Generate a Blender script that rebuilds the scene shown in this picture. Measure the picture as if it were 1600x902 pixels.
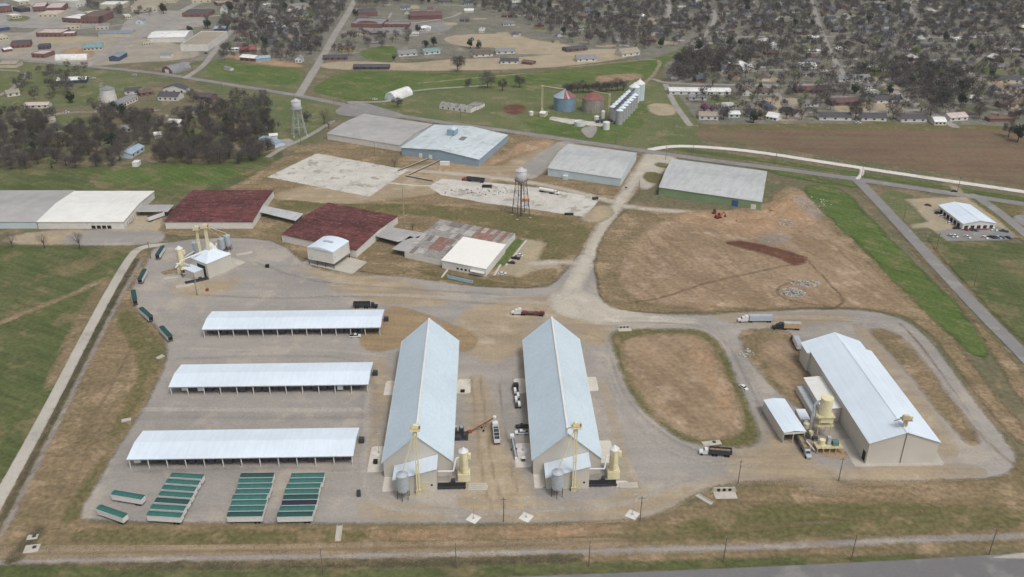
import bpy, math, random
import numpy as np
random.seed(7); rng = np.random.default_rng(7)
for o in list(bpy.data.objects): bpy.data.objects.remove(o)
scene = bpy.context.scene
COL = scene.collection
R = math.radians

# ------------------------------------------------------------ camera (drone, 225 m up, looking along the site grid)
CAM_H, CAM_F = 225.0, 1380.0           # height in metres, focal length in photo pixels (photo 1600 x 902)
PITCH, ROLL, YAW = R(26.85), R(0.13), R(-1.68)
def cam_matrix():
    c, s = math.cos, math.sin
    Rz = np.array([[c(YAW), s(YAW), 0], [-s(YAW), c(YAW), 0], [0, 0, 1]])
    B = np.array([[1, 0, 0], [0, 0, -1], [0, 1, 0]])
    Rx = np.array([[1, 0, 0], [0, c(PITCH), -s(PITCH)], [0, s(PITCH), c(PITCH)]])
    Rr = np.array([[c(ROLL), -s(ROLL), 0], [s(ROLL), c(ROLL), 0], [0, 0, 1]])
    return Rr @ Rx @ B @ Rz
CM = cam_matrix()
from mathutils import Matrix, Vector
cam_d = bpy.data.cameras.new('camera'); cam = bpy.data.objects.new('camera', cam_d); COL.objects.link(cam)
cam_d.sensor_width = 36.0; cam_d.lens = 36.0*CAM_F/1600.0; cam_d.clip_start = 1.0; cam_d.clip_end = 12000.0
m3 = np.array([CM[0], -CM[1], -CM[2]]).T
M4 = Matrix([[*m3[i], 0] for i in range(3)] + [[0, 0, 0, 1]]); M4.translation = (0, 0, CAM_H)
cam.matrix_world = M4
scene.camera = cam
scene.render.resolution_x, scene.render.resolution_y = 1024, 577

# ------------------------------------------------------------ overcast sky and a broad weak sun
SUN_EL, SUN_AZ = R(60), R(143)          # azimuth clockwise from +Y: light from the right, slightly behind the camera
world = bpy.data.worlds.new('World'); scene.world = world; world.use_nodes = True
wn = world.node_tree; bg = wn.nodes['Background']
sky = wn.nodes.new('ShaderNodeTexSky'); sky.sky_type = 'NISHITA'; sky.sun_disc = False
sky.sun_elevation = SUN_EL; sky.sun_rotation = SUN_AZ; sky.dust_density = 4.0; sky.air_density = 1.0; sky.ozone_density = 1.0
hs = wn.nodes.new('ShaderNodeHueSaturation'); hs.inputs['Saturation'].default_value = 0.25
wn.links.new(sky.outputs[0], hs.inputs['Color']); wn.links.new(hs.outputs[0], bg.inputs[0])
bg.inputs[1].default_value = 0.12
sun_d = bpy.data.lights.new('sun', 'SUN'); sun_d.energy = 1.35; sun_d.angle = R(16); sun_d.color = (1.0, 0.96, 0.9)
sun = bpy.data.objects.new('sun', sun_d); COL.objects.link(sun)
sd = Vector((math.sin(SUN_AZ)*math.cos(SUN_EL), math.cos(SUN_AZ)*math.cos(SUN_EL), math.sin(SUN_EL)))
sun.rotation_euler = sd.to_track_quat('Z', 'Y').to_euler(); sun.location = (300, -200, 600)
scene.view_settings.view_transform = 'Standard'; scene.view_settings.look = 'None'
scene.view_settings.gamma = 1.0; scene.view_settings.exposure = 0.0; scene.view_settings.use_curve_mapping = False
scene.render.engine = 'CYCLES'
scene.cycles.transparent_max_bounces = 24
scene.cycles.use_adaptive_sampling = True; scene.cycles.adaptive_threshold = 0.025; scene.cycles.use_denoising = True; scene.cycles.volume_bounces = 0
scene.cycles.max_bounces = 3; scene.cycles.diffuse_bounces = 2; scene.cycles.glossy_bounces = 2

# ------------------------------------------------------------ survey: photo pixel -> metres on the level ground (or on a level z)
def S(u, v, z=0.0):
    r = CM.T @ np.array([u-800.0, v-451.0, CAM_F]); t = (CAM_H-z)/-r[2]
    return np.array([r[0]*t, r[1]*t])
def SP(pts, z=0.0): return np.array([S(u, v, z) for u, v in pts])
def srgb(r, g, b):
    f = lambda c: (c/255.0/12.92) if c <= 10 else ((c/255.0+0.055)/1.055)**2.4
    return (f(r), f(g), f(b), 1.0)

# ------------------------------------------------------------ materials
MATS = {}
class NT:
    def __init__(s, name):
        s.m = bpy.data.materials.new(name); s.m.use_nodes = True; s.t = s.m.node_tree
        s.p = s.t.nodes['Principled BSDF']; s.out = s.t.nodes['Material Output']
    def n(s, ty, **kw):
        nd = s.t.nodes.new(ty)
        for k, v in kw.items(): setattr(nd, k, v)
        return nd
    def l(s, a, b): s.t.links.new(a, b)
    def pos(s): return s.n('ShaderNodeNewGeometry').outputs['Position']
    def noise(s, vec, scale, detail=3.0, rough=0.55):
        n = s.n('ShaderNodeTexNoise'); n.inputs['Scale'].default_value = scale
        n.inputs['Detail'].default_value = detail; n.inputs['Roughness'].default_value = rough
        s.l(vec, n.inputs['Vector']); return n.outputs['Fac']
    def ramp(s, fac, a, b, lo=0.0, hi=1.0, smooth=True):
        n = s.n('ShaderNodeMapRange'); n.interpolation_type = 'SMOOTHSTEP' if smooth else 'LINEAR'
        n.inputs['From Min'].default_value = a; n.inputs['From Max'].default_value = b
        n.inputs['To Min'].default_value = lo; n.inputs['To Max'].default_value = hi
        s.l(fac, n.inputs['Value']); return n.outputs['Result']
    def mix(s, fac, a, b, mode='MIX'):
        n = s.n('ShaderNodeMix', data_type='RGBA', blend_type=mode)
        for sock, v in ((n.inputs['Factor'], fac), (n.inputs[6], a), (n.inputs[7], b)):
            if isinstance(v, (tuple, list, float, int)): sock.default_value = v
            else: s.l(v, sock)
        return n.outputs[2]
    def math(s, op, a, b):
        n = s.n('ShaderNodeMath', operation=op)
        for i, v in enumerate((a, b)):
            if isinstance(v, (float, int)): n.inputs[i].default_value = v
            else: s.l(v, n.inputs[i])
        return n.outputs[0]
    def mapping(s, vec, scale=(1, 1, 1), rot=0.0):
        n = s.n('ShaderNodeMapping'); n.inputs['Scale'].default_value = scale; n.inputs['Rotation'].default_value = (0, 0, rot)
        s.l(vec, n.inputs['Vector']); return n.outputs[0]

def gmat(name, c1, c2, c3, s1=0.018, s2=0.09, s3=0.6, t3=(0.52, 0.66), grain=0.35, feather=2.0, amp=4.0, nscale=0.15, streak=None, opacity=1.0, bump=0.3):
    """ground cover: two broad tones, blotches of a third, fine grain, ragged edge from the 'edge' distance attribute"""
    if name in MATS: return MATS[name]
    k = NT(name); pos = k.pos()
    a = k.noise(pos, s1, 2, 0.6); b = k.noise(pos, s2, 3, 0.7); g = k.noise(pos, s3, 1, 0.7)
    ab = k.math('ADD', k.math('MULTIPLY', a, 0.55), k.math('MULTIPLY', b, 0.45))
    col = k.mix(k.ramp(ab, 0.38, 0.62), c1, c2)
    off = k.mapping(pos, (1, 1, 1), 0.7)
    col = k.mix(k.ramp(k.noise(off, s2*0.7, 3, 0.7), *t3), col, c3)
    if streak:
        ang, sx, amt, sc = streak
        st = k.noise(k.mapping(k.mapping(pos, (1, 1, 1), ang), (sc*sx, sc, sc)), 1.0, 2, 0.6)
        col = k.mix(1.0, col, k.mix(k.ramp(st, 0.35, 0.65), (1-amt, 1-amt, 1-amt*0.9, 1), (1+amt, 1+amt, 1+amt, 1)), 'MULTIPLY')
    col = k.mix(1.0, col, k.mix(k.ramp(g, 0.25, 0.75, smooth=False), (1-grain,)*3+(1,), (1+grain,)*3+(1,)), 'MULTIPLY')
    k.l(col, k.p.inputs['Base Color']); k.p.inputs['Roughness'].default_value = 0.95
    k.p.inputs['Specular IOR Level'].default_value = 0.15
    if bump:
        bn = k.n('ShaderNodeBump'); bn.inputs['Strength'].default_value = bump; bn.inputs['Distance'].default_value = 0.4
        k.l(g, bn.inputs['Height']); k.l(bn.outputs[0], k.p.inputs['Normal'])
    if feather is not None:
        at = k.n('ShaderNodeAttribute', attribute_name='edge')
        e = k.math('ADD', at.outputs['Fac'], k.math('MULTIPLY', k.math('SUBTRACT', k.noise(pos, nscale, 3, 0.7), 0.5), amp))
        wn_ = k.n('ShaderNodeTexWhiteNoise'); sc_ = k.n('ShaderNodeVectorMath', operation='SNAP'); sc_.inputs[1].default_value = (0.13, 0.13, 100.0)
        k.l(pos, sc_.inputs[0]); k.l(sc_.outputs[0], wn_.inputs['Vector'])      # scattered grains along the edge: cover is there or not
        al = k.math('GREATER_THAN', k.ramp(e, -feather*0.5, feather*0.5, 0.0, opacity), k.math('ADD', k.math('MULTIPLY', wn_.outputs['Value'], 0.98), 0.01))
        tr = k.n('ShaderNodeBsdfTransparent'); mx = k.n('ShaderNodeMixShader')
        k.l(al, mx.inputs[0]); k.l(tr.outputs[0], mx.inputs[1]); k.l(k.p.outputs[0], mx.inputs[2]); k.l(mx.outputs[0], k.out.inputs['Surface'])
    MATS[name] = k.m; return k.m

def pmat(name, c, rough=0.6, metal=0.0, var=0.12, scale=0.6, streak=None, ribs=None, dirt=None, spec=0.35):
    """painted / metal / wood solid colour with mottled wear; ribs = (axis rotation, pitch) fine sheet-metal relief"""
    if name in MATS: return MATS[name]
    k = NT(name); tc = k.n('ShaderNodeTexCoord').outputs['Object']
    n1 = k.noise(tc, scale, 4, 0.6); n2 = k.noise(tc, scale*0.13, 3, 0.6)
    col = k.mix(1.0, c, k.mix(k.ramp(n1, 0.3, 0.7), (1-var,)*3+(1,), (1+var*0.6,)*3+(1,)), 'MULTIPLY')
    col = k.mix(1.0, col, k.mix(k.ramp(n2, 0.3, 0.7), (1-var*0.7,)*3+(1,), (1+var*0.4,)*3+(1,)), 'MULTIPLY')
    if dirt:
        dc, t0, t1, ds = dirt
        col = k.mix(k.ramp(k.noise(tc, ds, 5, 0.7), t0, t1), col, dc)
    if streak:
        sc_, amt = streak
        st = k.noise(k.mapping(tc, sc_), 1.0, 2, 0.5)
        col = k.mix(1.0, col, k.mix(k.ramp(st, 0.35, 0.65), (1-amt,)*3+(1,), (1+amt,)*3+(1,)), 'MULTIPLY')
    k.l(col, k.p.inputs['Base Color']); k.p.inputs['Roughness'].default_value = rough; k.p.inputs['Metallic'].default_value = metal
    k.p.inputs['Specular IOR Level'].default_value = spec
    if ribs:
        w = k.n('ShaderNodeTexWave', bands_direction=ribs[0]); w.inputs['Scale'].default_value = ribs[1]
        k.l(tc, w.inputs['Vector'])
        bn = k.n('ShaderNodeBump'); bn.inputs['Strength'].default_value = 0.25; bn.inputs['Distance'].default_value = 0.05
        k.l(w.outputs['Fac'], bn.inputs['Height']); k.l(bn.outputs[0], k.p.inputs['Normal'])
    MATS[name] = k.m; return k.m

# ------------------------------------------------------------ mesh builder
class MB:
    def __init__(s): s.v = []; s.f = []
    def add(s, vs, fs):
        b = len(s.v); s.v += [tuple(map(float, p)) for p in vs]; s.f += [tuple(b+i for i in f) for f in fs]; return s
    def box(s, cx, cy, z0, sx, sy, sz, rot=0.0):
        c, n = math.cos(rot), math.sin(rot); vs = []
        for z in (z0, z0+sz):
            for dx, dy in ((-1, -1), (1, -1), (1, 1), (-1, 1)):
                x, y = dx*sx/2, dy*sy/2; vs.append((cx+x*c-y*n, cy+x*n+y*c, z))
        return s.add(vs, [(3, 2, 1, 0), (4, 5, 6, 7), (0, 1, 5, 4), (1, 2, 6, 5), (2, 3, 7, 6), (3, 0, 4, 7)])
    def cyl(s, cx, cy, z0, r0, r1, h, n=16, cap=True):
        vs = [(cx+r*math.cos(2*math.pi*i/n), cy+r*math.sin(2*math.pi*i/n), z) for r, z in ((r0, z0), (r1, z0+h)) for i in range(n)]
        fs = [(i, (i+1) % n, n+(i+1) % n, n+i) for i in range(n)]
        if cap: fs += [tuple(range(n-1, -1, -1)), tuple(range(n, 2*n))]
        return s.add(vs, fs)
    def lathe(s, cx, cy, prof, n=20):
        vs = [(cx+r*math.cos(2*math.pi*i/n), cy+r*math.sin(2*math.pi*i/n), z) for r, z in prof for i in range(n)]
        fs = [(k*n+i, k*n+(i+1) % n, (k+1)*n+(i+1) % n, (k+1)*n+i) for k in range(len(prof)-1) for i in range(n)]
        fs += [tuple(range(n-1, -1, -1)), tuple(range((len(prof)-1)*n, len(prof)*n))]
        return s.add(vs, fs)
    def tube(s, a, b, r, n=6, r2=None):
        a, b = Vector(a), Vector(b); d = (b-a)
        if d.length < 1e-6: return s
        q = d.to_track_quat('Z', 'Y'); r2 = r if r2 is None else r2
        vs = [tuple(p+q @ Vector((rr*math.cos(2*math.pi*i/n), rr*math.sin(2*math.pi*i/n), 0))) for p, rr in ((a, r), (b, r2)) for i in range(n)]
        return s.add(vs, [(i, (i+1) % n, n+(i+1) % n, n+i) for i in range(n)]+[tuple(range(n-1, -1, -1)), tuple(range(n, 2*n))])
    def path(s, pts, r, n=6):
        for a, b in zip(pts[:-1], pts[1:]): s.tube(a, b, r, n)
        return s
    def slab(s, quad, t):
        """a sheet of thickness t hung below four corner points"""
        q = [Vector(p) for p in quad]; vs = [tuple(p) for p in q]+[(p.x, p.y, p.z-t) for p in q]
        return s.add(vs, [(0, 1, 2, 3), (7, 6, 5, 4), (0, 4, 5, 1), (1, 5, 6, 2), (2, 6, 7, 3), (3, 7, 4, 0)])
    def prism(s, poly, a, b, axis='z'):
        n = len(poly); mk = {'z': lambda p, t: (p[0], p[1], t), 'y': lambda p, t: (p[0], t, p[1]), 'x': lambda p, t: (t, p[0], p[1])}[axis]
        vs = [mk(p, a) for p in poly]+[mk(p, b) for p in poly]
        return s.add(vs, [tuple(range(n-1, -1, -1)), tuple(range(n, 2*n))]+[(i, (i+1) % n, n+(i+1) % n, n+i) for i in range(n)])
    def mesh(s, name, mat=None, smooth=False):
        me = bpy.data.meshes.new(name); me.from_pydata(s.v, [], s.f)
        if mat: me.materials.append(mat)
        if smooth: me.polygons.foreach_set('use_smooth', [True]*len(me.polygons))
        me.update(); return me
    def build(s, name, mat, parent=None, smooth=False, loc=None):
        o = bpy.data.objects.new(name, s.mesh(name, mat, smooth)); COL.objects.link(o)
        if parent is not None: o.parent = parent
        if loc is not None: o.location = loc
        return o
def tag(o, label=None, cat=None, group=None, kind=None):
    for k, v in (('label', label), ('category', cat), ('group', group), ('kind', kind)):
        if v: o[k] = v
    return o
def empty(name, label, cat, loc=(0, 0, 0), rz=0.0, group=None):
    o = bpy.data.objects.new(name, None); COL.objects.link(o); o.empty_display_size = 0.5
    o.location = (loc[0], loc[1], loc[2] if len(loc) > 2 else 0.0); o.rotation_euler = (0, 0, rz)
    return tag(o, label, cat, group)
KIDS = {}
def reg_kids(o):
    KIDS[o.name] = list(o.children)
    for ch in KIDS[o.name]: reg_kids(ch)
def clone(root, loc, rz=0.0, label=None, group=None, mats=None, scale=None, cat=None):
    """copy a thing, its parts and their sub-parts; meshes are shared, mats swaps materials by part name"""
    def cp(o, par):
        c = o.copy(); COL.objects.link(c)
        if par is not None: c.parent = par
        if mats and o.type == 'MESH':
            for nm, mt in mats.items():
                if o.name.split('.')[0] == nm:
                    c.material_slots[0].link = 'OBJECT'; c.material_slots[0].material = mt
        for ch in KIDS.get(o.name, []): cp(ch, c)
        return c
    if root.name not in KIDS: reg_kids(root)
    c = cp(root, None); c.location = (loc[0], loc[1], loc[2] if len(loc) > 2 else 0.0); c.rotation_euler = (0, 0, rz)
    if scale: c.scale = scale if isinstance(scale, tuple) else (scale,)*3
    if label: c['label'] = label
    if group: c['group'] = group
    if cat: c['category'] = cat
    return c
def drop(root):
    for ch in (KIDS.get(root.name) or list(root.children)): drop(ch)
    bpy.data.objects.remove(root)
def heading(a, b): return math.atan2(b[1]-a[1], b[0]-a[0])

# ------------------------------------------------------------ ground sheets with an 'edge' distance attribute
def seg_dist(P, A, B):
    d = B-A; L2 = (d*d).sum(1); L2[L2 == 0] = 1e-9
    t = ((P[:, None, :]-A[None])*d[None]).sum(2)/L2[None]; t = np.clip(t, 0, 1)
    C = A[None]+t[:, :, None]*d[None]; D = np.sqrt(((P[:, None, :]-C)**2).sum(2))
    i = D.argmin(1); r = np.arange(len(P)); return D[r, i], C[r, i]
def inside(P, poly):
    x, y = P[:, 0], P[:, 1]; res = np.zeros(len(P), bool); n = len(poly)
    for i in range(n):
        x1, y1 = poly[i]; x2, y2 = poly[(i+1) % n]
        if y1 == y2: continue
        c = ((y1 > y) != (y2 > y)) & (x < (x2-x1)*(y-y1)/(y2-y1)+x1); res ^= c
    return res
def chaikin(p, closed, it=2):
    for _ in range(it):
        q = []; n = len(p); rngi = range(n if closed else n-1)
        if not closed: q.append(p[0])
        for i in rngi:
            a, b = p[i], p[(i+1) % n]; q += [a*0.75+b*0.25, a*0.25+b*0.75]
        if not closed: q.append(p[-1])
        p = np.array(q)
    return p
LAYERS = []
STREET_LINES = []
def sheet(name, mat, poly=None, line=None, width=6.0, cell=4.0, margin=1.2, sm=2, world=False, kind='structure'):
    pts = np.array(poly if poly is not None else line, float)
    if not world: pts = SP(pts)
    if sm: pts = chaikin(pts, poly is not None, sm)
    if poly is not None: A, B = pts, np.roll(pts, -1, 0); mg = margin
    else: A, B = pts[:-1], pts[1:]; mg = margin+width/2; STREET_LINES.append((pts, width/2))
    lvl = 0
    for (l0, h0, pq, lv, hw) in LAYERS:
        if lv > lvl-1 and (l0 < pts.max(0)+mg+2).all() and (h0 > pts.min(0)-mg-2).all():
            if seg_dist(pts, pq, np.roll(pq, -1, 0))[0].min() < mg+hw+25 or inside(pts, pq).any() or (poly is not None and inside(pq, pts).any()): lvl = lv+1
    LAYERS.append((pts.min(0)-mg, pts.max(0)+mg, pts, lvl, mg)); z = 0.006*(lvl+1)
    lo, hi = pts.min(0)-mg-cell, pts.max(0)+mg+cell
    nx, ny = int((hi[0]-lo[0])/cell)+2, int((hi[1]-lo[1])/cell)+2
    gx, gy = np.meshgrid(lo[0]+np.arange(nx)*cell, lo[1]+np.arange(ny)*cell)
    P = np.stack([gx.ravel(), gy.ravel()], 1)
    D = np.empty(len(P)); C = np.empty_like(P)
    for i in range(0, len(P), 8000): D[i:i+8000], C[i:i+8000] = seg_dist(P[i:i+8000], A, B)
    if poly is not None: sd_ = np.where(inside(P, pts), D, -D)
    else: sd_ = width/2-D
    I = np.arange(nx*ny).reshape(ny, nx)
    q = np.stack([I[:-1, :-1], I[:-1, 1:], I[1:, 1:], I[1:, :-1]], -1).reshape(-1, 4)
    q = q[(sd_[q] > -margin).any(1)]
    used = np.unique(q); mp = np.full(nx*ny, -1); mp[used] = np.arange(len(used))
    P2, C2, s2, D2 = P[used].copy(), C[used], sd_[used].copy(), D[used]
    out = s2 < -margin
    tgt = margin if poly is not None else margin+width/2
    P2[out] = C2[out]+(P2[out]-C2[out])/D2[out, None]*tgt; s2[out] = -margin
    me = bpy.data.meshes.new(name)
    me.from_pydata([(a, b, z) for a, b in P2], [], mp[q].tolist()); me.materials.append(mat)
    at = me.attributes.new('edge', 'FLOAT', 'POINT'); at.data.foreach_set('value', s2.astype(np.float32))
    me.update(); o = bpy.data.objects.new(name, me); COL.objects.link(o); tag(o, kind=kind); return o
# ============================================================ THE GROUND
g_base = gmat('ground_mixed', srgb(116, 108, 86), srgb(101, 101, 75), srgb(132, 117, 95), s1=0.012, s2=0.05, s3=0.35, t3=(0.5, 0.64), feather=None, grain=0.28)
o = MB().add([(-2600, -500, 0), (2600, -500, 0), (2600, 4200, 0), (-2600, 4200, 0)], [(0, 1, 2, 3)]).build('ground', g_base); tag(o, kind='structure')

m_field = gmat('field_grass', srgb(82, 92, 54), srgb(97, 101, 66), srgb(118, 110, 80), s1=0.012, s2=0.05, s3=0.5, t3=(0.5, 0.64), grain=0.25, amp=6, feather=4, nscale=0.1, streak=(0.5, 0.12, 0.13, 0.25))
m_green = gmat('bright_grass', srgb(80, 100, 48), srgb(94, 108, 60), srgb(112, 112, 74), s1=0.02, s2=0.08, s3=0.5, t3=(0.5, 0.66), grain=0.24, amp=9, feather=6, nscale=0.08, streak=(0.75, 0.10, 0.12, 0.3))
m_lawn = gmat('dull_lawn', srgb(94, 104, 66), srgb(110, 112, 78), srgb(130, 121, 94), s1=0.02, s2=0.07, s3=0.5, t3=(0.52, 0.68), grain=0.25, amp=8, feather=6, nscale=0.08)
m_brown = gmat('brown_grass', srgb(137, 119, 93), srgb(119, 107, 80), srgb(153, 133, 107), s1=0.02, s2=0.07, s3=0.5, t3=(0.5, 0.66), grain=0.30, amp=6, feather=4, nscale=0.12, streak=(0.1, 0.2, 0.10, 0.22))
m_olive = gmat('olive_grass', srgb(112, 104, 72), srgb(99, 97, 63), srgb(132, 117, 88), s1=0.03, s2=0.1, s3=0.5, t3=(0.52, 0.68), grain=0.30, amp=5, feather=4, nscale=0.12)
m_dirt = gmat('bare_dirt', srgb(154, 133, 109), srgb(139, 119, 95), srgb(171, 150, 128), s1=0.025, s2=0.08, s3=0.4, t3=(0.52, 0.72), grain=0.2, amp=8, feather=6, nscale=0.1, streak=(1.2, 0.12, 0.10, 0.16))
m_orange = gmat('orange_clay', srgb(166, 138, 108), srgb(152, 128, 104), srgb(176, 152, 126), s1=0.03, s2=0.09, s3=0.4, t3=(0.5, 0.66), grain=0.25, amp=14, feather=9, nscale=0.08)
m_redsoil = gmat('dark_red_soil', srgb(108, 74, 60), srgb(98, 67, 54), srgb(126, 96, 78), s1=0.05, s2=0.15, s3=0.6, grain=0.28, amp=9, feather=5, nscale=0.12)
m_track = gmat('wheel_track', srgb(112, 88, 70), srgb(104, 84, 68), srgb(130, 108, 88), s1=0.05, s2=0.2, s3=0.8, grain=0.25, amp=1.8, feather=1.6, nscale=0.3, opacity=0.55)
m_gravel = gmat('grey_gravel', srgb(160, 154, 147), srgb(148, 143, 138), srgb(170, 161, 150), s1=0.012, s2=0.05, s3=0.8, t3=(0.5, 0.64), grain=0.10, amp=3, feather=2.5, nscale=0.2, streak=(0.03, 0.10, 0.05, 0.12), bump=0.15)
m_tan = gmat('tan_dust', srgb(170, 152, 126), srgb(158, 143, 120), srgb(178, 163, 140), s1=0.02, s2=0.07, s3=0.7, t3=(0.5, 0.66), grain=0.12, amp=11, feather=14, nscale=0.06, streak=(0.05, 0.12, 0.09, 0.2), opacity=0.9, bump=0.15)
m_wet = gmat('damp_sand', srgb(146, 126, 98), srgb(152, 132, 104), srgb(160, 140, 112), s1=0.03, s2=0.09, s3=0.7, grain=0.12, amp=4, feather=2.5, nscale=0.12, streak=(0.05, 0.10, 0.08, 0.25))
m_pale = gmat('pale_gravel', srgb(192, 184, 170), srgb(180, 173, 160), srgb(200, 192, 178), s1=0.03, s2=0.09, s3=0.8, grain=0.10, amp=7, feather=7, nscale=0.1, opacity=0.92, bump=0.15)
m_white = gmat('white_gravel', srgb(216, 212, 206), srgb(206, 202, 196), srgb(196, 190, 182), s1=0.03, s2=0.1, s3=0.8, grain=0.08, amp=1.5, feather=1.2, nscale=0.3, bump=0.1)
m_conc = gmat('concrete', srgb(186, 180, 170), srgb(176, 171, 161), srgb(164, 158, 149), s1=0.03, s2=0.12, s3=0.9, t3=(0.55, 0.7), grain=0.08, amp=0.5, feather=0.5, nscale=0.5, bump=0.1)
m_slab = gmat('old_slab', srgb(202, 198, 190), srgb(188, 184, 175), srgb(162, 156, 146), s1=0.05, s2=0.12, s3=0.9, t3=(0.53, 0.64), grain=0.16, amp=3, feather=1.0, nscale=0.2, bump=0.1)
m_asph = gmat('asphalt', srgb(140, 138, 136), srgb(132, 130, 128), srgb(150, 147, 143), s1=0.02, s2=0.08, s3=0.9, grain=0.07, amp=0.7, feather=0.8, nscale=0.4, bump=0.1)
m_hiway = gmat('highway_asphalt', srgb(124, 122, 122), srgb(116, 115, 115), srgb(134, 132, 130), s1=0.02, s2=0.08, s3=0.9, grain=0.06, amp=0.5, feather=0.5, nscale=0.4, bump=0.1)
m_street = gmat('street', srgb(158, 153, 146), srgb(146, 142, 136), srgb(166, 160, 151), s1=0.03, s2=0.1, s3=0.6, grain=0.08, amp=1.5, feather=1.5, nscale=0.3, bump=0.1)
m_brownfield = gmat('ploughed_field', srgb(121, 101, 82), srgb(110, 93, 76), srgb(114, 104, 78), s1=0.008, s2=0.03, s3=0.3, t3=(0.52, 0.66), grain=0.16, amp=4, feather=3, nscale=0.1, streak=(0.08, 0.06, 0.07, 0.1))
m_sand = gmat('sandy_lot', srgb(170, 158, 136), srgb(158, 146, 124), srgb(176, 158, 130), s1=0.02, s2=0.08, s3=0.5, grain=0.12, amp=6, feather=5, nscale=0.1)
m_rubble = gmat('rubble_grey', srgb(158, 153, 148), srgb(140, 134, 128), srgb(170, 166, 160), s1=0.06, s2=0.25, s3=1.0, grain=0.35, amp=12, feather=9, nscale=0.1, opacity=0.5)
m_town = gmat('town_ground', srgb(126, 122, 112), srgb(110, 110, 96), srgb(146, 138, 124), s1=0.02, s2=0.08, s3=0.3, t3=(0.52, 0.72), grain=0.25, amp=12, feather=10, nscale=0.05)
m_scrub = gmat('dark_scrub', srgb(88, 84, 66), srgb(78, 76, 60), srgb(102, 96, 74), s1=0.05, s2=0.15, s3=0.6, grain=0.4, amp=5, feather=4, nscale=0.15, opacity=0.9)

# ---- far: town ground, meadows
sheet('town_ground', m_town, poly=[(-250, -20), (1850, -20), (1850, 200), (1500, 196), (1110, 196), (1070, 190), (1042, 130), (1040, 90), (700, 90), (500, 98), (300, 96), (150, 100), (-250, 92)], cell=14, margin=4)
sheet('meadow', m_lawn, poly=[(-250, 96), (0, 94), (160, 108), (330, 132), (480, 152), (560, 172), (520, 178), (500, 215), (440, 235), (330, 130), (230, 125), (160, 170), (-250, 185)], cell=8)
sheet('meadow', m_lawn, poly=[(300, 92), (470, 92), (480, 140), (465, 145), (330, 125), (290, 112)], cell=8)
sheet('meadow', m_green, poly=[(322, 98), (345, 94), (400, 103), (470, 108), (465, 136), (380, 128), (325, 120)], cell=6)
sheet('meadow', m_green, poly=[(482, 142), (528, 112), (600, 112), (800, 117), (930, 104), (1030, 92), (1075, 70), (1080, 74), (1040, 98), (1030, 112), (1004, 124), (900, 131), (760, 137), (680, 150), (610, 156), (560, 158), (520, 152)], cell=6)
sheet('meadow', m_lawn, poly=[(560, 165), (640, 148), (700, 138), (880, 132), (1000, 124), (1045, 130), (1090, 190), (1110, 222), (1020, 236), (800, 206), (640, 184)], cell=8)
sheet('lawn', m_green, poly=[(815, 182), (870, 176), (900, 196), (945, 200), (985, 176), (1005, 160), (1012, 176), (1000, 205), (960, 224), (900, 216), (830, 204)], cell=5)
sheet('lawn', m_green, poly=[(565, 76), (622, 70), (620, 92), (600, 95), (562, 92)], cell=6)
sheet('bare_strip', m_sand, poly=[(498, 98), (560, 95), (640, 100), (700, 92), (830, 90), (900, 78), (960, 76), (1000, 82), (985, 90), (920, 100), (830, 108), (700, 111), (600, 110), (500, 108)], cell=6)
sheet('bare_strip', m_sand, poly=[(690, 55), (800, 52), (830, 62), (905, 72), (905, 84), (800, 86), (790, 75), (700, 72)], cell=7)
sheet('bare_dirt', m_dirt, poly=[(930, 118), (1000, 114), (1008, 122), (960, 130), (930, 128)], cell=5)
sheet('dirt_path', m_sand, line=[(890, 105), (1000, 94), (1035, 92), (1022, 118), (1004, 132)], width=3, cell=3)
sheet('bare_dirt', m_redsoil, poly=[(782, 166), (815, 162), (824, 172), (812, 180), (790, 178)], cell=4)
sheet('bare_dirt', m_sand, poly=[(1008, 162), (1050, 161), (1062, 180), (1020, 182)], cell=4)
m_lot = gmat('town_lot', srgb(160, 154, 144), srgb(148, 141, 128), srgb(168, 156, 136), s1=0.02, s2=0.07, s3=0.5, t3=(0.5, 0.6), grain=0.15, amp=8, feather=6, nscale=0.1)
sheet('sandy_lot', m_lot, poly=[(-80, 52), (60, 50), (105, 55), (160, 58), (240, 60), (300, 75), (320, 88), (260, 96), (205, 98), (140, 105), (40, 92), (-80, 88)], cell=10)
sheet('sandy_lot', m_sand, poly=[(60, 58), (130, 57), (160, 62), (120, 70), (70, 68)], cell=6)
sheet('sandy_lot', m_orange, poly=[(92, 80), (125, 72), (150, 80), (145, 92), (100, 84)], cell=6)
sheet('parking_lot', m_street, poly=[(-60, 10), (120, 10), (170, 40), (100, 46), (-60, 40)], cell=10)
sheet('parking_lot', m_street, poly=[(200, 20), (310, 15), (330, 40), (290, 44), (220, 60), (180, 68)], cell=10)
sheet('lawn', m_lawn, poly=[(10, 31), (35, 24), (50, 28), (40, 33), (15, 34)], cell=6)
sheet('parking_lot', m_asph, poly=[(560, 45), (640, 40), (710, 32), (705, 50), (625, 54), (560, 52)], cell=7)
sheet('sandy_lot', m_orange, poly=[(335, 86), (380, 84), (475, 101), (470, 107), (400, 100)], cell=6)
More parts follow.
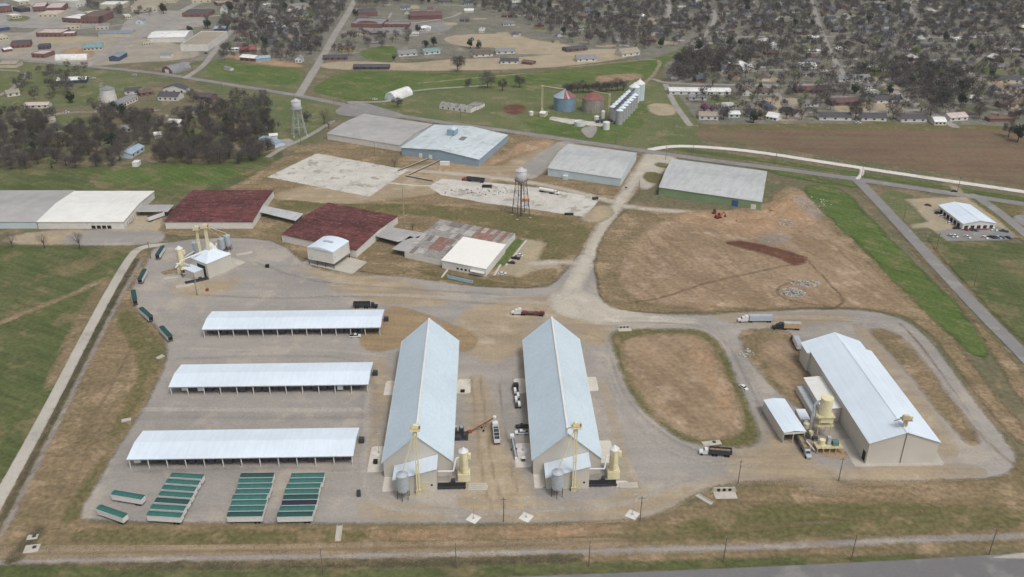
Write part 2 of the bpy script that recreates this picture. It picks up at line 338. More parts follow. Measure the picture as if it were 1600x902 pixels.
# ---- brown field and its edge
sheet('yard_sand', m_sand, poly=[(1190, 150), (1255, 152), (1265, 188), (1215, 190), (1175, 182)], cell=6)
sheet('yard_sand', m_sand, poly=[(1290, 160), (1400, 158), (1425, 180), (1320, 182)], cell=6)
sheet('yard_sand', m_sand, poly=[(1375, 130), (1405, 132), (1410, 145), (1380, 148)], cell=6)
sheet('yard_sand', m_orange, poly=[(1540, 118), (1620, 128), (1640, 170), (1580, 160), (1550, 140)], cell=6)
sheet('yard_lawn', m_lawn, poly=[(1100, 152), (1150, 151), (1165, 166), (1110, 168)], cell=5)
sheet('yard_lawn', m_lawn, poly=[(1520, 98), (1580, 112), (1560, 122), (1515, 112)], cell=5)
sheet('yard_lawn', m_lawn, poly=[(1360, 112), (1400, 110), (1402, 120), (1362, 122)], cell=5)
sheet('ploughed_field', m_brownfield, poly=[(1098, 197), (1200, 195), (1400, 197), (1560, 197), (1600, 215), (1760, 245), (1760, 330), (1600, 289), (1480, 272), (1300, 245), (1170, 226), (1110, 221), (1080, 208)], cell=9)
sheet('field_edge', m_olive, poly=[(1098, 193), (1560, 194), (1580, 205), (1400, 204), (1200, 203), (1090, 204)], cell=5)
# ---- left middle
sheet('meadow', m_field, poly=[(-250, 262), (100, 264), (240, 252), (350, 258), (420, 236), (452, 238), (400, 272), (350, 312), (240, 318), (230, 300), (-250, 296)], cell=6)
sheet('meadow', m_green, poly=[(150, 270), (260, 258), (400, 262), (330, 290), (240, 290), (160, 285)], cell=6)
sheet('field', m_field, poly=[(-250, 372), (60, 386), (195, 383), (212, 390), (165, 462), (130, 527), (70, 642), (-10, 792), (-250, 1000)], cell=5)
sheet('field', m_brown, poly=[(165, 430), (178, 436), (142, 500), (120, 545), (80, 612), (66, 610), (98, 540), (128, 480)], cell=3)
sheet('dirt_path', m_dirt, line=[(-80, 535), (0, 505), (60, 480), (125, 455), (160, 438)], width=4.0, cell=2.5)
sheet('brown_verge', m_brown, poly=[(238, 388), (228, 430), (212, 470), (250, 520), (262, 560), (240, 610), (212, 660), (172, 720), (145, 770), (120, 812), (150, 818), (600, 822), (850, 822), (1000, 818), (1060, 800), (1110, 765), (1240, 752), (1500, 752), (1580, 742), (1600, 700), (1700, 720), (1800, 860), (800, 893), (-60, 900), (-30, 800), (60, 680), (150, 530), (205, 400)], cell=5)
sheet('olive_verge', m_olive, poly=[(195, 480), (235, 510), (258, 540), (252, 570), (232, 610), (205, 655), (185, 680), (160, 700), (190, 640), (222, 580), (200, 530), (180, 505)], cell=3)
sheet('olive_verge', m_olive, poly=[(170, 700), (178, 704), (140, 770), (120, 815), (92, 820), (120, 770)], cell=3)
sheet('olive_verge', m_olive, poly=[(100, 826), (300, 828), (560, 830), (650, 834), (560, 846), (300, 850), (130, 852)], cell=4)
sheet('olive_verge', m_olive, poly=[(830, 845), (1000, 838), (1150, 790), (1350, 785), (1500, 790), (1640, 800), (1600, 825), (1300, 838), (1000, 850)], cell=4)
sheet('orange_bank', m_orange, poly=[(560, 832), (700, 830), (830, 822), (960, 820), (960, 832), (800, 840), (600, 842)], cell=4)
sheet('orange_bank', m_tan, poly=[(-20, 855), (300, 856), (700, 850), (980, 842), (980, 852), (700, 862), (300, 868), (-20, 872)], cell=4)
sheet('old_rail_bed', m_gravel, line=[(-80, 884), (0, 881), (200, 875), (400, 872), (700, 867), (1000, 860), (1200, 855), (1440, 843), (1600, 838), (1700, 835)], width=2.8, cell=2)
sheet('scrub_strip', m_scrub, line=[(20, 889), (200, 888), (500, 884), (800, 878), (900, 874)], width=4.5, cell=3)
sheet('scrub_strip', m_scrub, line=[(60, 830), (45, 850), (20, 875)], width=5, cell=3)
sheet('verge', m_field, poly=[(-60, 886), (140, 884), (200, 893), (300, 892), (600, 889), (800, 883), (1100, 875), (1450, 866), (1480, 872), (1400, 880), (1100, 890), (800, 899), (600, 905), (300, 915), (-60, 930)], cell=3)
sheet('highway', m_hiway, line=[(-300, 972), (300, 939), (800, 921), (1100, 909), (1400, 895), (1600, 883), (1900, 864)], width=11.0, cell=3, margin=0.6)
m_line = pmat('road_paint', srgb(205, 203, 196), 0.8, var=0.25, scale=1.5)
sheet('driveway', m_conc, poly=[(1535, 872), (1560, 866), (1640, 862), (1640, 874)], cell=2)
# ---- concrete road on the left with its ditch
sheet('concrete_road', m_conc, line=[(300, 381), (250, 383), (222, 386), (207, 396), (172, 455), (132, 530), (76, 640), (20, 742), (-40, 850), (-120, 1000)], width=5.4, cell=2, margin=0.6)
sheet('ditch', m_scrub, line=[(215, 405), (186, 455), (147, 530), (92, 640), (36, 750), (-10, 840)], width=3.0, cell=2)
sheet('gutter', m_gravel, line=[(222, 405), (194, 455), (155, 530), (101, 640), (46, 750), (0, 840)], width=1.6, cell=1.5)
# ---- industrial site: brown ground between the old warehouses
sheet('site_ground', m_brown, poly=[(500, 215), (640, 238), (830, 200), (1010, 245), (1030, 260), (1000, 300), (960, 340), (920, 380), (880, 430), (850, 452), (690, 444), (600, 430), (480, 410), (440, 380), (390, 372), (250, 370), (230, 355), (330, 310), (420, 260)], cell=5)
sheet('site_ground', m_tan, poly=[(600, 270), (700, 250), (790, 262), (800, 248), (860, 225), (900, 228), (860, 270), (760, 285), (640, 310), (520, 322), (440, 318), (420, 300)], cell=5)
sheet('site_ground', m_olive, poly=[(430, 310), (520, 320), (640, 318), (790, 330), (900, 345), (925, 360), (900, 395), (870, 410), (835, 405), (830, 372), (700, 340), (560, 330), (440, 330)], cell=5)
sheet('bare_dirt', m_orange, poly=[(690, 258), (760, 262), (800, 245), (860, 230), (870, 220), (820, 218), (790, 240), (750, 258), (700, 268), (660, 275), (650, 270)], cell=5)
sheet('gravel_lane', m_street, poly=[(870, 238), (905, 225), (880, 218), (840, 240), (800, 272), (830, 283), (850, 270)], cell=4)
# ---- the gravel yard and its loop road, one surface
YARD = [(240, 384), (300, 374), (380, 371), (440, 380), (475, 414), (540, 432), (610, 430), (690, 442), (760, 450), (850, 452), (872, 440), (905, 395), (925, 400), (932, 440), (940, 480), (1000, 489), (1100, 494), (1150, 489), (1300, 483), (1365, 487), (1412, 499), (1452, 530), (1492, 585), (1532, 640), (1567, 682), (1589, 715), (1582, 737), (1550, 748), (1480, 750), (1400, 752), (1300, 751), (1230, 748), (1130, 757), (1090, 768), (1050, 795), (1000, 813), (800, 819), (560, 818), (130, 816), (125, 800), (150, 760), (180, 708), (215, 655), (240, 612), (260, 570), (263, 540), (248, 512), (212, 485), (203, 455), (226, 420)]
sheet('gravel_yard', m_gravel, poly=YARD, cell=3, sm=1)
sheet('gravel_road', m_pale, line=[(885, 470), (915, 410), (945, 350), (980, 300), (1000, 268), (1015, 243)], width=9.5, cell=2.5)
sheet('gravel_lane', m_pale, line=[(620, 265), (720, 272), (830, 285), (900, 300), (965, 318), (985, 326)], width=6.5, cell=2.5)
sheet('gravel_lane', m_pale, poly=[(990, 270), (1010, 240), (1050, 240), (1060, 252), (1035, 268), (1025, 290), (1000, 300)], cell=3)
sheet('grass_island', m_olive, poly=[(1004, 274), (1012, 268), (1034, 271), (1036, 284), (1020, 288), (1006, 282)], cell=2)
sheet('grass_island', m_olive, poly=[(1022, 256), (1030, 253), (1050, 258), (1046, 264), (1028, 262)], cell=2)
sheet('dusty_ground', m_tan, poly=[(745, 470), (850, 462), (940, 470), (960, 500), (950, 540), (925, 545), (905, 530), (860, 490), (825, 530), (812, 560), (750, 570), (720, 540), (700, 510)], cell=3)
sheet('dusty_ground', m_tan, poly=[(722, 600), (755, 580), (775, 640), (790, 700), (830, 760), (840, 790), (960, 785), (978, 745), (950, 640), (935, 590), (950, 600), (968, 680), (988, 740), (1010, 775), (1100, 748), (1230, 735), (1230, 750), (1100, 765), (1040, 800), (980, 816), (700, 818), (735, 740)], cell=3)
sheet('dusty_ground', m_tan, poly=[(440, 415), (560, 425), (640, 440), (680, 455), (560, 455), (520, 440)], cell=3)
sheet('dusty_ground', m_tan, poly=[(574, 648), (600, 640), (596, 690), (590, 740), (575, 720)], cell=2.5)
sheet('dusty_ground', m_tan, poly=[(1140, 700), (1220, 690), (1260, 730), (1360, 730), (1500, 720), (1560, 745), (1400, 756), (1240, 760), (1130, 745)], cell=3)
sheet('dusty_ground', m_tan, poly=[(1330, 505), (1352, 512), (1400, 570), (1470, 660), (1500, 705), (1480, 720), (1455, 690), (1390, 590), (1345, 530)], cell=3)
sheet('dusty_ground', m_tan, poly=[(1190, 640), (1215, 640), (1240, 690), (1300, 745), (1220, 745), (1190, 700)], cell=3)
sheet('dusty_ground', m_tan, poly=[(1100, 492), (1200, 490), (1330, 488), (1335, 500), (1250, 512), (1160, 508)], cell=3)
sheet('dusty_ground', m_tan, poly=[(575, 560), (600, 556), (612, 600), (604, 660), (580, 650)], cell=3)
sheet('dusty_ground', m_tan, poly=[(280, 440), (330, 438), (380, 430), (370, 452), (310, 470), (260, 460)], cell=3)
sheet('dusty_ground', m_tan, poly=[(560, 775), (640, 790), (720, 796), (700, 816), (560, 814)], cell=3)
sheet('dusty_ground', m_tan, poly=[(500, 440), (560, 445), (640, 450), (700, 462), (700, 480), (610, 478), (540, 462)], cell=3)
sheet('damp_sand', m_wet, poly=[(604, 478), (640, 482), (700, 505), (745, 520), (745, 548), (710, 552), (690, 500), (660, 505), (628, 545), (580, 552), (562, 540), (565, 520), (600, 500)], cell=2.5)
sheet('pale_junction', m_pale, poly=[(855, 460), (905, 452), (950, 470), (1000, 492), (1090, 498), (1090, 508), (1000, 506), (940, 508), (900, 500), (862, 485)], cell=3)
# ---- islands inside the yard
sheet('dirt_island', m_olive, poly=[(950, 520), (975, 514), (1060, 514), (1105, 517), (1128, 540), (1150, 590), (1175, 645), (1188, 680), (1184, 697), (1160, 700), (1085, 698), (1040, 672), (992, 630), (972, 590), (958, 545)], cell=2.5, sm=2)
sheet('dirt_island', m_dirt, poly=[(970, 526), (1080, 520), (1114, 540), (1142, 605), (1170, 672), (1120, 690), (1060, 680), (1002, 626), (974, 570)], cell=2.5)
sheet('dirt_island', m_orange, poly=[(1075, 535), (1105, 540), (1130, 600), (1150, 660), (1135, 670), (1118, 620), (1085, 570)], cell=2.5)
sheet('dirt_island', m_brown, poly=[(1153, 520), (1170, 514), (1225, 514), (1250, 535), (1262, 580), (1285, 640), (1275, 665), (1250, 640), (1215, 612), (1180, 575), (1160, 545)], cell=2.5)
sheet('dirt_island', m_dirt, poly=[(1185, 530), (1235, 530), (1250, 570), (1268, 615), (1245, 625), (1205, 585)], cell=2.5)
sheet('dirt_island', m_brown, poly=[(1352, 512), (1385, 515), (1415, 530), (1445, 565), (1490, 628), (1530, 685), (1528, 697), (1510, 694), (1470, 650), (1420, 585), (1375, 535)], cell=2.5)
sheet('dirt_island', m_orange, poly=[(1268, 690), (1325, 690), (1338, 712), (1300, 716), (1275, 708)], cell=2)
sheet('tan_spill', m_tan, poly=[(1230, 730), (1290, 728), (1330, 760), (1310, 775), (1265, 770)], cell=2.5)
# ---- the big dirt lot, bright green strip, right-hand road
sheet('dirt_lot', m_brown, poly=[(985, 318), (1100, 328), (1195, 330), (1215, 296), (1245, 288), (1290, 330), (1345, 385), (1405, 440), (1470, 500), (1540, 600), (1620, 690), (1600, 700), (1560, 660), (1500, 580), (1455, 522), (1415, 494), (1365, 484), (1300, 480), (1150, 486), (1040, 490), (962, 485), (936, 468), (928, 400), (945, 362)], cell=4)
sheet('dirt_lot', m_dirt, poly=[(1020, 345), (1120, 335), (1220, 310), (1270, 330), (1330, 390), (1400, 455), (1430, 488), (1365, 478), (1250, 478), (1130, 482), (1010, 478), (960, 440), (985, 390)], cell=4)
sheet('gravel_lane', m_pale, line=[(978, 322), (1010, 327), (1060, 331), (1120, 335), (1196, 340)], width=6.5, cell=2.5)
sheet('clay_patch', m_orange, poly=[(1048, 334), (1110, 328), (1190, 335), (1230, 305), (1262, 300), (1290, 330), (1260, 360), (1200, 372), (1120, 360), (1060, 348)], cell=3)
sheet('rubble_patch', m_rubble, poly=[(1235, 308), (1262, 300), (1285, 312), (1298, 335), (1275, 345), (1255, 330)], cell=3)
sheet('rubble_patch', m_rubble, poly=[(1175, 370), (1225, 358), (1240, 378), (1200, 385)], cell=3)
sheet('dark_soil_patch', m_redsoil, poly=[(1130, 378), (1150, 376), (1190, 383), (1235, 393), (1264, 404), (1258, 411), (1240, 417), (1230, 409), (1195, 397), (1150, 387)], cell=2)
for nm, ln, w in (('wheel_track', [(1235, 414), (1190, 424), (1100, 443), (1040, 465), (990, 473)], 1.6), ('wheel_track', [(1262, 408), (1282, 428), (1300, 448), (1320, 468), (1312, 480), (1285, 484)], 1.6), ('wheel_track', [(1240, 440), (1210, 452), (1225, 470), (1290, 478)], 1.4), ('wheel_track', [(1405, 505), (1440, 540), (1480, 600), (1530, 670)], 1.2)):
    sheet(nm, m_track, line=ln, width=w, cell=1.5)
sheet('green_strip', m_green, poly=[(1255, 292), (1285, 287), (1318, 296), (1352, 332), (1408, 392), (1474, 455), (1528, 515), (1552, 552), (1530, 562), (1490, 530), (1432, 476), (1370, 412), (1304, 348), (1262, 308)], cell=3)
sheet('verge', m_brown, poly=[(1330, 292), (1350, 300), (1450, 420), (1600, 580), (1640, 640), (1600, 640), (1555, 560), (1480, 445), (1380, 335)], cell=3)
sheet('right_meadow', m_field, poly=[(1440, 370), (1470, 362), (1580, 382), (1800, 400), (1800, 700), (1600, 536), (1540, 478)], cell=5)
sheet('right_meadow', m_lawn, poly=[(1365, 296), (1420, 300), (1440, 320), (1460, 352), (1410, 350)], cell=3)
sheet('right_meadow', m_olive, poly=[(1500, 305), (1600, 325), (1800, 365), (1800, 410), (1600, 385), (1560, 350)], cell=4)
sheet('green_verge', m_green, line=[(1060, 233), (1180, 249), (1300, 266), (1480, 294), (1600, 312), (1750, 340)], width=8, cell=4)
sheet('green_verge', m_green, line=[(1190, 262), (1240, 276), (1330, 290)], width=9, cell=4)
sheet('office_lot', m_sand, poly=[(1415, 312), (1500, 308), (1482, 290), (1497, 292), (1515, 312), (1560, 345), (1590, 372), (1480, 376), (1450, 356), (1425, 358), (1420, 352), (1450, 347)], cell=2.5, sm=0)
sheet('car_park', m_asph, poly=[(1462, 360), (1560, 354), (1585, 366), (1580, 376), (1480, 377)], cell=2.5, sm=0)
sheet('side_road', m_asph, line=[(1522, 306), (1560, 330), (1610, 372), (1700, 450)], width=7, cell=2.5)
sheet('side_lot', m_asph, poly=[(1575, 335), (1640, 338), (1640, 365), (1598, 355)], cell=3)
sheet('white_gravel_road', m_white, line=[(1018, 234), (1045, 229), (1090, 229), (1180, 237), (1300, 256), (1480, 283), (1600, 300), (1800, 332)], width=7.0, cell=2.5, margin=0.8)
sheet('main_road', m_asph, line=[(1850, 362), (1600, 319), (1480, 302), (1340, 281), (1240, 267), (1100, 250), (1020, 238), (900, 221), (800, 206), (700, 193), (620, 181), (540, 165), (470, 150), (330, 128), (250, 115), (150, 105), (0, 92), (-250, 72)], width=8.5, cell=3, margin=0.8)
sheet('right_road', m_asph, line=[(1335, 278), (1352, 294), (1400, 345), (1460, 411), (1530, 486), (1600, 556), (1720, 680)], width=8.0, cell=2.5, margin=0.8)
sheet('crossing', m_white, line=[(1340, 280), (1347, 272), (1347, 262)], width=3.0, cell=2)
sheet('road_apron', m_asph, poly=[(530, 166), (560, 158), (600, 170), (640, 182), (620, 186), (570, 184), (520, 180)], cell=3)
sheet('lane', m_street, line=[(545, 160), (590, 160), (612, 158), (632, 142), (760, 134)], width=5, cell=3)
# ---- slabs
sheet('concrete_slab', m_slab, poly=[(418, 277), (495, 240), (638, 266), (577, 308)], cell=2.5, sm=0, margin=0.6)
sheet('broken_slab', m_slab, poly=[(668, 292), (690, 280), (760, 285), (850, 295), (938, 310), (915, 340), (850, 330), (760, 318), (690, 305)], cell=2.5, sm=0)
sheet('slab_lane', m_slab, line=[(600, 285), (640, 290), (680, 291)], width=2.5, cell=1.5)
sheet('sand_lot', m_sand, poly=[(940, 318), (965, 330), (940, 350), (905, 345), (912, 335)], cell=2.5)
sheet('parking_lot', m_sand, poly=[(815, 372), (852, 380), (840, 408), (872, 412), (880, 425), (845, 440), (800, 432), (765, 428), (785, 415)], cell=2.5, sm=0)
sheet('gravel_lane', m_pale, line=[(835, 412), (870, 409), (905, 412)], width=5.5, cell=2)
sheet('dry_lawn', m_brown, poly=[(868, 416), (872, 428), (845, 448), (800, 444), (815, 430)], cell=2.5)
sheet('dry_lawn', m_olive, poly=[(690, 428), (800, 444), (760, 448), (700, 438), (620, 415)], cell=2)
sheet('lawn_strip', m_green, poly=[(806, 374), (820, 376), (790, 415), (770, 414)], cell=1.5, sm=0)
sheet('loading_yard', m_sand, poly=[(60, 360), (200, 358), (215, 330), (262, 332), (250, 356), (250, 372), (160, 382), (40, 384), (-10, 376)], cell=3, sm=1)
sheet('loading_yard', m_gravel, poly=[(110, 362), (248, 358), (262, 372), (240, 384), (90, 384)], cell=3, sm=1)
sheet('tower_lane', m_street, line=[(420, 245), (440, 232), (480, 215), (520, 190)], width=5, cell=2.5)
sheet('tower_pad', m_street, poly=[(425, 222), (455, 215), (460, 226), (430, 232)], cell=2)
sheet('silo_pad', m_slab, poly=[(860, 182), (905, 188), (945, 192), (940, 198), (890, 194), (858, 187)], cell=2.5, sm=0)
sheet('silo_drive', m_street, poly=[(908, 200), (935, 196), (930, 212), (920, 218), (908, 206)], cell=2.5)
sheet('dirt_path', m_sand, line=[(655, 130), (820, 115)], width=2.0, cell=2)
# ---- concrete pads beside the sheds, warehouses (metre coordinates)
m_pad = gmat('pale_concrete', srgb(210, 203, 193), srgb(202, 195, 185), srgb(188, 180, 170), s1=0.08, s2=0.25, s3=0.9, t3=(0.58, 0.75), grain=0.06, amp=0.3, feather=0.2, nscale=0.6, bump=0.05)
for nm, x0, y0, x1, y1 in (('loading_pad', -48.5, 338, -42.3, 350), ('loading_pad', -15.2, 338.6, -8.8, 350.6), ('loading_pad', 11, 338, 16.7, 350.5), ('loading_pad', 43.6, 339, 50, 351), ('loading_pad', -49.5, 283, -42.5, 300), ('loading_pad', 10, 284.5, 16.6, 300.5), ('loading_pad', 43.7, 286.5, 50.5, 301.5), ('front_pad', -42.2, 271, -37.6, 282), ('front_pad', 16.9, 271.5, 21.2, 282), ('building_slab', 147, 281.5, 184, 300), ('apron', -9.0, 270.8, -1.3, 274.4), ('apron', 46.2, 271.5, 53.8, 275.2)):
    sheet(nm, m_pad if nm != 'building_slab' else m_conc, poly=[(x0, y0), (x1, y0), (x1, y1), (x0, y1)], cell=1.5, sm=0, world=True, margin=0.3)
# ---- wheel marks on the yard
m_mark = gmat('wheel_mark', srgb(140, 134, 127), srgb(132, 127, 121), srgb(150, 144, 136), s1=0.05, s2=0.2, s3=0.8, grain=0.12, amp=1.2, feather=1.6, nscale=0.25, opacity=0.32, bump=0.0)
m_markp = gmat('pale_wheel_mark', srgb(182, 175, 165), srgb(176, 169, 159), srgb(188, 181, 170), s1=0.05, s2=0.2, s3=0.8, grain=0.12, amp=1.2, feather=1.6, nscale=0.25, opacity=0.55, bump=0.0)
m_markb = gmat('brown_wheel_mark', srgb(146, 127, 103), srgb(138, 120, 98), srgb(154, 136, 112), s1=0.05, s2=0.2, s3=0.8, grain=0.15, amp=1.4, feather=1.4, nscale=0.25, opacity=0.45, bump=0.0)
for mm, ln, w in ((m_mark, [(870, 466), (895, 472), (908, 486), (902, 498), (880, 503)], 1.1), (m_mark, [(878, 462), (902, 470), (914, 486), (908, 500)], 1.1), (m_mark, [(900, 450), (890, 464), (868, 470)], 1.0), (m_mark, [(940, 505), (1010, 504), (1100, 508), (1140, 540), (1165, 590), (1190, 640), (1200, 690)], 1.6), (m_markp, [(960, 498), (1040, 499), (1110, 503), (1150, 545), (1180, 600), (1210, 650)], 1.8), (m_markp, [(1150, 498), (1250, 494), (1350, 497), (1410, 520), (1455, 570), (1500, 632), (1545, 690), (1560, 720)], 2.2), (m_mark, [(1140, 505), (1250, 500), (1350, 503), (1400, 525), (1445, 575), (1490, 637), (1535, 695)], 1.4), (m_markp, [(225, 640), (330, 640), (450, 642), (560, 640)], 3.0), (m_mark, [(210, 655), (330, 653), (460, 654), (570, 652)], 2.2), (m_markp, [(300, 545), (400, 548), (520, 547), (600, 556)], 2.6), (m_mark, [(290, 560), (420, 556), (560, 558), (590, 600), (585, 680)], 2.0), (m_markp, [(575, 600), (572, 680), (565, 760), (600, 800), (760, 800)], 2.6), (m_mark, [(560, 735), (450, 732), (300, 735), (210, 738)], 2.0), (m_markp, [(520, 460), (640, 462), (760, 470), (860, 475)], 3.5), (m_mark, [(300, 460), (420, 468), (560, 462), (700, 470), (840, 482)], 2.0), (m_mark, [(400, 410), (480, 440), (600, 450), (800, 462)], 1.8), (m_markb, [(735, 590), (745, 660), (752, 740), (770, 800)], 1.4), (m_markb, [(750, 590), (760, 660), (770, 740), (790, 800)], 1.4), (m_markb, [(780, 600), (790, 690), (808, 770)], 1.2), (m_markp, [(700, 806), (800, 800), (900, 796), (1000, 785), (1060, 750)], 2.6), (m_markb, [(745, 500), (800, 512), (830, 505)], 1.2), (m_markb, [(740, 520), (790, 530), (815, 520)], 1.2), (m_markb, [(905, 520), (940, 528), (950, 545)], 1.2), (m_mark, [(955, 560), (975, 620), (1020, 670), (1090, 710), (1180, 715)], 1.6), (m_markp, [(945, 560), (962, 625), (1005, 678), (1080, 722), (1180, 728)], 2.4)):
    sheet('wheel_marks', mm, line=ln, width=w, cell=1.8, margin=0.8)
for ln, w in (([(1005, 380), (1080, 400), (1180, 410)], 1.5), ([(960, 420), (1060, 430), (1150, 452), (1250, 462)], 1.6), ([(1280, 360), (1330, 410), (1390, 460)], 1.8), ([(1000, 350), (1030, 400), (1090, 450), (1180, 470)], 1.4), ([(90, 760), (120, 700), (170, 610), (205, 545)], 1.8), ([(105, 770), (140, 700), (190, 610)], 1.4), ([(0, 866), (300, 862), (700, 856), (1000, 845), (1300, 815), (1450, 800)], 1.6), ([(1480, 620), (1540, 690), (1600, 740)], 1.6), ([(480, 330), (560, 335), (640, 345), (780, 360)], 1.4)):
    sheet('wheel_marks', m_markb, line=ln, width=w, cell=1.8, margin=0.8)
# ---- town streets
for ln, w in (([(468, 148), (490, 112), (505, 88), (525, 50), (545, 20), (560, -12)], 9), ([(135, 103), (180, 76), (230, 46), (300, 10), (330, -8)], 13), ([(-40, 92), (0, 74), (60, 50), (110, 20), (135, -5)], 12), ([(290, 122), (318, 104), (332, 84), (362, 48)], 7), ([(1022, 124), (1042, 131), (1200, 134), (1330, 131), (1372, 128)], 6), ([(1040, 132), (1052, 160), (1078, 196)], 6), ([(1200, 134), (1230, 162), (1252, 178), (1400, 174), (1432, 172)], 6), ([(1365, 122), (1440, 168), (1492, 198)], 8), ([(1500, 105), (1560, 138), (1640, 176)], 8), ([(1040, -10), (1048, 18), (1040, 34), (1008, 38)], 7), ([(-60, 60), (100, 48), (180, 40), (300, 28), (420, 18)], 8), ([(1075, 72), (1110, 50), (1120, 20), (1100, -10)], 6), ([(1150, 112), (1250, 108), (1380, 100), (1500, 92)], 6), ([(1100, 60), (1250, 55), (1400, 62), (1620, 52)], 6), ([(1120, 25), (1300, 28), (1450, 20), (1620, 28)], 6), ([(1330, 131), (1300, 90), (1280, 40), (1265, -10)], 6), ([(1500, 105), (1450, 60), (1420, 10)], 6), ([(0, 195), (100, 175), (150, 176), (250, 172)], 4), ([(80, 208), (140, 196)], 4), ([(172, 255), (200, 235), (225, 210), (262, 180)], 4), ([(-30, 240), (20, 225)], 4), ([(150, 178), (158, 150), (158, 130)], 3.5), ([(0, 110), (45, 112), (25, 135), (0, 150)], 5), ([(560, 45), (700, 30), (720, 20)], 6), ([(597, 45), (612, 20)], 3.5), ([(700, 8), (900, 15), (1000, 5)], 6)):
    sheet('street', m_street, line=ln, width=w, cell=4)
# ============================================================ MATERIALS FOR THINGS
roof_white = pmat('white_sheet_roof', srgb(220, 232, 243), 0.45, var=0.05, scale=0.05, ribs=('X', 1.2), streak=((0.7, 0.02, 1), 0.025))
roof_pale = pmat('pale_blue_sheet_roof', srgb(206, 222, 232), 0.42, var=0.05, scale=0.05, ribs=('Y', 1.2), streak=((0.02, 0.5, 1), 0.03))
roof_cream = pmat('cream_roof', srgb(228, 227, 222), 0.7, var=0.06, scale=0.15, dirt=(srgb(205, 203, 196), 0.55, 0.8, 0.08))
roof_grey = pmat('grey_sheet_roof', srgb(172, 170, 168), 0.6, var=0.10, scale=0.12, ribs=('X', 1.0), dirt=(srgb(140, 136, 132), 0.58, 0.75, 0.15))
roof_galv = pmat('weathered_galvanised', srgb(188, 190, 190), 0.5, var=0.10, scale=0.12, ribs=('X', 1.0), streak=((0.4, 0.03, 1), 0.06), dirt=(srgb(164, 158, 152), 0.55, 0.75, 0.12))
roof_bluew = pmat('mottled_blue_white_roof', srgb(202, 212, 216), 0.5, var=0.10, scale=0.1, streak=((0.3, 0.03, 1), 0.05), dirt=(srgb(166, 174, 178), 0.5, 0.75, 0.09))
roof_red = pmat('rusty_red_roof', srgb(102, 58, 56), 0.85, var=0.4, scale=0.2, streak=((0.05, 0.7, 1), 0.22), dirt=(srgb(148, 118, 112), 0.55, 0.7, 0.5))
roof_patch = [pmat('patch_roof_grey', srgb(158, 154, 150), 0.7, var=0.2, scale=0.5, dirt=(srgb(118, 110, 106), 0.5, 0.7, 0.4)), pmat('patch_roof_pale', srgb(182, 178, 172), 0.7, var=0.18, scale=0.5, dirt=(srgb(140, 134, 130), 0.5, 0.7, 0.4)), pmat('patch_roof_rust', srgb(142, 108, 96), 0.75, var=0.2, scale=0.5, dirt=(srgb(166, 152, 144), 0.5, 0.7, 0.4)), pmat('patch_roof_dark', srgb(132, 124, 120), 0.75, var=0.2, scale=0.5)]
w_grey = pmat('warm_grey_siding', srgb(204, 199, 189), 0.6, var=0.05, scale=0.1, ribs=('X', 2.0))
w_white = pmat('white_wall', srgb(220, 218, 212), 0.7, var=0.08, scale=0.2, dirt=(srgb(186, 180, 170), 0.55, 0.8, 0.2))
w_cream = pmat('cream_siding', srgb(206, 196, 172), 0.6, var=0.06, scale=0.2)
w_blue = pmat('blue_siding', srgb(150, 170, 186), 0.6, var=0.07, scale=0.2, ribs=('X', 1.6))
w_pblue = pmat('pale_blue_siding', srgb(198, 213, 219), 0.6, var=0.06, scale=0.2, ribs=('X', 1.6))
w_green = pmat('green_siding', srgb(134, 156, 120), 0.6, var=0.10, scale=0.2, ribs=('X', 1.6))
yellow = pmat('pale_yellow_paint', srgb(232, 223, 184), 0.5, var=0.08, scale=0.5, dirt=(srgb(190, 172, 130), 0.58, 0.8, 0.6))
yel_d = pmat('dull_yellow_steel', srgb(208, 197, 160), 0.6, var=0.16, scale=0.6)
steel = pmat('galvanised_steel', srgb(186, 194, 200), 0.4, metal=0.2, var=0.12, scale=0.8)
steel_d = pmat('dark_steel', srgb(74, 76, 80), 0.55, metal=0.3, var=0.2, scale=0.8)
black = pmat('black_rubber', srgb(38, 38, 40), 0.85, var=0.2, scale=1.0)
dark = pmat('dark_opening', srgb(40, 38, 38), 0.9, var=0.2, scale=0.5)
white = pmat('white_paint', srgb(224, 224, 222), 0.45, var=0.06, scale=0.7, dirt=(srgb(190, 184, 174), 0.62, 0.85, 0.5))
tarp = [pmat('green_tarp', srgb(54, 106, 100), 0.7, var=0.14, scale=0.5, streak=((2.0, 0.2, 1), 0.1)), pmat('dark_green_tarp', srgb(38, 78, 74), 0.7, var=0.14, scale=0.5, streak=((2.0, 0.2, 1), 0.1)), pmat('navy_tarp', srgb(38, 44, 62), 0.7, var=0.14, scale=0.5)]
wood = pmat('weathered_wood', srgb(160, 140, 116), 0.8, var=0.25, scale=0.8)
pole_m = pmat('pole_wood', srgb(118, 108, 96), 0.9, var=0.2, scale=0.8)
conc_m = pmat('cast_concrete', srgb(190, 184, 172), 0.85, var=0.12, scale=0.4, dirt=(srgb(150, 143, 132), 0.58, 0.78, 0.4))
glass = pmat('dark_glass', srgb(44, 52, 60), 0.15, var=0.1, spec=0.6)
rust = pmat('rusty_steel', srgb(146, 84, 62), 0.8, var=0.25, scale=0.6)
redp = pmat('red_paint', srgb(160, 44, 48), 0.5, var=0.15, scale=0.6)
brick = pmat('red_brick', srgb(128, 96, 91), 0.85, var=0.15, scale=0.5)
orange_p = pmat('orange_paint', srgb(214, 122, 74), 0.5, var=0.15)
bluep = pmat('blue_paint', srgb(62, 92, 140), 0.5, var=0.12)

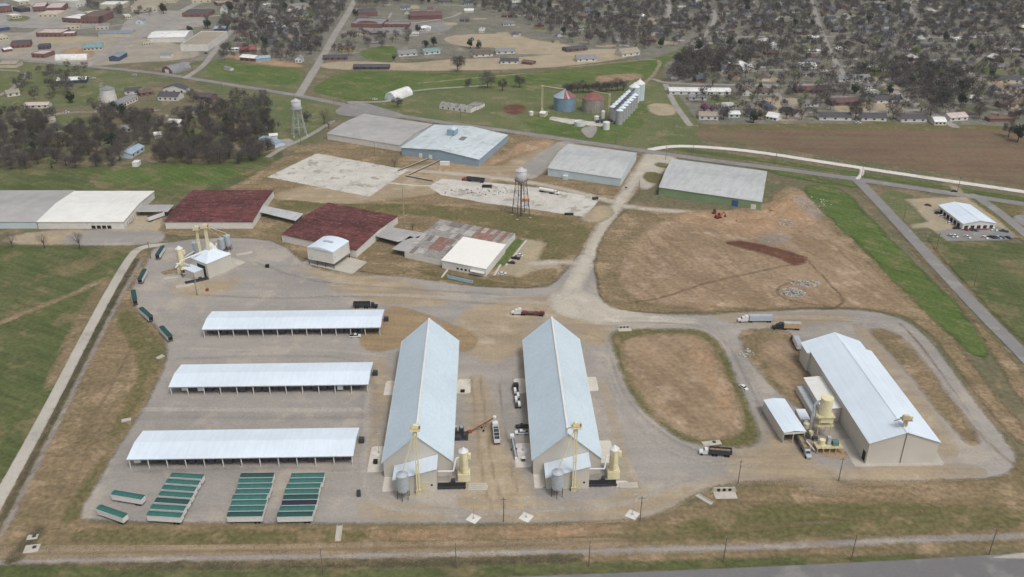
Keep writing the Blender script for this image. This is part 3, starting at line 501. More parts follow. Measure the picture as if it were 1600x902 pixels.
# ============================================================ BUILDINGS
def frame(fl, fr, bk, z):
    """footprint rectangle from three surveyed corners at level z: base centre, length, depth, heading"""
    a, b, c = S(*fl, z), S(*fr, z), S(*bk, z); d = b-a; L = np.linalg.norm(d); d = d/L; n = np.array([-d[1], d[0]])
    D = float((c-a) @ n); ctr = a+d*L/2+n*D/2
    return ctr, float(L), D, math.atan2(d[1], d[0])
def wall_mesh(L, D, h, hr, axis, z0=0.0):
    m = MB()
    if axis == 'x': m.prism([(-D/2, z0), (D/2, z0), (D/2, h), (0, hr), (-D/2, h)], -L/2, L/2, 'x')
    else: m.prism([(-L/2, z0), (L/2, z0), (L/2, h), (0, hr), (-L/2, h)], -D/2, D/2, 'y')
    return m
def roof_slopes(L, D, h, hr, axis, ov=0.4, t=0.18):
    """two thick slopes, returned apart so that each is a part"""
    out = []
    for s in (-1, 1):
        m = MB(); k = 0.06
        if axis == 'x':
            e = D/2+ov; zr = hr+k; ze = h+k-(hr-h)/(D/2)*ov
            q = [(-L/2-ov, s*e, ze), (L/2+ov, s*e, ze), (L/2+ov, 0, zr), (-L/2-ov, 0, zr)]
        else:
            e = L/2+ov; zr = hr+k; ze = h+k-(hr-h)/(L/2)*ov
            q = [(s*e, -D/2-ov, ze), (s*e, D/2+ov, ze), (0, D/2+ov, zr), (0, -D/2-ov, zr)]
        if (s > 0) == (axis == 'x'): q = q[::-1]
        m.slab(q, -t) if False else m.slab([(p[0], p[1], p[2]+t) for p in q], t); out.append(m)
    return out
def gable(name, label, cat, fl, fr, bk, eave, ridge, axis='x', wm=w_grey, rm=roof_white, pick=None, ov=0.4, group=None, cap=True, rm2=None):
    ctr, L, D, a = frame(fl, fr, bk, eave if pick is None else pick)
    t = empty(name, label, cat, ctr, a, group)
    wall_mesh(L, D, eave, ridge, axis).build('wall', wm, t)
    for i, m in enumerate(roof_slopes(L, D, eave, ridge, axis, ov)): m.build('roof_slope', (rm2 or rm) if i else rm, t)
    if cap:
        c = MB(); c.box(0, 0, ridge+0.22, (L+2*ov+0.1) if axis == 'x' else 0.7, 0.7 if axis == 'x' else (D+2*ov+0.1), 0.09); c.build('ridge_cap', rm, t)
    t['_L'], t['_D'], t['_h'] = L, D, eave
    return t
def flat(name, label, cat, fl, fr, bk, h, wm, rm, pick=None, parapet=0.5, group=None):
    ctr, L, D, a = frame(fl, fr, bk, h if pick is None else pick)
    t = empty(name, label, cat, ctr, a, group)
    MB().box(0, 0, 0, L, D, h).build('wall', wm, t)
    MB().box(0, 0, h+0.003, L-0.5, D-0.5, 0.12).build('roof', rm, t)
    if parapet:
        p = MB(); 
        for s in (-1, 1): p.box(0, s*(D/2-0.12), h+0.002, L+0.05, 0.3, parapet); p.box(s*(L/2-0.12), 0, h+0.002, 0.3, D-0.36, parapet)
        p.build('parapet', wm, t)
    t['_L'], t['_D'], t['_h'] = L, D, h
    return t
def opening(t, x, z0, w, h, side='front', mat=dark, name='door', proud=0.05):
    """a framed door or window on a wall of a building; x along the wall"""
    L, D = t['_L'], t['_D']; m = MB(); e = 0.12
    if side in ('front', 'back'):
        s = -1 if side == 'front' else 1; m.box(x, s*(D/2+proud/2+0.003), z0+0.004, w, proud, h)
    else:
        s = -1 if side == 'left' else 1; m.box(s*(L/2+proud/2+0.003), x, z0+0.004, proud, w, h)
    return m.build(name, mat, t)

# ---- three long open sheds full of parked drying trailers
SHED_X0, SHED_X1, SHED_D, SHED_H, SHED_R = -144.6, -55.6, 18.2, 4.9, 6.1
shed_y = [296.9, 349.3, 402.0]
shed_lab = ['long white open sided shed nearest the parked green trailers', 'middle one of the three long white open sided trailer sheds', 'long white open sided shed farthest back behind the other two']
L = SHED_X1-SHED_X0
sh0 = empty('trailer_shed', shed_lab[0], 'shed', ((SHED_X0+SHED_X1)/2, shed_y[0]), 0, 'open trailer sheds')
for m in roof_slopes(L, SHED_D, SHED_H, SHED_R, 'x', 0.5): m.build('roof_slope', roof_white, sh0)
MB().box(0, 0, SHED_R+0.22, L+1.1, 0.6, 0.08).build('ridge_cap', roof_white, sh0)
for s in (-1, 1):
    MB().box(0, s*(SHED_D/2-0.15), SHED_H-0.75, L, 0.2, 0.55).build('eave_beam', w_grey, sh0)
    MB().prism([(-SHED_D/2, SHED_H-0.8), (SHED_D/2, SHED_H-0.8), (SHED_D/2, SHED_H-0.05), (0, SHED_R-0.05), (-SHED_D/2, SHED_H-0.05)], s*(L/2)-0.1, s*(L/2)+0.1, 'x').build('gable_panel', w_grey, sh0)
pm = MB().box(0, 0, 0, 0.36, 0.36, SHED_H-0.1).mesh('post', w_white)
NB = 12
for i in range(NB+1):
    for s in (-1, 0, 1):
        o = bpy.data.objects.new('post', pm); COL.objects.link(o); o.parent = sh0; o.location = (-L/2+0.15+i*(L-0.3)/NB, s*(SHED_D/2-0.2), 0)
MB().box(L/2+1.6, SHED_D/2-3.0, 0.0, 2.2, 2.0, 2.3).build('dryer_unit', steel_d, sh0)
for i in (1, 2): clone(sh0, ((SHED_X0+SHED_X1)/2, shed_y[i]), 0, shed_lab[i])

# ---- the two tall peanut warehouses (twins)
def warehouse(x0, label):
    x1 = x0+26.8; y0, y1 = 279.9, 373.4; L, D = x1-x0, y1-y0; cx, cy = (x0+x1)/2, (y0+y1)/2
    t = empty('peanut_warehouse', label, 'warehouse', (cx, cy), 0, 'tall peanut warehouses')
    wall_mesh(L, D, 7.8, 19.9, 'y').build('wall', w_grey, t)
    for m in roof_slopes(L, D, 7.8, 19.9, 'y', 0.5, 0.2): m.build('roof_slope', roof_pale, t)
    MB().box(0, 0, 20.15, 0.9, D+1.2, 0.12).build('ridge_cap', white, t)
    for s in (-1, 1):
        MB().box(s*(L/2+0.62), 0, 7.15, 0.18, D+1.0, 0.3).build('gutter', white, t)
        for yy in (-D/2+16, D/2-30):
            MB().box(s*(L/2+0.04), yy, 0, 0.08, 4.6, 5.0).build('roller_door', conc_m, t)
    t['_L'], t['_D'] = L, D
    return t
def headhouse(x0, label):
    """sloped-roof receiving room in front of a warehouse"""
    t = empty('head_house', label, 'building', (x0+12.9, 275.4), 0, 'sloped head houses')
    hl, hr, w, d = 5.6, 10.6, 16.6, 8.8
    MB().prism([(-w/2, 0), (w/2, 0), (w/2, hr), (-w/2, hl)], -d/2, d/2, 'y').build('wall', w_grey, t)
    sl = (hr-hl)/w
    MB().slab([(-w/2-0.4, -d/2-0.4, hl-0.4*sl+0.28), (w/2+0.4, -d/2-0.4, hr+0.4*sl+0.28), (w/2+0.4, d/2-0.05, hr+0.4*sl+0.28), (-w/2-0.4, d/2-0.05, hl-0.4*sl+0.28)], 0.2).build('roof', roof_white, t)
    MB().box(3.6, -d/2-0.035, 0, 4.2, 0.07, 4.4).build('roller_door', w_cream, t)
    MB().box(6.4, -d/2-0.03, 2.6, 0.8, 0.06, 0.8).build('vent', dark, t)
    return t
def bin_tank(x, y, label, r=2.3, z0=2.2, h=9.0, group='hopper bins', hop=1.8, legs=6, mat=steel):
    t = empty('hopper_bin', label, 'bin', (x, y), 0, group)
    MB().cyl(0, 0, z0+hop, r, r, h-hop, 22).build('shell', mat, t)
    b = MB()
    for i in range(1, 5): b.cyl(0, 0, z0+hop+(h-hop)*i/5, r+0.06, r+0.06, 0.12, 22)
    b.build('band', mat, t)
    MB().lathe(0, 0, [(r+0.12, z0+h-0.02), (r+0.1, z0+h+0.08), (0.5, z0+h+r*0.42), (0.45, z0+h+r*0.42+0.3)], 22).build('roof', mat, t)
    MB().cyl(0, 0, z0, 0.45, r-0.02, hop, 22).build('hopper', mat, t)
    lg = MB().box(0, 0, 0, 0.22, 0.22, z0+hop+0.5).mesh('leg', steel_d)
    for i in range(legs):
        o = bpy.data.objects.new('leg', lg); COL.objects.link(o); o.parent = t; a = 2*math.pi*i/legs+0.4; o.location = ((r+0.05)*math.cos(a), (r+0.05)*math.sin(a), 0)
    return t
def elevator(x, y, h, spouts, label, w=0.5, gap=0.85, roof_z=0.0, mat=yellow):
    """bucket elevator: boot, two trunking legs, head with drive and platform, spouts to given points"""
    t = empty('bucket_elevator', label, 'elevator', (x, y), 0, 'yellow bucket elevators')
    MB().box(0, 0, roof_z, gap+1.2, 1.3, 2.0).build('boot', yel_d, t)
    for s in (-1, 1): MB().box(s*gap/2, 0, roof_z+2.0, w, w, h-roof_z-2.0).build('trunking', mat, t)
    n = int((h-roof_z)/5); br = MB()
    for i in range(1, n+1): br.box(0, 0, roof_z+i*5-1.5, gap-w-0.02, 0.12, 0.35)
    br.build('brace', yel_d, t)
    MB().prism([(-1.3, h), (1.3, h), (1.3, h+1.0), (0.7, h+1.8), (-0.7, h+1.8), (-1.3, h+1.0)], -0.6, 0.6, 'y').build('head', mat, t)
    pf = MB().box(0, 0, h-0.35, 3.8, 3.0, 0.12)
    for sx in (-1, 1):
        for sy in (-1, 1): pf.box(sx*1.85, sy*1.45, h-0.23, 0.08, 0.08, 1.1)
    for s in (-1, 1): pf.box(0, s*1.45, h+0.8, 3.7, 0.06, 0.06); pf.box(s*1.85, 0, h+0.8, 0.06, 2.8, 0.06)
    pf.build('platform', yel_d, t)
    MB().box(1.5, 0.0, h+0.1, 0.9, 0.8, 0.8).build('drive', rust, t)
    for p in spouts:
        MB().tube((0, 0, h+0.6), (p[0]-x, p[1]-y, p[2]), 0.24, 8).build('spout', mat, t)
    return t
def dust_tower(x, y, label, duct, r=1.75, h=14.5):
    t = empty('dust_collector', label, 'dust collector', (x, y), 0, 'yellow dust collectors')
    MB().box(0, 0, 0, 4.8, 4.0, 3.6).build('base_box', yellow, t)
    MB().box(0, 0, 3.602, 4.2, 3.4, 0.25).build('deck', yel_d, t)
    MB().cyl(0, 0.2, 3.86, r, r, h-5.2, 20).build('shell', yellow, t)
    MB().cyl(0, 0.2, h-1.338, r+0.2, r+0.2, 0.3, 20).build('collar', white, t)
    MB().lathe(0, 0.2, [(r+0.1, h-1.036), (r*0.55, h-0.2), (0.15, h+0.7)], 20).build('cone_roof', white, t)
    MB().box(r+0.55, 0.2, h-4.6, 1.0, 1.5, 2.2).build('inlet', yellow, t)
    b = MB()
    for i in range(3): b.cyl(0, 0.2, 5.2+i*2.1, r+0.05, r+0.05, 0.15, 20)
    b.build('band', yel_d, t)
    ld = MB()
    for s in (-1, 1): ld.box(-0.6+s*0.25, -r+0.0, 4.0, 0.06, 0.3, h-6)
    for i in range(14): ld.box(-0.6, -r-0.02, 4.3+i*0.6, 0.5, 0.06, 0.06)
    ld.build('ladder', yel_d, t)
    MB().path([(p[0]-x, p[1]-y, p[2]) for p in duct], 0.32, 8).build('duct', white, t)
    return t
WX = {0: -42.2, 1: 16.8}
side = ['left hand', 'right hand']
for i in (0, 1):
    x0 = WX[i]
    warehouse(x0, ['tall steep roofed pale blue warehouse nearest the open sheds', 'tall steep roofed pale blue warehouse nearest the dirt island'][i])
    headhouse(x0, ['grey head house with white sloping roof before the left tall warehouse', 'grey head house with white sloping roof before the right tall warehouse'][i])
    bin_tank(x0+8.6, 267.4, ['silver bin on legs before the left tall warehouse', 'silver bin on legs before the right tall warehouse'][i], group='silver bins on legs')
    hx = x0+15.2 if i else x0+14.2
    elevator(hx, 269.8, 30.5, [(x0+13.2, 282, 20.6), (x0+9, 267.6, 12.8)], ['pale yellow bucket elevator rising before the left tall warehouse', 'pale yellow bucket elevator rising before the right tall warehouse'][i])
    dx, dy = x0+31.6, 278.2
    dust_tower(dx, dy, ['pale yellow dust tower on a box beside the left tall warehouse', 'pale yellow dust tower on a box beside the right tall warehouse'][i], [(x0+21.5, 275.2, 6.2), (x0+27.6, 275.2, 6.2), (x0+28.6, 277.5, 10.5), (dx-1.2, dy, 10.8)])
    c = empty('pit_conveyor', ['dark steel conveyor between the left head house and its pad', 'dark steel conveyor between the right head house and its pad'][i], 'conveyor', (x0+26.9, 273.0), 0, 'dark pit conveyors')
    MB().box(0, -1.3, 0.5, 11, 0.18, 0.9).build('side_rail', steel_d, c); MB().box(0, 1.3, 0.5, 11, 0.18, 0.9).build('side_rail', steel_d, c)
    MB().box(0, 0, 0.62, 10.8, 2.3, 0.2).build('belt', black, c)
    for k in range(6):
        MB().box(-5+k*2, 0, 0, 0.16, 2.9, 0.48).build('cross_leg', steel_d, c)
    MB().cyl(0.5, 2.2, 0, 0.9, 0.9, 2.2, 12).build('motor_housing', steel_d, c)
    g = empty('pit_cover', ['pale slatted pit cover at the end of the left conveyor', 'pale slatted pit cover at the end of the right conveyor'][i], 'pit cover', (x0+37, 272.8), 0, 'pale pit covers')
    pm_ = MB().box(0, 0, 0, 7.2, 1.0, 0.5).mesh('cover_plank', conc_m)
    for k in range(4 if i == 0 else 3):
        o = bpy.data.objects.new('cover_plank', pm_); COL.objects.link(o); o.parent = g; o.location = (0, -1.8+k*1.13, 0.02)

# ---- shelling plant on the right
t = empty('shelling_plant', 'long white roofed plant building at the far right of the yard', 'plant building', (165.9, 318.5), 0)
def prt(m, n, mt, par=None): return m.build(n, mt, par or t)
wall_mesh(28.2, 70.4, 10.4, 15.4, 'y').build('wall', w_grey, t)
wb = MB().prism([(-15.4, 0), (12.4, 0), (12.4, 10.0), (-0.2, 14.9), (-15.4, 9.6)], 35.21, 45.2, 'y'); wb.build('rear_wall', w_grey, t)
for m in roof_slopes(28.2, 70.4, 10.4, 15.4, 'y', 0.5, 0.2): m.build('roof_slope', roof_white, t)
MB().slab([(-16.0, 35.75, 9.7), (-0.2, 35.75, 15.2), (-0.2, 45.7, 15.2), (-16.0, 45.7, 9.7)], 0.25).build('rear_roof_slope', roof_white, t)
MB().slab([(-0.2, 35.75, 15.2), (13.0, 35.75, 10.05), (13.0, 45.7, 10.05), (-0.2, 45.7, 15.2)], 0.25).build('rear_roof_slope', roof_white, t)
MB().box(0, 0, 15.62, 0.9, 71.5, 0.1).build('ridge_cap', roof_white, t)
MB().tube((0.0, -35.35, 0.3), (0.0, -35.35, 15.0), 0.12, 6).build('downpipe', steel_d, t)
MB().box(-14.14, -32.6, 0, 0.08, 2.6, 4.6).build('door', dark, t)
for k in range(6): MB().box(14.13, -24+k*10.5, 0.0, 0.06, 3.4, 3.6).build('side_door', conc_m, t)
e = empty('roof_leg_head', 'small tan elevator head standing on the white plant roof ridge', 'elevator head', (165.9, 286.8, 15.75), 0)
MB().box(0, 0, 0, 0.7, 0.7, 3.6).build('trunking', yel_d, e); MB().box(1.1, 0.2, 0, 0.6, 0.6, 3.2).build('trunking', yel_d, e)
MB().prism([(-1.3, 3.6), (2.0, 3.6), (2.0, 4.6), (1.0, 5.4), (-0.8, 5.4), (-1.3, 4.6)], -0.6, 0.7, 'y').build('head', yel_d, e)
MB().box(0.4, 0, 3.42, 4.2, 3.0, 0.12).build('platform', wood, e); MB().box(2.5, 0.2, 3.6, 0.9, 0.8, 0.9).build('drive', yel_d, e)
MB().tube((-1.0, 0, 4.2), (-3.2, 2.2, 1.2), 0.25, 8).build('spout', yel_d, e)
gable('lean_to', 'tan roofed low annex against the left wall of the white plant', 'annex', (1264.5, 587), (1281.5, 587), (0, 0), 6.5, 7.2, 'y', w_grey, roof_cream) if False else None
a = empty('plant_annex', 'low tan roofed annex against the left wall of the white plant', 'annex', (147.6, 325.2), 0)
MB().prism([(-3.9, 0), (4.0, 0), (4.0, 7.2), (-3.9, 6.4)], -12.4, 12.4, 'y').build('wall', w_grey, a)
MB().slab([(-4.3, -12.8, 6.6), (4.05, -12.8, 7.45), (4.05, 12.8, 7.45), (-4.3, 12.8, 6.6)], 0.18).build('roof', roof_cream, a)
MB().box(-5.7, -1.0, 0, 3.5, 24, 3.2).build('lower_bay', w_grey, a); MB().box(-5.7, -1.0, 3.203, 3.2, 23.6, 0.12).build('lower_roof', steel, a)
# canopy over the truck pit
ctr, Lc, Dc, ac = frame((1225.5, 676), (1258.8, 674), (1202, 625), 5.6)
t = empty('truck_canopy', 'white roofed open ended truck canopy left of the plant', 'canopy', ctr, ac)
for m in roof_slopes(Lc, Dc, 5.5, 6.1, 'y', 0.25, 0.15): m.build('roof_slope', roof_white, t)
for s in (-1, 1): MB().box(s*(Lc/2-0.1), 0, 0, 0.2, Dc, 5.45).build('side_wall', w_grey, t)
MB().box(0, -Dc/2+0.1, 4.5, Lc-0.45, 0.2, 1.0).build('header', w_white, t)
MB().box(-0.4, -Dc/2+0.1, 0, 0.3, 0.25, 4.5).build('post', w_grey, t); MB().box(0, Dc/2-0.1, 0, Lc-0.45, 0.2, 5.4).build('back_wall', w_grey, t)
flat('control_room', 'small white flat roofed box room beside the truck canopy', 'room', (1251, 656), (1267, 656), (1243, 639), 3.6, w_grey, roof_white, parapet=0)
# big yellow baghouse with its steel platform
bx, by = 140.2, 303.0
t = empty('baghouse_filter', 'tall pale yellow baghouse with grey curved duct beside the plant', 'dust collector', (bx, by), 0)
MB().cyl(0, 0, 11.2, 2.5, 2.5, 7.6, 24).build('shell', yellow, t); MB().cyl(0, 0, 18.803, 2.65, 2.55, 0.35, 24).build('lid', yellow, t)
MB().cyl(0, 0, 7.4, 0.6, 2.5, 3.78, 24).build('hopper', yellow, t)
MB().box(0.4, -1.2, 8.2, 5.4, 3.0, 2.6).build('plenum', yellow, t)
lgm = MB().box(0, 0, 0, 0.3, 0.3, 11.2).mesh('leg', yel_d)
for sx in (-1, 1):
    for sy in (-1, 1):
        o = bpy.data.objects.new('leg', lgm); COL.objects.link(o); o.parent = t; o.location = (sx*2.7, sy*2.5, 0)
for z in (6.6, 11.0):
    pf = MB().box(0, 0, z, 7.2, 6.6, 0.15)
    for s in (-1, 1): pf.box(0, s*3.25, z+1.0, 7.2, 0.07, 0.07); pf.box(s*3.55, 0, z+1.0, 0.07, 6.5, 0.07)
    for k in range(6): pf.box(-3.5+k*1.4, -3.25, z+0.15, 0.07, 0.07, 0.9)
    pf.build('platform', yel_d, t)
arc = [(-2.2-2.6*math.sin(R(a_)), 0.4, 17.2-2.6+2.6*math.cos(R(a_))) for a_ in range(0, 100, 15)]
MB().path([(-1.2, 0.4, 17.2)]+arc+[(-4.8, 0.2, 9), (-4.8, 0, 3.0)], 0.55, 10).build('duct', steel, t)
MB().cyl(-4.8, -1.2, 0, 1.0, 1.0, 3.2, 14).build('fan_housing', yellow, t); MB().box(-3.6, -3.4, 0, 2.0, 1.6, 1.8).build('motor', steel_d, t)
t = empty('cleaning_skid', 'tan steel cleaning equipment frame under the yellow baghouse', 'equipment', (139.5, 292.5), 0)
MB().box(0, 0, 2.6, 11, 4.6, 0.2).build('deck', yel_d, t)
for k in range(5):
    for s in (-1, 1): MB().box(-5.2+k*2.6, s*2.1, 0, 0.25, 0.25, 2.6).build('leg', conc_m, t)
fr = MB()
for s in (-1, 1):
    fr.box(0, s*2.25, 3.7, 11, 0.08, 0.08)
    for k in range(7): fr.box(-5.4+k*1.8, s*2.25, 2.8, 0.08, 0.08, 0.9)
fr.build('railing', yel_d, t)
MB().cyl(-2.6, 0.5, 2.82, 1.2, 1.2, 2.4, 14).build('drum', yellow, t); MB().box(2.8, 0.4, 2.82, 2.4, 2.4, 1.8).build('separator', pmat('teal_machine', srgb(96, 128, 124), 0.6), t)
MB().tube((-9, 1.5, 4.0), (-5.5, -1.2, 0.6), 0.35, 8).build('spout', w_cream, t); MB().box(0.3, 1.0, 2.82, 1.4, 1.8, 3.4).build('hopper', steel, t)
t = empty('blower_set', 'cluster of cream cyclones and fans behind the baghouse duct', 'equipment', (133.6, 303.5), 0)
MB().lathe(0, 0, [(0.3, 1.5), (1.3, 4.0), (1.3, 6.0), (0.6, 6.4)], 14).build('cyclone', w_cream, t); MB().lathe(1.2, 3.2, [(0.3, 1.2), (1.0, 3.0), (1.0, 4.6), (0.5, 4.9)], 14).build('cyclone', white, t)
MB().box(0.2, -2.2, 0, 2.2, 2.0, 1.9).build('fan_box', steel_d, t); MB().box(0.6, 1.4, 0, 2.8, 4.6, 1.2).build('base_frame', yel_d, t)
t = empty('black_tank', 'small black tank standing near the plant annex corner', 'tank', (129.8, 317.2), 0)
MB().lathe(0, 0, [(0.9, 0.0), (0.9, 1.5), (0.5, 1.9)], 14).build('shell', black, t); MB().cyl(0.3, 0.0, 1.9, 0.25, 0.25, 0.3, 8).build('lid', white, t)

# ---- receiving plant on the upper left: hopper house, three bins, elevators
ctr, Lc, Dc, ac = frame((327, 436), (364, 420), (301, 424), 0)
t = empty('receiving_house', 'white roofed receiving house with tent shaped top among silver bins', 'building', ctr, ac)
MB().box(0, 0, 0, Lc, Dc, 9.5).build('wall', w_grey, t)
MB().add([(-Lc/2-.3, -Dc/2-.3, 9.55), (Lc/2+.3, -Dc/2-.3, 9.55), (Lc/2+.3, Dc/2+.3, 9.55), (-Lc/2-.3, Dc/2+.3, 9.55), (-1.6, -1.5, 13.2), (2.6, -1.5, 13.2), (2.6, 1.8, 13.2), (-1.6, 1.8, 13.2)], [(0, 1, 5, 4), (1, 2, 6, 5), (2, 3, 7, 6), (3, 0, 4, 7), (4, 5, 6, 7), (3, 2, 1, 0)]).build('roof', roof_white, t)
MB().box(0.6, 0, 13.22, 2.6, 2.2, 1.6).build('monitor', white, t)
MB().add([(Lc*0.05, Dc*0.05, 10.2), (Lc*0.42, Dc*0.05, 10.2), (Lc*0.42, Dc*0.42, 10.2), (Lc*0.05, Dc*0.42, 10.2), (Lc*0.2, Dc*0.2, 15.4), (Lc*0.28, Dc*0.2, 15.4), (Lc*0.28, Dc*0.28, 15.4), (Lc*0.2, Dc*0.28, 15.4)], [(0, 1, 5, 4), (1, 2, 6, 5), (2, 3, 7, 6), (3, 0, 4, 7), (4, 5, 6, 7), (3, 2, 1, 0)]).build('hopper_hood', white, t)
MB().path([(-Lc*0.2, Dc*0.1, 12.2), (-Lc*0.9, Dc*0.3, 11.0), (-Lc*1.2, Dc*0.3, 8.0)], 0.4, 8).build('duct', white, t)
MB().path([(Lc*0.4, Dc*0.2, 11.0), (Lc*0.8, Dc*0.7, 9.5)], 0.35, 8).build('duct', yellow, t)
for k in range(4): MB().box(Lc/2+2.0+k*1.8, Dc*0.25, 0, 0.25, 0.25, 4.2).build('rack_post', steel_d, t)
MB().box(Lc/2+4.7, Dc*0.25, 4.2, 6.4, 2.4, 0.3).build('rack_deck', yel_d, t); MB().box(Lc/2+4.0, Dc*0.25, 4.503, 2.4, 1.6, 1.5).build('cleaner', conc_m, t)
MB().box(-Lc/2-0.04, -Dc*0.15, 0, 0.08, Dc*0.45, 7.6).build('dark_bay', dark, t)
MB().box(-Lc/2-3.2, Dc*0.1, 0, 6.2, Dc*0.7, 5.2).build('side_bay', w_grey, t); MB().box(-Lc/2-3.2, Dc*0.1, 5.203, 6.5, Dc*0.72, 0.15).build('side_roof', roof_white, t)
HC = ctr
flat('pit_cover', 'tan flat pit slab right of the white receiving house', 'pit cover', (364, 420), (384, 411), (352, 409), 0.5, conc_m, conc_m, parapet=0, pick=0)
bl = [((309, 402), 'silver hopper bin left behind the white receiving house'), ((348, 396), 'silver hopper bin right behind the white receiving house'), ((357.5, 391), 'silver hopper bin farthest behind the white receiving house')]
BP = []
for (uv, lb) in bl:
    p = S(*uv); BP.append(p); bin_tank(p[0], p[1], lb, r=2.0, z0=1.6, h=8.2, hop=1.6, group='silver hopper bins')
p = S(326, 428)
e = elevator(p[0]+1.0, p[1]+4, 28, [(BP[1][0], BP[1][1], 11.2), (BP[2][0], BP[2][1], 11.2)], 'taller pale yellow bucket elevator with spouts over the receiving house', w=0.75, gap=0.9)
elevator(p[0]-4.6, p[1]+5.6, 26.0, [(BP[0][0]+0.6, BP[0][1], 11.0)], 'slimmer pale yellow bucket elevator beside the taller one', w=0.55, gap=0.7)
p = S(285, 428); q = S(300, 418)
dust_tower(p[0], p[1]+1.5, 'leaning looking pale yellow dust tower by the receiving house' if False else 'pale yellow dust tower with white cap by the receiving house', [(q[0]+2, q[1]+3, 9.0), (p[0]+1.5, p[1]+2, 9.4)], r=2.0, h=16.5)
p = S(293, 431)
t = empty('seed_cleaner', 'dark steel cleaner frame between the yellow tower and receiving house', 'equipment', p, 0.5)
for sx in (-1, 1):
    for sy in (-1, 1): MB().box(sx*2.8, sy*1.8, 0, 0.25, 0.25, 5.0).build('leg', steel_d, t)
MB().box(0, 0, 2.4, 6.0, 4.0, 0.2).build('deck', yel_d, t); MB().box(0, 0, 5.003, 6.0, 4.0, 0.2).build('top_deck', yel_d, t); MB().box(-0.8, 0, 2.603, 2.6, 2.2, 2.0).build('sieve_box', steel_d, t); MB().cyl(1.6, 0.2, 5.21, 0.9, 0.9, 1.6, 12).build('fan_housing', steel, t)
MB().path([(1.6, 0.2, 6.6), (-1.5, 0.6, 8.2), (-5.0, 1.0, 8.4)], 0.35, 8).build('duct', yellow, t)
p = S(268, 425)
t = empty('timber_stack', 'low stack of brown timber frames near the yellow dust tower', 'timber stack', p, 0.5)
for k in range(5): MB().box(-0.2*k, -2.4+k*1.2, 0.0, 9.0, 0.7, 0.7+0.2*(k % 2)).build('timber', wood, t)
for uv, rz, lb in (((270, 434), 0.45, 'tan concrete strip pad beside the brown timber stack'), ((289, 447), 0.45, 'pale strip pad at the end of the dark floor conveyor'), ((382, 397), 0.5, 'pale strip pad right of the silver hopper bins')):
    p = S(*uv); m = MB()
    t = empty('strip_pad', lb, 'pad', p, rz)
    for k in range(3): MB().box(0, -1.1+1.1*k, 0.02, 9.5, 1.05, 0.35+0.04*(k % 2)).build('plank', conc_m, t)
p = S(308, 440)
t = empty('floor_conveyor', 'dark floor conveyor leading out of the white receiving house', 'conveyor', p, 0.5)
for s in (-1, 1): MB().box(0, s*1.0, 0.2, 13, 0.2, 0.9).build('side_rail', steel_d, t)
MB().box(0, 0, 0.3, 12.8, 1.75, 0.25).build('belt', black, t); MB().box(2.0, 0.2, 0.56, 1.8, 1.4, 1.5).build('motor_housing', steel_d, t)

# ---- white storage box raised on posts
ctr, Lc, Dc, ac = frame((482.5, 413), (522.5, 421), (505, 395), 0)
t = empty('raised_storage', 'white boxy overhead storage raised on dark posts', 'overhead bin', ctr, ac)
arcp = [(-Lc/2-0.2+i*(Lc+0.4)/10, 11.0+1.5*(1-((i-5)/5)**2)) for i in range(11)]
MB().box(0, 0, 3.4, Lc, Dc, 7.6).build('wall', w_white, t)
MB().prism(arcp+[(Lc/2+0.2, 10.98), (-Lc/2-0.2, 10.98)][::1], -Dc/2-0.25, Dc/2+0.25, 'y').build('roof', roof_white, t)
MB().box(0, 0.5, 12.42, Lc*0.36, Dc*0.12, 0.35).build('ridge_vent', steel, t)
pm2 = MB().box(0, 0, 0, 0.3, 0.3, 3.4).mesh('post', steel_d)
for i in range(4):
    for s in (-1, 1):
        o = bpy.data.objects.new('post', pm2); COL.objects.link(o); o.parent = t; o.location = (-Lc/2+0.3+i*(Lc-0.6)/3, s*(Dc/2-0.3), 0)
sheet('storage_slab', m_conc, poly=[(472, 411), (551, 429), (574, 410), (545, 402), (500, 397)], cell=1.5, sm=0, margin=0.3)

# ---- old warehouses on the left
gable('old_warehouse', 'long grey roofed old warehouse at the left edge', 'warehouse', (-170, 347.5), (57, 347), (-90, 298.5), 4.6, 6.0, 'x', w_pblue, roof_grey)
t = gable('old_warehouse', 'broad cream roofed warehouse beside the grey one at left', 'warehouse', (58, 347), (192, 347), (110, 299.2), 4.9, 6.6, 'x', w_white, roof_cream, ov=0.5)
for k in range(4): opening(t, 8+k*3.4, 0.2, 2.6, 2.2, 'front', dark, 'bay_door')
for k in range(9): opening(t, -22+k*3.1, 0.4, 1.6, 2.4, 'right', conc_m, 'shutter')
gable('red_roofed_warehouse', 'rusty red roofed warehouse behind the receiving house', 'warehouse', (257.5, 347), (394, 347), (300, 297.5), 4.8, 6.2, 'x', w_white, roof_red)
gable('red_roofed_warehouse', 'rusty red roofed warehouse behind the raised white storage', 'warehouse', (440, 367), (556, 391.5), (507, 316.5), 4.8, 6.2, 'x', w_white, roof_red)
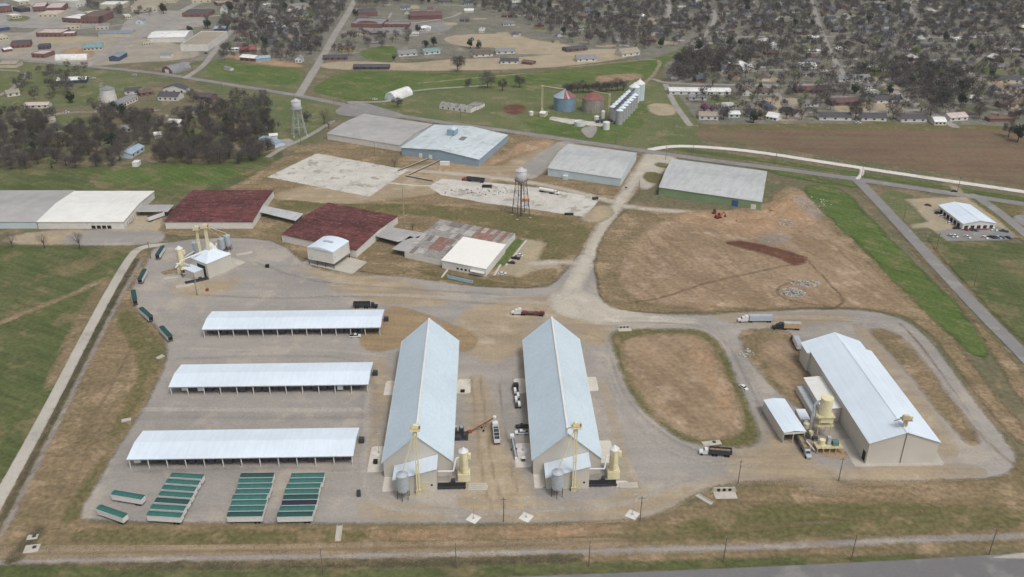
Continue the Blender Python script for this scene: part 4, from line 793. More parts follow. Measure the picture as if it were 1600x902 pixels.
# connecting canopies
def link_roof(label, quad_px, z, mat=roof_grey):
    q = [S(u, v, z) for u, v in quad_px]; c = sum(q)/4
    t = empty('covered_way', label, 'canopy', c, 0)
    MB().slab([(p[0]-c[0], p[1]-c[1], z) for p in q], 0.25).build('roof', mat, t)
    for p in q: MB().box((p[0]-c[0])*0.92, (p[1]-c[1])*0.92, 0, 0.25, 0.25, z-0.26).build('post', steel_d, t)
    return t
link_roof('grey canopy linking the cream warehouse and the left red roof', [(206, 331), (262, 331), (272, 320), (214, 320)], 3.6)
link_roof('curving pale walkway roof between the two red roofed warehouses', [(404, 331), (462, 345), (474, 334), (410, 321)], 3.4, roof_galv)
link_roof('grey canopy between the right red roof and the patched building', [(583, 368), (622, 378), (668, 365), (606, 354)], 3.8)
link_roof('lower grey canopy at the front of the patched building', [(612, 389), (632, 393), (660, 374), (640, 369)], 3.8)
# patched building with its single roof sheets
ctr, Lc, Dc, ac = frame((632, 394), (757, 420), (688, 343), 3.9)
t = empty('patched_warehouse', 'old warehouse with patchy grey and rusty roof sheets beside the white office', 'warehouse', ctr, ac)
wall_mesh(Lc, Dc, 3.9, 5.0, 'x').build('wall', w_white, t); PATCHED = (t, Dc)
NX, NY = 18, 3
pr = random.Random(3)
for s in (-1, 1):
    for i in range(NX):
        for j in range(NY):
            x0_, x1_ = -Lc/2+i*Lc/NX+0.04, -Lc/2+(i+1)*Lc/NX-0.04
            f0, f1 = j/NY, (j+1)/NY; zz = lambda f: 5.0-(5.0-3.9)*f+0.12+(0.03 if (i+j) % 2 else 0.0)+0.02*(NY-j)
            q = [(x0_, s*Dc/2*f1, zz(f1)), (x1_, s*Dc/2*f1, zz(f1)), (x1_, s*Dc/2*f0, zz(f0)), (x0_, s*Dc/2*f0, zz(f0))]
            if s > 0: q = q[::-1]
            r_ = pr.random(); k = (2 if (s > 0 and i > 8 and (i % 2 == 0 or r_ < 0.35)) or (s < 0 and i in (4, 5, 6) and j < 2) else (3 if r_ < 0.2 else (1 if r_ < 0.55 else 0)))
            MB().slab(q, 0.08).build('roof_sheet', roof_patch[k], t)
MB().box(0, 0, 5.24, Lc, 0.6, 0.1).build('ridge_cap', roof_patch[1], t)
ctr, Lc, Dc, ac = frame((690.5, 406.5), (759, 420), (727, 371), 5.35)
t = empty('office_block', 'white flat roofed office joined to the patched warehouse', 'office', ctr, ac)
t['_L'], t['_D'] = Lc, Dc
OFFICE = (t, Dc)
MB().box(0, 0, 0, Lc, Dc, 5.2).build('wall', w_white, t); MB().box(0, 0, 5.203, Lc+0.8, Dc+0.8, 0.22).build('roof', pmat('bright_white_roof', srgb(240, 238, 232), 0.6, var=0.03), t)
for k in range(5): opening(t, -4+k*2.6, 1.2, 1.4, 1.3, 'front', glass, 'window')
MB().box(Lc/2-5, -Dc/2-1.3, 2.9, 9, 2.5, 0.25).build('porch_roof', w_white, t)
# ---- grey and blue warehouses by the main road
gable('road_warehouse', 'long low grey roofed warehouse beside the main road', 'warehouse', (511, 209), (624, 227.5), (565, 178), 5.0, 6.6, 'x', w_white, roof_grey)
t = gable('road_warehouse', 'blue walled warehouse with mottled pale roof and rooftop cupola', 'warehouse', (627, 231), (748, 249.5), (676, 195), 6.0, 9.0, 'y', w_blue, roof_bluew, ov=0.6)
for x_ in (-17, -8): opening(t, x_, 0.3, 3.0, 3.6, 'front', white, 'door')
c = MB().box(-6, 8, 8.0, 7, 8, 5.5).build('cupola', w_blue, t)
MB().prism([(-9.6, 13.52), (-2.4, 13.52), (-6, 15.0)], 4.0, 12.0, 'y').build('cupola_roof', w_pblue, t)
MB().box(2, 1.5, 8.75, 13, 9, 0.16).build('rusty_patch', rust if False else roof_patch[3], t)
t = gable('road_warehouse', 'pale blue walled warehouse left of the road junction', 'warehouse', (856, 263), (970, 279.5), (886, 225), 6.0, 8.6, 'x', w_pblue, roof_galv)
opening(t, -14, 0, 3.2, 3.8, 'front', white, 'door'); MB().box(-14, -t['_D']/2-1.6, 0, 3.6, 3.0, 2.8).build('dock_house', w_pblue, t)
t = gable('road_warehouse', 'green walled warehouse with streaked pale roof near the dirt lot', 'warehouse', (1030, 293), (1190, 316), (1059, 250), 6.0, 8.4, 'x', w_green, roof_galv)
opening(t, 18, 0, 4.4, 4.6, 'front', bluep, 'blue_door'); opening(t, t['_L']/2-5, 0, 3.4, 3.6, 'front', white, 'door')
# the old site's buildings stand slightly out of square
def skew(t, D, k=-0.105):
    for ch in t.children:
        for v in ch.data.vertices: v.co.x += k*(v.co.y+D/2)
for o in [o for o in COL.objects if o.type == 'EMPTY' and o.name.split('.')[0] in ('road_warehouse', 'red_roofed_warehouse') and 'receiving' not in o['label']]: skew(o, o['_D'])
skew(*PATCHED); skew(*OFFICE)
# ---- car lot building at the far right
t = gable('shop_building', 'white roofed shop with red trim at far right beside parked cars', 'shop', (1505, 350), (1556, 349), (1466, 321), 4.6, 6.6, 'y', w_white, roof_white)
Ls, Ds = t['_L'], t['_D']
MB().box(0, -Ds/2-0.06, 0.0, Ls+0.1, 0.1, 1.0).build('red_trim', redp, t)
for k in range(5): opening(t, -Ls/2+2.5+k*(Ls-5)/4, 1.1, 2.4, 2.2, 'front', glass, 'window')
for k in range(6): opening(t, -Ds/2+5+k*(Ds-10)/5, 0, 3.2, 3.2, 'left', dark, 'bay_door')
# ============================================================ VEHICLES
ORD = ['first', 'second', 'third', 'fourth', 'fifth', 'sixth', 'seventh', 'eighth', 'ninth', 'tenth', 'eleventh', 'twelfth', 'thirteenth', 'fourteenth', 'fifteenth', 'sixteenth', 'seventeenth', 'eighteenth', 'nineteenth', 'twentieth', 'twenty-first', 'twenty-second', 'twenty-third', 'twenty-fourth']
def wheels(t, xs, y, r=0.52, w=0.55):
    m = MB().tube((0, -w/2, 0), (0, w/2, 0), r, 12).mesh('wheel', black)
    for x in xs:
        for s in (-1, 1):
            o = bpy.data.objects.new('wheel', m); COL.objects.link(o); o.parent = t; o.location = (x, s*y, r)
paint = {n: pmat('car_'+n, srgb(*c), 0.35, var=0.04, spec=0.5) for n, c in (('white', (226, 226, 226)), ('black', (40, 42, 46)), ('grey', (128, 132, 136)), ('silver', (182, 186, 190)), ('red', (140, 50, 54)), ('navy', (52, 66, 98)), ('teal', (70, 104, 106)), ('paleblue', (160, 184, 206)), ('tan', (188, 170, 138)), ('maroon', (110, 48, 56)))}
def make_trailer():
    t = empty('covered_trailer', '-', 'trailer', (0, 0), 0)
    L_, W_ = 12.8, 2.6
    MB().box(0, 0, 1.15, L_, W_, 2.5).build('side_panel', white, t)
    c = MB(); n = 7; c.prism([(-W_/2-0.04+(W_+0.08)*i/n, 3.66+0.42*math.sin(math.pi*i/n)) for i in range(n+1)]+[(W_/2+0.04, 3.5), (-W_/2-0.04, 3.5)], -L_/2-0.05, L_/2+0.05, 'x'); c.build('tarp', tarp[0], t)
    MB().box(0, -W_/2-0.06, 3.32, L_, 0.1, 0.3).build('tarp_rail', white, t)
    MB().box(L_/2+0.03, 0, 1.3, 0.06, W_-0.3, 2.1).build('end_door', white, t)
    MB().box(-0.6, 0, 0.95, L_-1.6, 1.1, 0.2).build('chassis', steel_d, t)
    for s in (-1, 1): MB().box(-L_/2+3.0, s*0.9, 0, 0.18, 0.18, 0.95).build('landing_leg', steel_d, t)
    wheels(t, (L_/2-1.4, L_/2-2.7), W_/2-0.35)
    return t
tr0 = make_trailer()
def row(first, last, n, hd, where, special=()):
    a, b = S(*first, 3.8), S(*last, 3.8)
    for i in range(n):
        p = a+(b-a)*i/(n-1); j = 0.35*random.uniform(-1, 1)
        col = tarp[2] if i in special else tarp[0 if random.random() < 0.65 else 1]
        nm = 'navy' if i in special else 'green'
        clone(tr0, (p[0]+j, p[1]), hd+random.uniform(-.008, .008), f'{ORD[i]} {nm} covered trailer from the shed in the {where} trailer row', 'covered trailers parked in rows', {'tarp': col})
row((292.5, 743), (257, 803), 7, heading(S(268, 741), S(317, 744)), 'left')
row((403, 742), (382, 803), 8, 0.0, 'middle')
row((480.5, 742), (461, 803), 8, 0.0, 'right', (5,))
for a, b, lb in (((176.7, 769), (222.7, 776.5), 'lone green covered trailer left of the trailer rows, nearer the shed'), ((153, 791), (196, 806), 'lone green covered trailer left of the trailer rows, nearer the highway'), ((255, 383), (244.5, 399), 'green covered trailer at the yard edge nearest the loading yard'), ((225.8, 420), (217.5, 436), 'green covered trailer at the left yard edge, second from the top'), ((207.5, 452), (210.7, 470), 'green covered trailer at the left yard edge, middle of five'), ((219, 480), (236, 495), 'green covered trailer at the left yard edge, fourth from the top'), ((251, 509), (266.3, 526), 'green covered trailer at the left yard edge nearest the sheds')):
    p, q = S(*a, 3.8), S(*b, 3.8); c = (p+q)/2
    clone(tr0, c, heading(p, q), lb, 'covered trailers at the yard edge', {'tarp': tarp[1] if lb.startswith('green') else tarp[0], **({'end_door': black} if lb.startswith('green') else {})})
where = ['nearest', 'middle', 'farthest']
for k in range(3):
    for i in range(24):
        if random.random() < 0.08: continue
        x = SHED_X0+0.15+(i//2)*(L/NB if False else (SHED_X1-SHED_X0-0.3)/NB)+(2.1 if i % 2 == 0 else 5.3)
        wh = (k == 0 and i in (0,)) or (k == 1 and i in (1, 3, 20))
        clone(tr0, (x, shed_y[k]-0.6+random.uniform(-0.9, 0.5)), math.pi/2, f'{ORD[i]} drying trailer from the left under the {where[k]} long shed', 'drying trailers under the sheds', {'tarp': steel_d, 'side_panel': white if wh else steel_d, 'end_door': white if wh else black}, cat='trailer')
drop(tr0)

def make_car(kind='car'):
    t = empty('parked_car' if kind == 'car' else 'pickup_truck', '-', 'car' if kind == 'car' else 'pickup', (0, 0), 0)
    Lc = 4.7 if kind == 'car' else 5.7; W = 1.85 if kind == 'car' else 2.0
    x = Lc/2
    if kind == 'car':
        MB().prism([(-x, 0.35), (x, 0.35), (x, 0.75), (x-1.1, 0.92), (-x+0.5, 0.95), (-x, 0.8)], -W/2, W/2, 'y').build('body', paint['white'], t)
        MB().prism([(-x+0.55, 0.95), (x-1.15, 0.92), (x-1.9, 1.42), (-x+1.2, 1.45)], -W/2+0.12, W/2-0.12, 'y').build('windows', glass, t)
        MB().prism([(-x+1.15, 1.44), (x-1.85, 1.42), (x-2.0, 1.52), (-x+1.35, 1.54)], -W/2+0.16, W/2-0.16, 'y').build('roof', paint['white'], t)
    else:
        MB().prism([(-x, 0.5), (x, 0.5), (x, 1.0), (x-1.3, 1.12), (x-1.3, 1.15), (-x, 1.15)], -W/2, W/2, 'y').build('body', paint['white'], t)
        MB().prism([(-0.5, 1.153), (x-1.3, 1.153), (x-2.0, 1.75), (-0.4, 1.78)], -W/2+0.1, W/2-0.1, 'y').build('windows', glass, t)
        MB().prism([(-0.38, 1.783), (x-2.02, 1.755), (x-2.15, 1.86), (-0.3, 1.88)], -W/2+0.14, W/2-0.14, 'y').build('roof', paint['white'], t)
        MB().box(-x+1.15, 0, 1.153, 2.1, W-0.3, 0.03).build('cargo_bed', black, t)
    for s in (-1, 1): MB().box(x+0.01, s*0.65, 0.62, 0.05, 0.35, 0.16).build('headlight', steel, t)
    wheels(t, (-x+0.95, x-0.95), W/2-0.12, 0.36, 0.26)
    return t
car0, pick0 = make_car(), make_car('pickup')
def car(uv, hd, col, lb, kind='car', group=None, cat=None):
    c = clone(car0 if kind == 'car' else pick0, S(*uv), hd, lb, group, {'body': paint[col], 'roof': paint[col]}); return c
car((555, 527), 0.1, 'white', 'white pickup parked before the farthest long shed', 'pickup')
car((1161.5, 607), -1.0, 'white', 'white car standing at the right edge of the dirt island')
car((816, 668.5), math.pi, 'black', 'black pickup parked on the pad left of the right warehouse', 'pickup')
car((815, 678), math.pi, 'white', 'white pickup parked on the pad left of the right warehouse', 'pickup')
car((811, 400), 2.6, 'white', 'white car farthest back in the office parking row')
car((805.5, 405), 2.8, 'black', 'black pickup in the office parking row beside the white car', 'pickup')
car((799, 412), 2.9, 'black', 'low black car in the office parking row nearest the porch')
car((785, 429), 0.1, 'white', 'white car at the corner of the white office')
car((979, 295), 1.1, 'white', 'white pickup driving on the pale gravel road', 'pickup')
car((1490, 300), 3.0, 'black', 'dark car on the main road near the shop')
car((586, 156), 0.0, 'white', 'white van beside the white arched shed')
car((210, 118), 3.0, 'white', 'white car on the main road at left')
gs = 'cars around the shop'
for uv, hd, col, lb in (((1450, 322), -0.6, 'maroon', 'dark red car alone on the sandy lot by the shop'), ((1465, 334), 0.2, 'black', 'black car beside the long side of the shop'), ((1472, 339), -0.5, 'white', 'white car next to the black one beside the shop'), ((1483.5, 350), -0.3, 'white', 'white car near the front left corner of the shop'), ((1494, 358), 0.0, 'black', 'black car just before the shop front corner'), ((1508.5, 360), -1.0, 'red', 'red car at left against the shop front'), ((1516, 360), -1.0, 'maroon', 'dark red car against the shop front'), ((1523, 361), -1.0, 'teal', 'teal car against the shop front'), ((1546, 359), -1.0, 'white', 'white car against the shop front, left of two'), ((1553, 360), -1.0, 'white', 'white car against the shop front, right of two'), ((1485, 370), -1.0, 'silver', 'silver car at the left end of the front parking row'), ((1491.5, 370), -1.0, 'white', 'white car next to the silver one in the front row'), ((1511, 371.5), -1.0, 'white', 'white car standing alone in the middle of the front row'), ((1538, 372.5), -1.0, 'white', 'white car left of the dark cars in the front row'), ((1549, 372), -1.0, 'black', 'black car left of the navy one in the front row'), ((1553.5, 372), -1.0, 'navy', 'navy car in the front row'), ((1559, 372.5), -1.0, 'paleblue', 'pale blue car in the front row'), ((1566, 372.5), -1.0, 'grey', 'dark grey car right of the pale blue one'), ((1575, 373), -1.0, 'black', 'black car at the right end of the front row')):
    car(uv, hd, col, lb, group=gs)
car((1568, 362.5), 2.6, 'teal', 'teal pickup at the right rear corner of the shop', 'pickup', gs)
for uv, hd, col, lb in (((72, 177), 0.0, 'silver', 'silver car on the lane before the left woods'), ((104, 176), 0.0, 'white', 'white car on the lane before the left woods'), ((146, 123), 0.2, 'white', 'white car beside the dark blue roofed house'), ((322, 84), 0.0, 'black', 'black car at the corner of the flat roofed white building'), ((293, 100), 0.6, 'white', 'white car near the red fronted arched shed'), ((1128, 184), 0.2, 'silver', 'silver car before the pale house by the purple tree'), ((1335, 192), 0.0, 'paleblue', 'pale blue car behind the brown field'), ((1341, 193), 0.0, 'white', 'white van behind the brown field')):
    car(uv, hd, col, lb, group='cars about the town')

def tractor(t, x, col=None, day=False):
    """truck tractor with its nose at +x, rear of the frame near x-6"""
    c = col or paint['white']
    MB().prism([(x-3.4, 0.7), (x, 0.7), (x, 1.5), (x-0.2, 1.75), (x-1.7, 1.9), (x-2.1, 2.9), (x-3.4, 3.0)], -1.05, 1.05, 'y').build('cab', c, t)
    if not day: MB().prism([(x-5.2, 0.9), (x-3.41, 0.9), (x-3.41, 3.2), (x-3.9, 3.7), (x-5.2, 3.7)], -1.2, 1.2, 'y').build('sleeper', c, t)
    MB().add([(x-1.66, -0.95, 1.94), (x-1.66, 0.95, 1.94), (x-2.08, 0.9, 2.85), (x-2.08, -0.9, 2.85)], [(0, 1, 2, 3)]).build('windscreen', glass, t)
    MB().box(x-4.2, 0, 0.6, 6.0, 0.9, 0.3).build('frame_rail', steel_d, t)
    for s in (-1, 1): MB().tube((x-3.5, s*1.12, 1.0), (x-3.5, s*1.12, 3.9), 0.09, 6).build('exhaust_stack', steel, t)
    wheels(t, (x-1.0, x-5.6, x-6.9), 1.0)
def semi(name, label, cat, rear, front, zpick=0, col=None, body='box', bm=None, extra=None, day=False):
    p, q = S(*rear, zpick), S(*front, zpick); c = (p+q)/2; n = float(np.linalg.norm(q-p)); n = min(max(n, 13), 20.5)
    t = empty(name, label, cat, c, heading(p, q)); h = n/2; tractor(t, h, col, day)
    lx0, lx1 = -h, h-(4.0 if day else 5.7); m = (lx0+lx1)/2; Lt = lx1-lx0
    if body == 'box':
        MB().box(m, 0, 1.2, Lt, 2.6, 2.75).build('trailer_box', bm, t); MB().box(m, 0, 3.953, Lt-0.2, 2.4, 0.06).build('trailer_roof', steel, t)
    elif body == 'hopper':
        o_ = MB().box(m, -1.2, 1.5, Lt, 0.15, 1.9).box(m, 1.2, 1.5, Lt, 0.15, 1.9).box(lx0+0.08, 0, 1.5, 0.15, 2.25, 1.9).box(lx1-0.08, 0, 1.5, 0.15, 2.25, 1.9); o_.build('trailer_box', bm, t)
        MB().box(m, 0, 1.3, Lt-0.4, 2.2, 1.3).build('load', extra or black, t)
        cb = MB(); [cb.box(lx0+Lt*k/4, 0, 3.2, 0.12, 2.2, 0.12) for k in (1, 2, 3)]; cb.build('cross_bow', bm, t)
    elif body == 'flat':
        MB().box(m, 0, 1.1, Lt, 2.5, 0.3).build('trailer_deck', steel_d, t)
        for k in range(4): MB().box(lx0+Lt*(k+0.5)/4, 0.6 if k % 2 else -0.5, 1.41, Lt/4-0.4, 1.1, 1.0+0.3*(k % 2)).build('load_bundle', bm if k != 2 else (extra or bm), t)
    elif body == 'tank':
        MB().tube((lx0, 0, 2.3), (lx1, 0, 2.3), 1.15, 16).build('tank', bm, t); MB().box(m, 0, 0.95, Lt, 0.9, 0.25).build('chassis', steel_d, t)
    wheels(t, (lx0+1.2, lx0+2.5), 1.0)
    return t
semi('semi_truck', 'white semi truck with silver box trailer on the loop road', 'truck', (1206, 503), (1152.5, 503), body='box', bm=pmat('silver_trailer', srgb(186, 194, 206), 0.4, var=0.05))
semi('semi_truck', 'dark truck pulling a tan box trailer behind the silver semi', 'truck', (1250, 515), (1206, 514), col=paint['black'], body='box', bm=pmat('tan_trailer', srgb(196, 168, 128), 0.6, var=0.08))
semi('dump_truck', 'white cabbed dump truck on the gravel below the dirt island', 'truck', (1142.5, 713), (1092, 709), body='hopper', bm=steel_d, extra=wood, day=True)
semi('flatbed_truck', 'white flatbed truck with red and tan load behind the warehouses', 'truck', (851, 493.5), (799, 491), body='flat', bm=pmat('red_load', srgb(150, 78, 74), 0.7, var=0.2), extra=wood)
semi('farm_truck', 'dark truck parked behind the farthest long shed', 'truck', (560, 481), (583, 481), col=paint['black'], body='hopper', bm=steel_d, day=True)
semi('hopper_truck', 'white truck with open hopper trailer under the loading auger', 'truck', (777, 697), (773, 662), body='hopper', bm=white, extra=steel_d)
semi('bale_truck', 'dark cabbed truck with white load left of the right warehouse', 'truck', (810, 640), (805, 602), col=paint['black'], body='flat', bm=white)
semi('service_truck', 'blue and white truck at the rear left corner of the plant', 'truck', (1247, 546), (1240, 532), col=paint['navy'], body='box', bm=white, day=True)
semi('grain_truck', 'grey hopper truck reaching out from the white truck canopy', 'truck', (1240, 672), (1264, 719), col=paint['silver'], body='hopper', bm=pmat('dusty_grey', srgb(150, 142, 132), 0.8, var=0.12), extra=wood, day=True)
semi('tank_truck', 'white tank trailer truck standing on the broken slab', 'truck', (843, 299.5), (874, 305), col=paint['white'], body='tank', bm=white, day=True)
semi('red_truck', 'red cabbed truck with dark bed on the broken slab', 'truck', (757, 286), (722, 282), col=redp, body='hopper', bm=steel_d, day=True)
drop(car0); drop(pick0)

# ---- loading auger, portable conveyors and loose machines
p, q = S(735, 676), S(773, 668); 
t = empty('loading_auger', 'long rusty auger reaching from the pile to the hopper truck', 'auger', p, heading(p, q)); n = float(np.linalg.norm(q-p))
MB().tube((0, 0, 0.6), (n, 0, 5.2), 0.28, 8).build('tube', rust, t); MB().tube((n*0.5, -1.3, 0.5), (n*0.7, 0, 3.7), 0.1, 6).build('strut', rust, t); MB().tube((n*0.5, 1.3, 0.5), (n*0.7, 0, 3.7), 0.1, 6).build('strut', rust, t)
wheels(t, (n*0.5,), 1.3, 0.45, 0.3); MB().cyl(n, 0, 4.9, 0.75, 0.75, 0.9, 12).build('discharge_hood', white, t); MB().box(-0.3, 0, 0.1, 1.8, 1.6, 0.9).build('intake_hopper', rust, t)
p, q = S(806.5, 719), S(800, 691)
t = empty('portable_auger', 'dark blue portable auger with white head left of the pad', 'auger', p, heading(p, q)); n = float(np.linalg.norm(q-p))
for s in (-1, 1): MB().tube((0, s*0.7, 0.5), (n, s*0.5, 3.2), 0.14, 6).build('frame_tube', paint['navy'], t)
MB().tube((0, 0, 0.7), (n, 0, 3.6), 0.3, 8).build('tube', steel, t); MB().box(n-0.3, 0, 2.6, 1.8, 1.6, 1.4).build('head', white, t); MB().box(0, 0, 0.1, 1.2, 1.2, 1.0).build('boot', white, t); wheels(t, (n*0.55,), 1.1, 0.45, 0.3)
p = S(718, 682)
t = empty('dark_machinery', 'cluster of dark blowers beside the left warehouse wall', 'machinery', p, 0)
for x_, y_, z_, w_ in ((-2.2, 1.5, 2.6, 2.2), (0.8, 1.8, 3.2, 2.0), (2.6, -1.2, 2.2, 1.8), (-1.0, -2.0, 1.8, 2.4)): MB().box(x_, y_, 0, w_, w_*0.9, z_).build('blower_box', steel_d, t)
MB().path([(-2.6, -0.5, 2.2), (-2.6, 2.6, 3.4), (-1.2, 3.2, 2.8)], 0.45, 10).build('duct', steel, t); MB().cyl(0.9, 1.8, 3.21, 0.6, 0.6, 0.5, 12).build('fan_ring', steel, t); MB().box(0, 0, 0.02, 7.5, 6.5, 0.2).build('skid', steel_d, t)
def small_box(uv, sx, sy, h, mat, name, label, cat, rz=0.0, lid=None):
    t = empty(name, label, cat, S(*uv), rz); MB().box(0, 0, 0.12, sx, sy, h).build('body', mat, t); MB().box(0, 0, h+0.124, sx+0.12, sy+0.12, 0.1).build('lid', lid or mat, t); MB().box(0, 0, 0.0, sx*0.9, sy*0.7, 0.12).build('skid', steel_d, t); return t
small_box((723, 613), 1.9, 1.0, 1.0, black, 'skip_bin', 'small black bin right of the left warehouse', 'bin')
small_box((818, 720), 1.5, 1.5, 1.4, steel_d, 'generator_box', 'small dark generator box below the diamond pad', 'generator', lid=white)
small_box((587, 724), 1.6, 1.6, 1.3, black, 'generator_box', 'small black generator box left of the left warehouse', 'generator')
small_box((561, 774), 1.4, 2.4, 1.5, steel_d, 'fuel_tank', 'small dark tank standing alone right of the trailer rows', 'tank', 0.2)
small_box((324, 455), 1.4, 1.4, 1.3, rust, 'barrel_box', 'small rusty box on the gravel below the receiving house', 'box')
small_box((418, 418), 2.0, 1.6, 1.6, black, 'skip_bin', 'small black bin alone on the upper yard', 'bin')
small_box((695, 258), 7.5, 2.8, 2.6, white, 'container', 'white container before the blue walled warehouse', 'container', -0.05)
small_box((761, 293), 7.0, 2.6, 1.5, black, 'skip_bin', 'long black open bin on the broken slab', 'bin', -0.1)
small_box((889, 336), 6.0, 1.6, 1.0, black, 'pipe_rack', 'low dark rack at the front edge of the broken slab', 'rack', -0.1)
small_box((822, 315), 5.0, 2.0, 1.6, orange_p, 'orange_compressor', 'orange machine under the water tower on the slab', 'machine', -0.1)
small_box((823, 322), 4.0, 1.8, 1.2, pmat('pale_blue_box', srgb(168, 196, 214), 0.5), 'site_tank', 'pale blue tank beside the orange machine', 'tank', -0.1)
small_box((930, 312), 4.0, 2.0, 1.6, steel_d, 'site_cart', 'dark cart at the right end of the broken slab', 'cart', 0.3)
small_box((1560, 338), 0.1, 0.1, 0.1, white, 'x', 'x', 'x') if False else None
p = S(1122, 341)
t = empty('excavator', 'red excavator working on the orange clay patch', 'excavator', p, 0.3)
for s in (-1, 1): MB().prism([(-2.0, 0.2), (-1.6, 0), (1.6, 0), (2.0, 0.2), (1.9, 0.9), (-1.9, 0.9)], s*1.2-0.3, s*1.2+0.3, 'y').build('track', black, t)
MB().box(-0.3, 0, 0.95, 3.4, 2.5, 1.2).build('house', redp, t); MB().box(0.9, 0.7, 2.16, 1.2, 1.0, 1.2).build('cab', glass, t)
MB().tube((1.2, -0.3, 1.8), (4.0, -0.3, 4.2), 0.25, 6).build('boom', redp, t); MB().tube((4.0, -0.3, 4.2), (5.2, -0.3, 1.6), 0.2, 6).build('stick', redp, t); MB().box(5.2, -0.3, 0.5, 1.0, 1.1, 1.0).build('bucket', steel_d, t)
p = S(1116, 334)
t = empty('loader', 'small dark red loader behind the excavator', 'loader', p, 1.2)
MB().box(0, 0, 0.6, 3.2, 1.9, 1.3).build('body', redp, t); MB().box(-0.4, 0, 1.91, 1.3, 1.5, 1.3).build('cab', glass, t); MB().box(2.2, 0, 0.2, 0.9, 2.2, 0.9).build('bucket', steel_d, t); wheels(t, (-1.0, 1.0), 0.95, 0.6, 0.5)

# ---- water towers
def water_tower(uv, label, h, rt, spread, tank_h, mat, leg_m, cone=2.2):
    t = empty('water_tower', label, 'water tower', S(*uv), 0.35, 'water towers')
    z0 = h-tank_h-cone
    MB().lathe(0, 0, [(0.6, z0-2.4), (rt*0.65, z0-1.6), (rt, z0), (rt, z0+tank_h)], 28).build('tank', mat, t, True)
    MB().lathe(0, 0, [(rt+0.25, z0+tank_h), (rt+0.2, z0+tank_h+0.15), (0.4, h), (0.05, h+0.4)], 28).build('cone_roof', mat, t)
    rl = MB(); rl.cyl(0, 0, z0-0.05, rt+0.7, rt+0.7, 0.14, 28)
    for k in range(14): a_ = 2*math.pi*k/14; rl.box((rt+0.65)*math.cos(a_), (rt+0.65)*math.sin(a_), z0+0.1, 0.07, 0.07, 0.95)
    rl.build('balcony', leg_m, t)
    P_ = lambda k, f: ((rt+(spread-rt)*(1-f))*math.cos(math.pi/2*k+math.pi/4), (rt+(spread-rt)*(1-f))*math.sin(math.pi/2*k+math.pi/4), z0*f)
    for k in range(4):
        MB().tube(P_(k, 0), P_(k, 1), 0.28, 8, 0.22).build('leg', leg_m, t)
        for f0, f1 in ((0.02, 0.34), (0.34, 0.67), (0.67, 0.98)):
            b = MB(); b.tube(P_(k, f0), P_((k+1) % 4, f1), 0.06, 5); b.tube(P_((k+1) % 4, f0), P_(k, f1), 0.06, 5); b.build('cross_brace', leg_m, t)
        for f in (0.34, 0.67): MB().tube(P_(k, f), P_((k+1) % 4, f), 0.11, 6).build('ring_strut', leg_m, t)
    MB().cyl(0, 0, 0, 0.5, 0.5, z0-2.2, 10).build('riser_pipe', leg_m, t)
    for k in range(4): x_, y_, _ = P_(k, 0); MB().box(x_, y_, 0, 1.4, 1.4, 0.4).build('footing', conc_m, t)
    return t
tw_m = pmat('tower_silver', srgb(196, 194, 196), 0.5, var=0.10, scale=0.4, dirt=(srgb(166, 152, 146), 0.6, 0.8, 0.3))
tw_leg = pmat('tower_leg', srgb(82, 80, 80), 0.7, var=0.2)
water_tower((814, 338), 'silver water tower with cone roof on dark legs beside the slab', 34.5, 3.7, 6.6, 6.6, tw_m, tw_leg)
water_tower((468, 211), 'pale water tower on grey lattice legs near the left road', 31.5, 4.0, 8.0, 6.0, tw_m, steel)
p = S(434, 213); t = empty('radio_mast', 'slim green lattice mast left of the pale water tower', 'mast', p, 0)
gm_ = pmat('mast_green', srgb(118, 146, 128), 0.6)
for k in range(3): a_ = 2.1*k; MB().tube((0.45*math.cos(a_), 0.45*math.sin(a_), 0), (0.3*math.cos(a_), 0.3*math.sin(a_), 31), 0.1, 5).build('rail', gm_, t)
b = MB()
for i in range(24):
    for k in range(3): a_, c_ = 2.1*k, 2.1*(k+1); b.tube((0.42*math.cos(a_), 0.42*math.sin(a_), i*1.3), (0.42*math.cos(c_), 0.42*math.sin(c_), i*1.3+1.3), 0.04, 4)
b.build('lacing', gm_, t); MB().box(0, 0, 0, 1.6, 1.6, 0.4).build('footing', conc_m, t)
p = S(632, 352); q = S(632, 275, 18)
t = empty('transmission_pole', 'slender pale lattice pole standing behind the grey canopy', 'mast', p, 0)
for k in range(4): MB().tube((0.4*math.cos(1.57*k), 0.4*math.sin(1.57*k), 0), (0.15*math.cos(1.57*k), 0.15*math.sin(1.57*k), 27), 0.08, 5).build('rail', pmat('pole_tan', srgb(186, 172, 142), 0.8), t)
b = MB(); [b.tube((0.4-0.01*i, 0, i*1.35), (-0.4+0.01*i, 0, i*1.35+1.3), 0.05, 4) for i in range(20)]; b.build('lacing', pmat('pole_tan', srgb(186, 172, 142), 0.8), t)

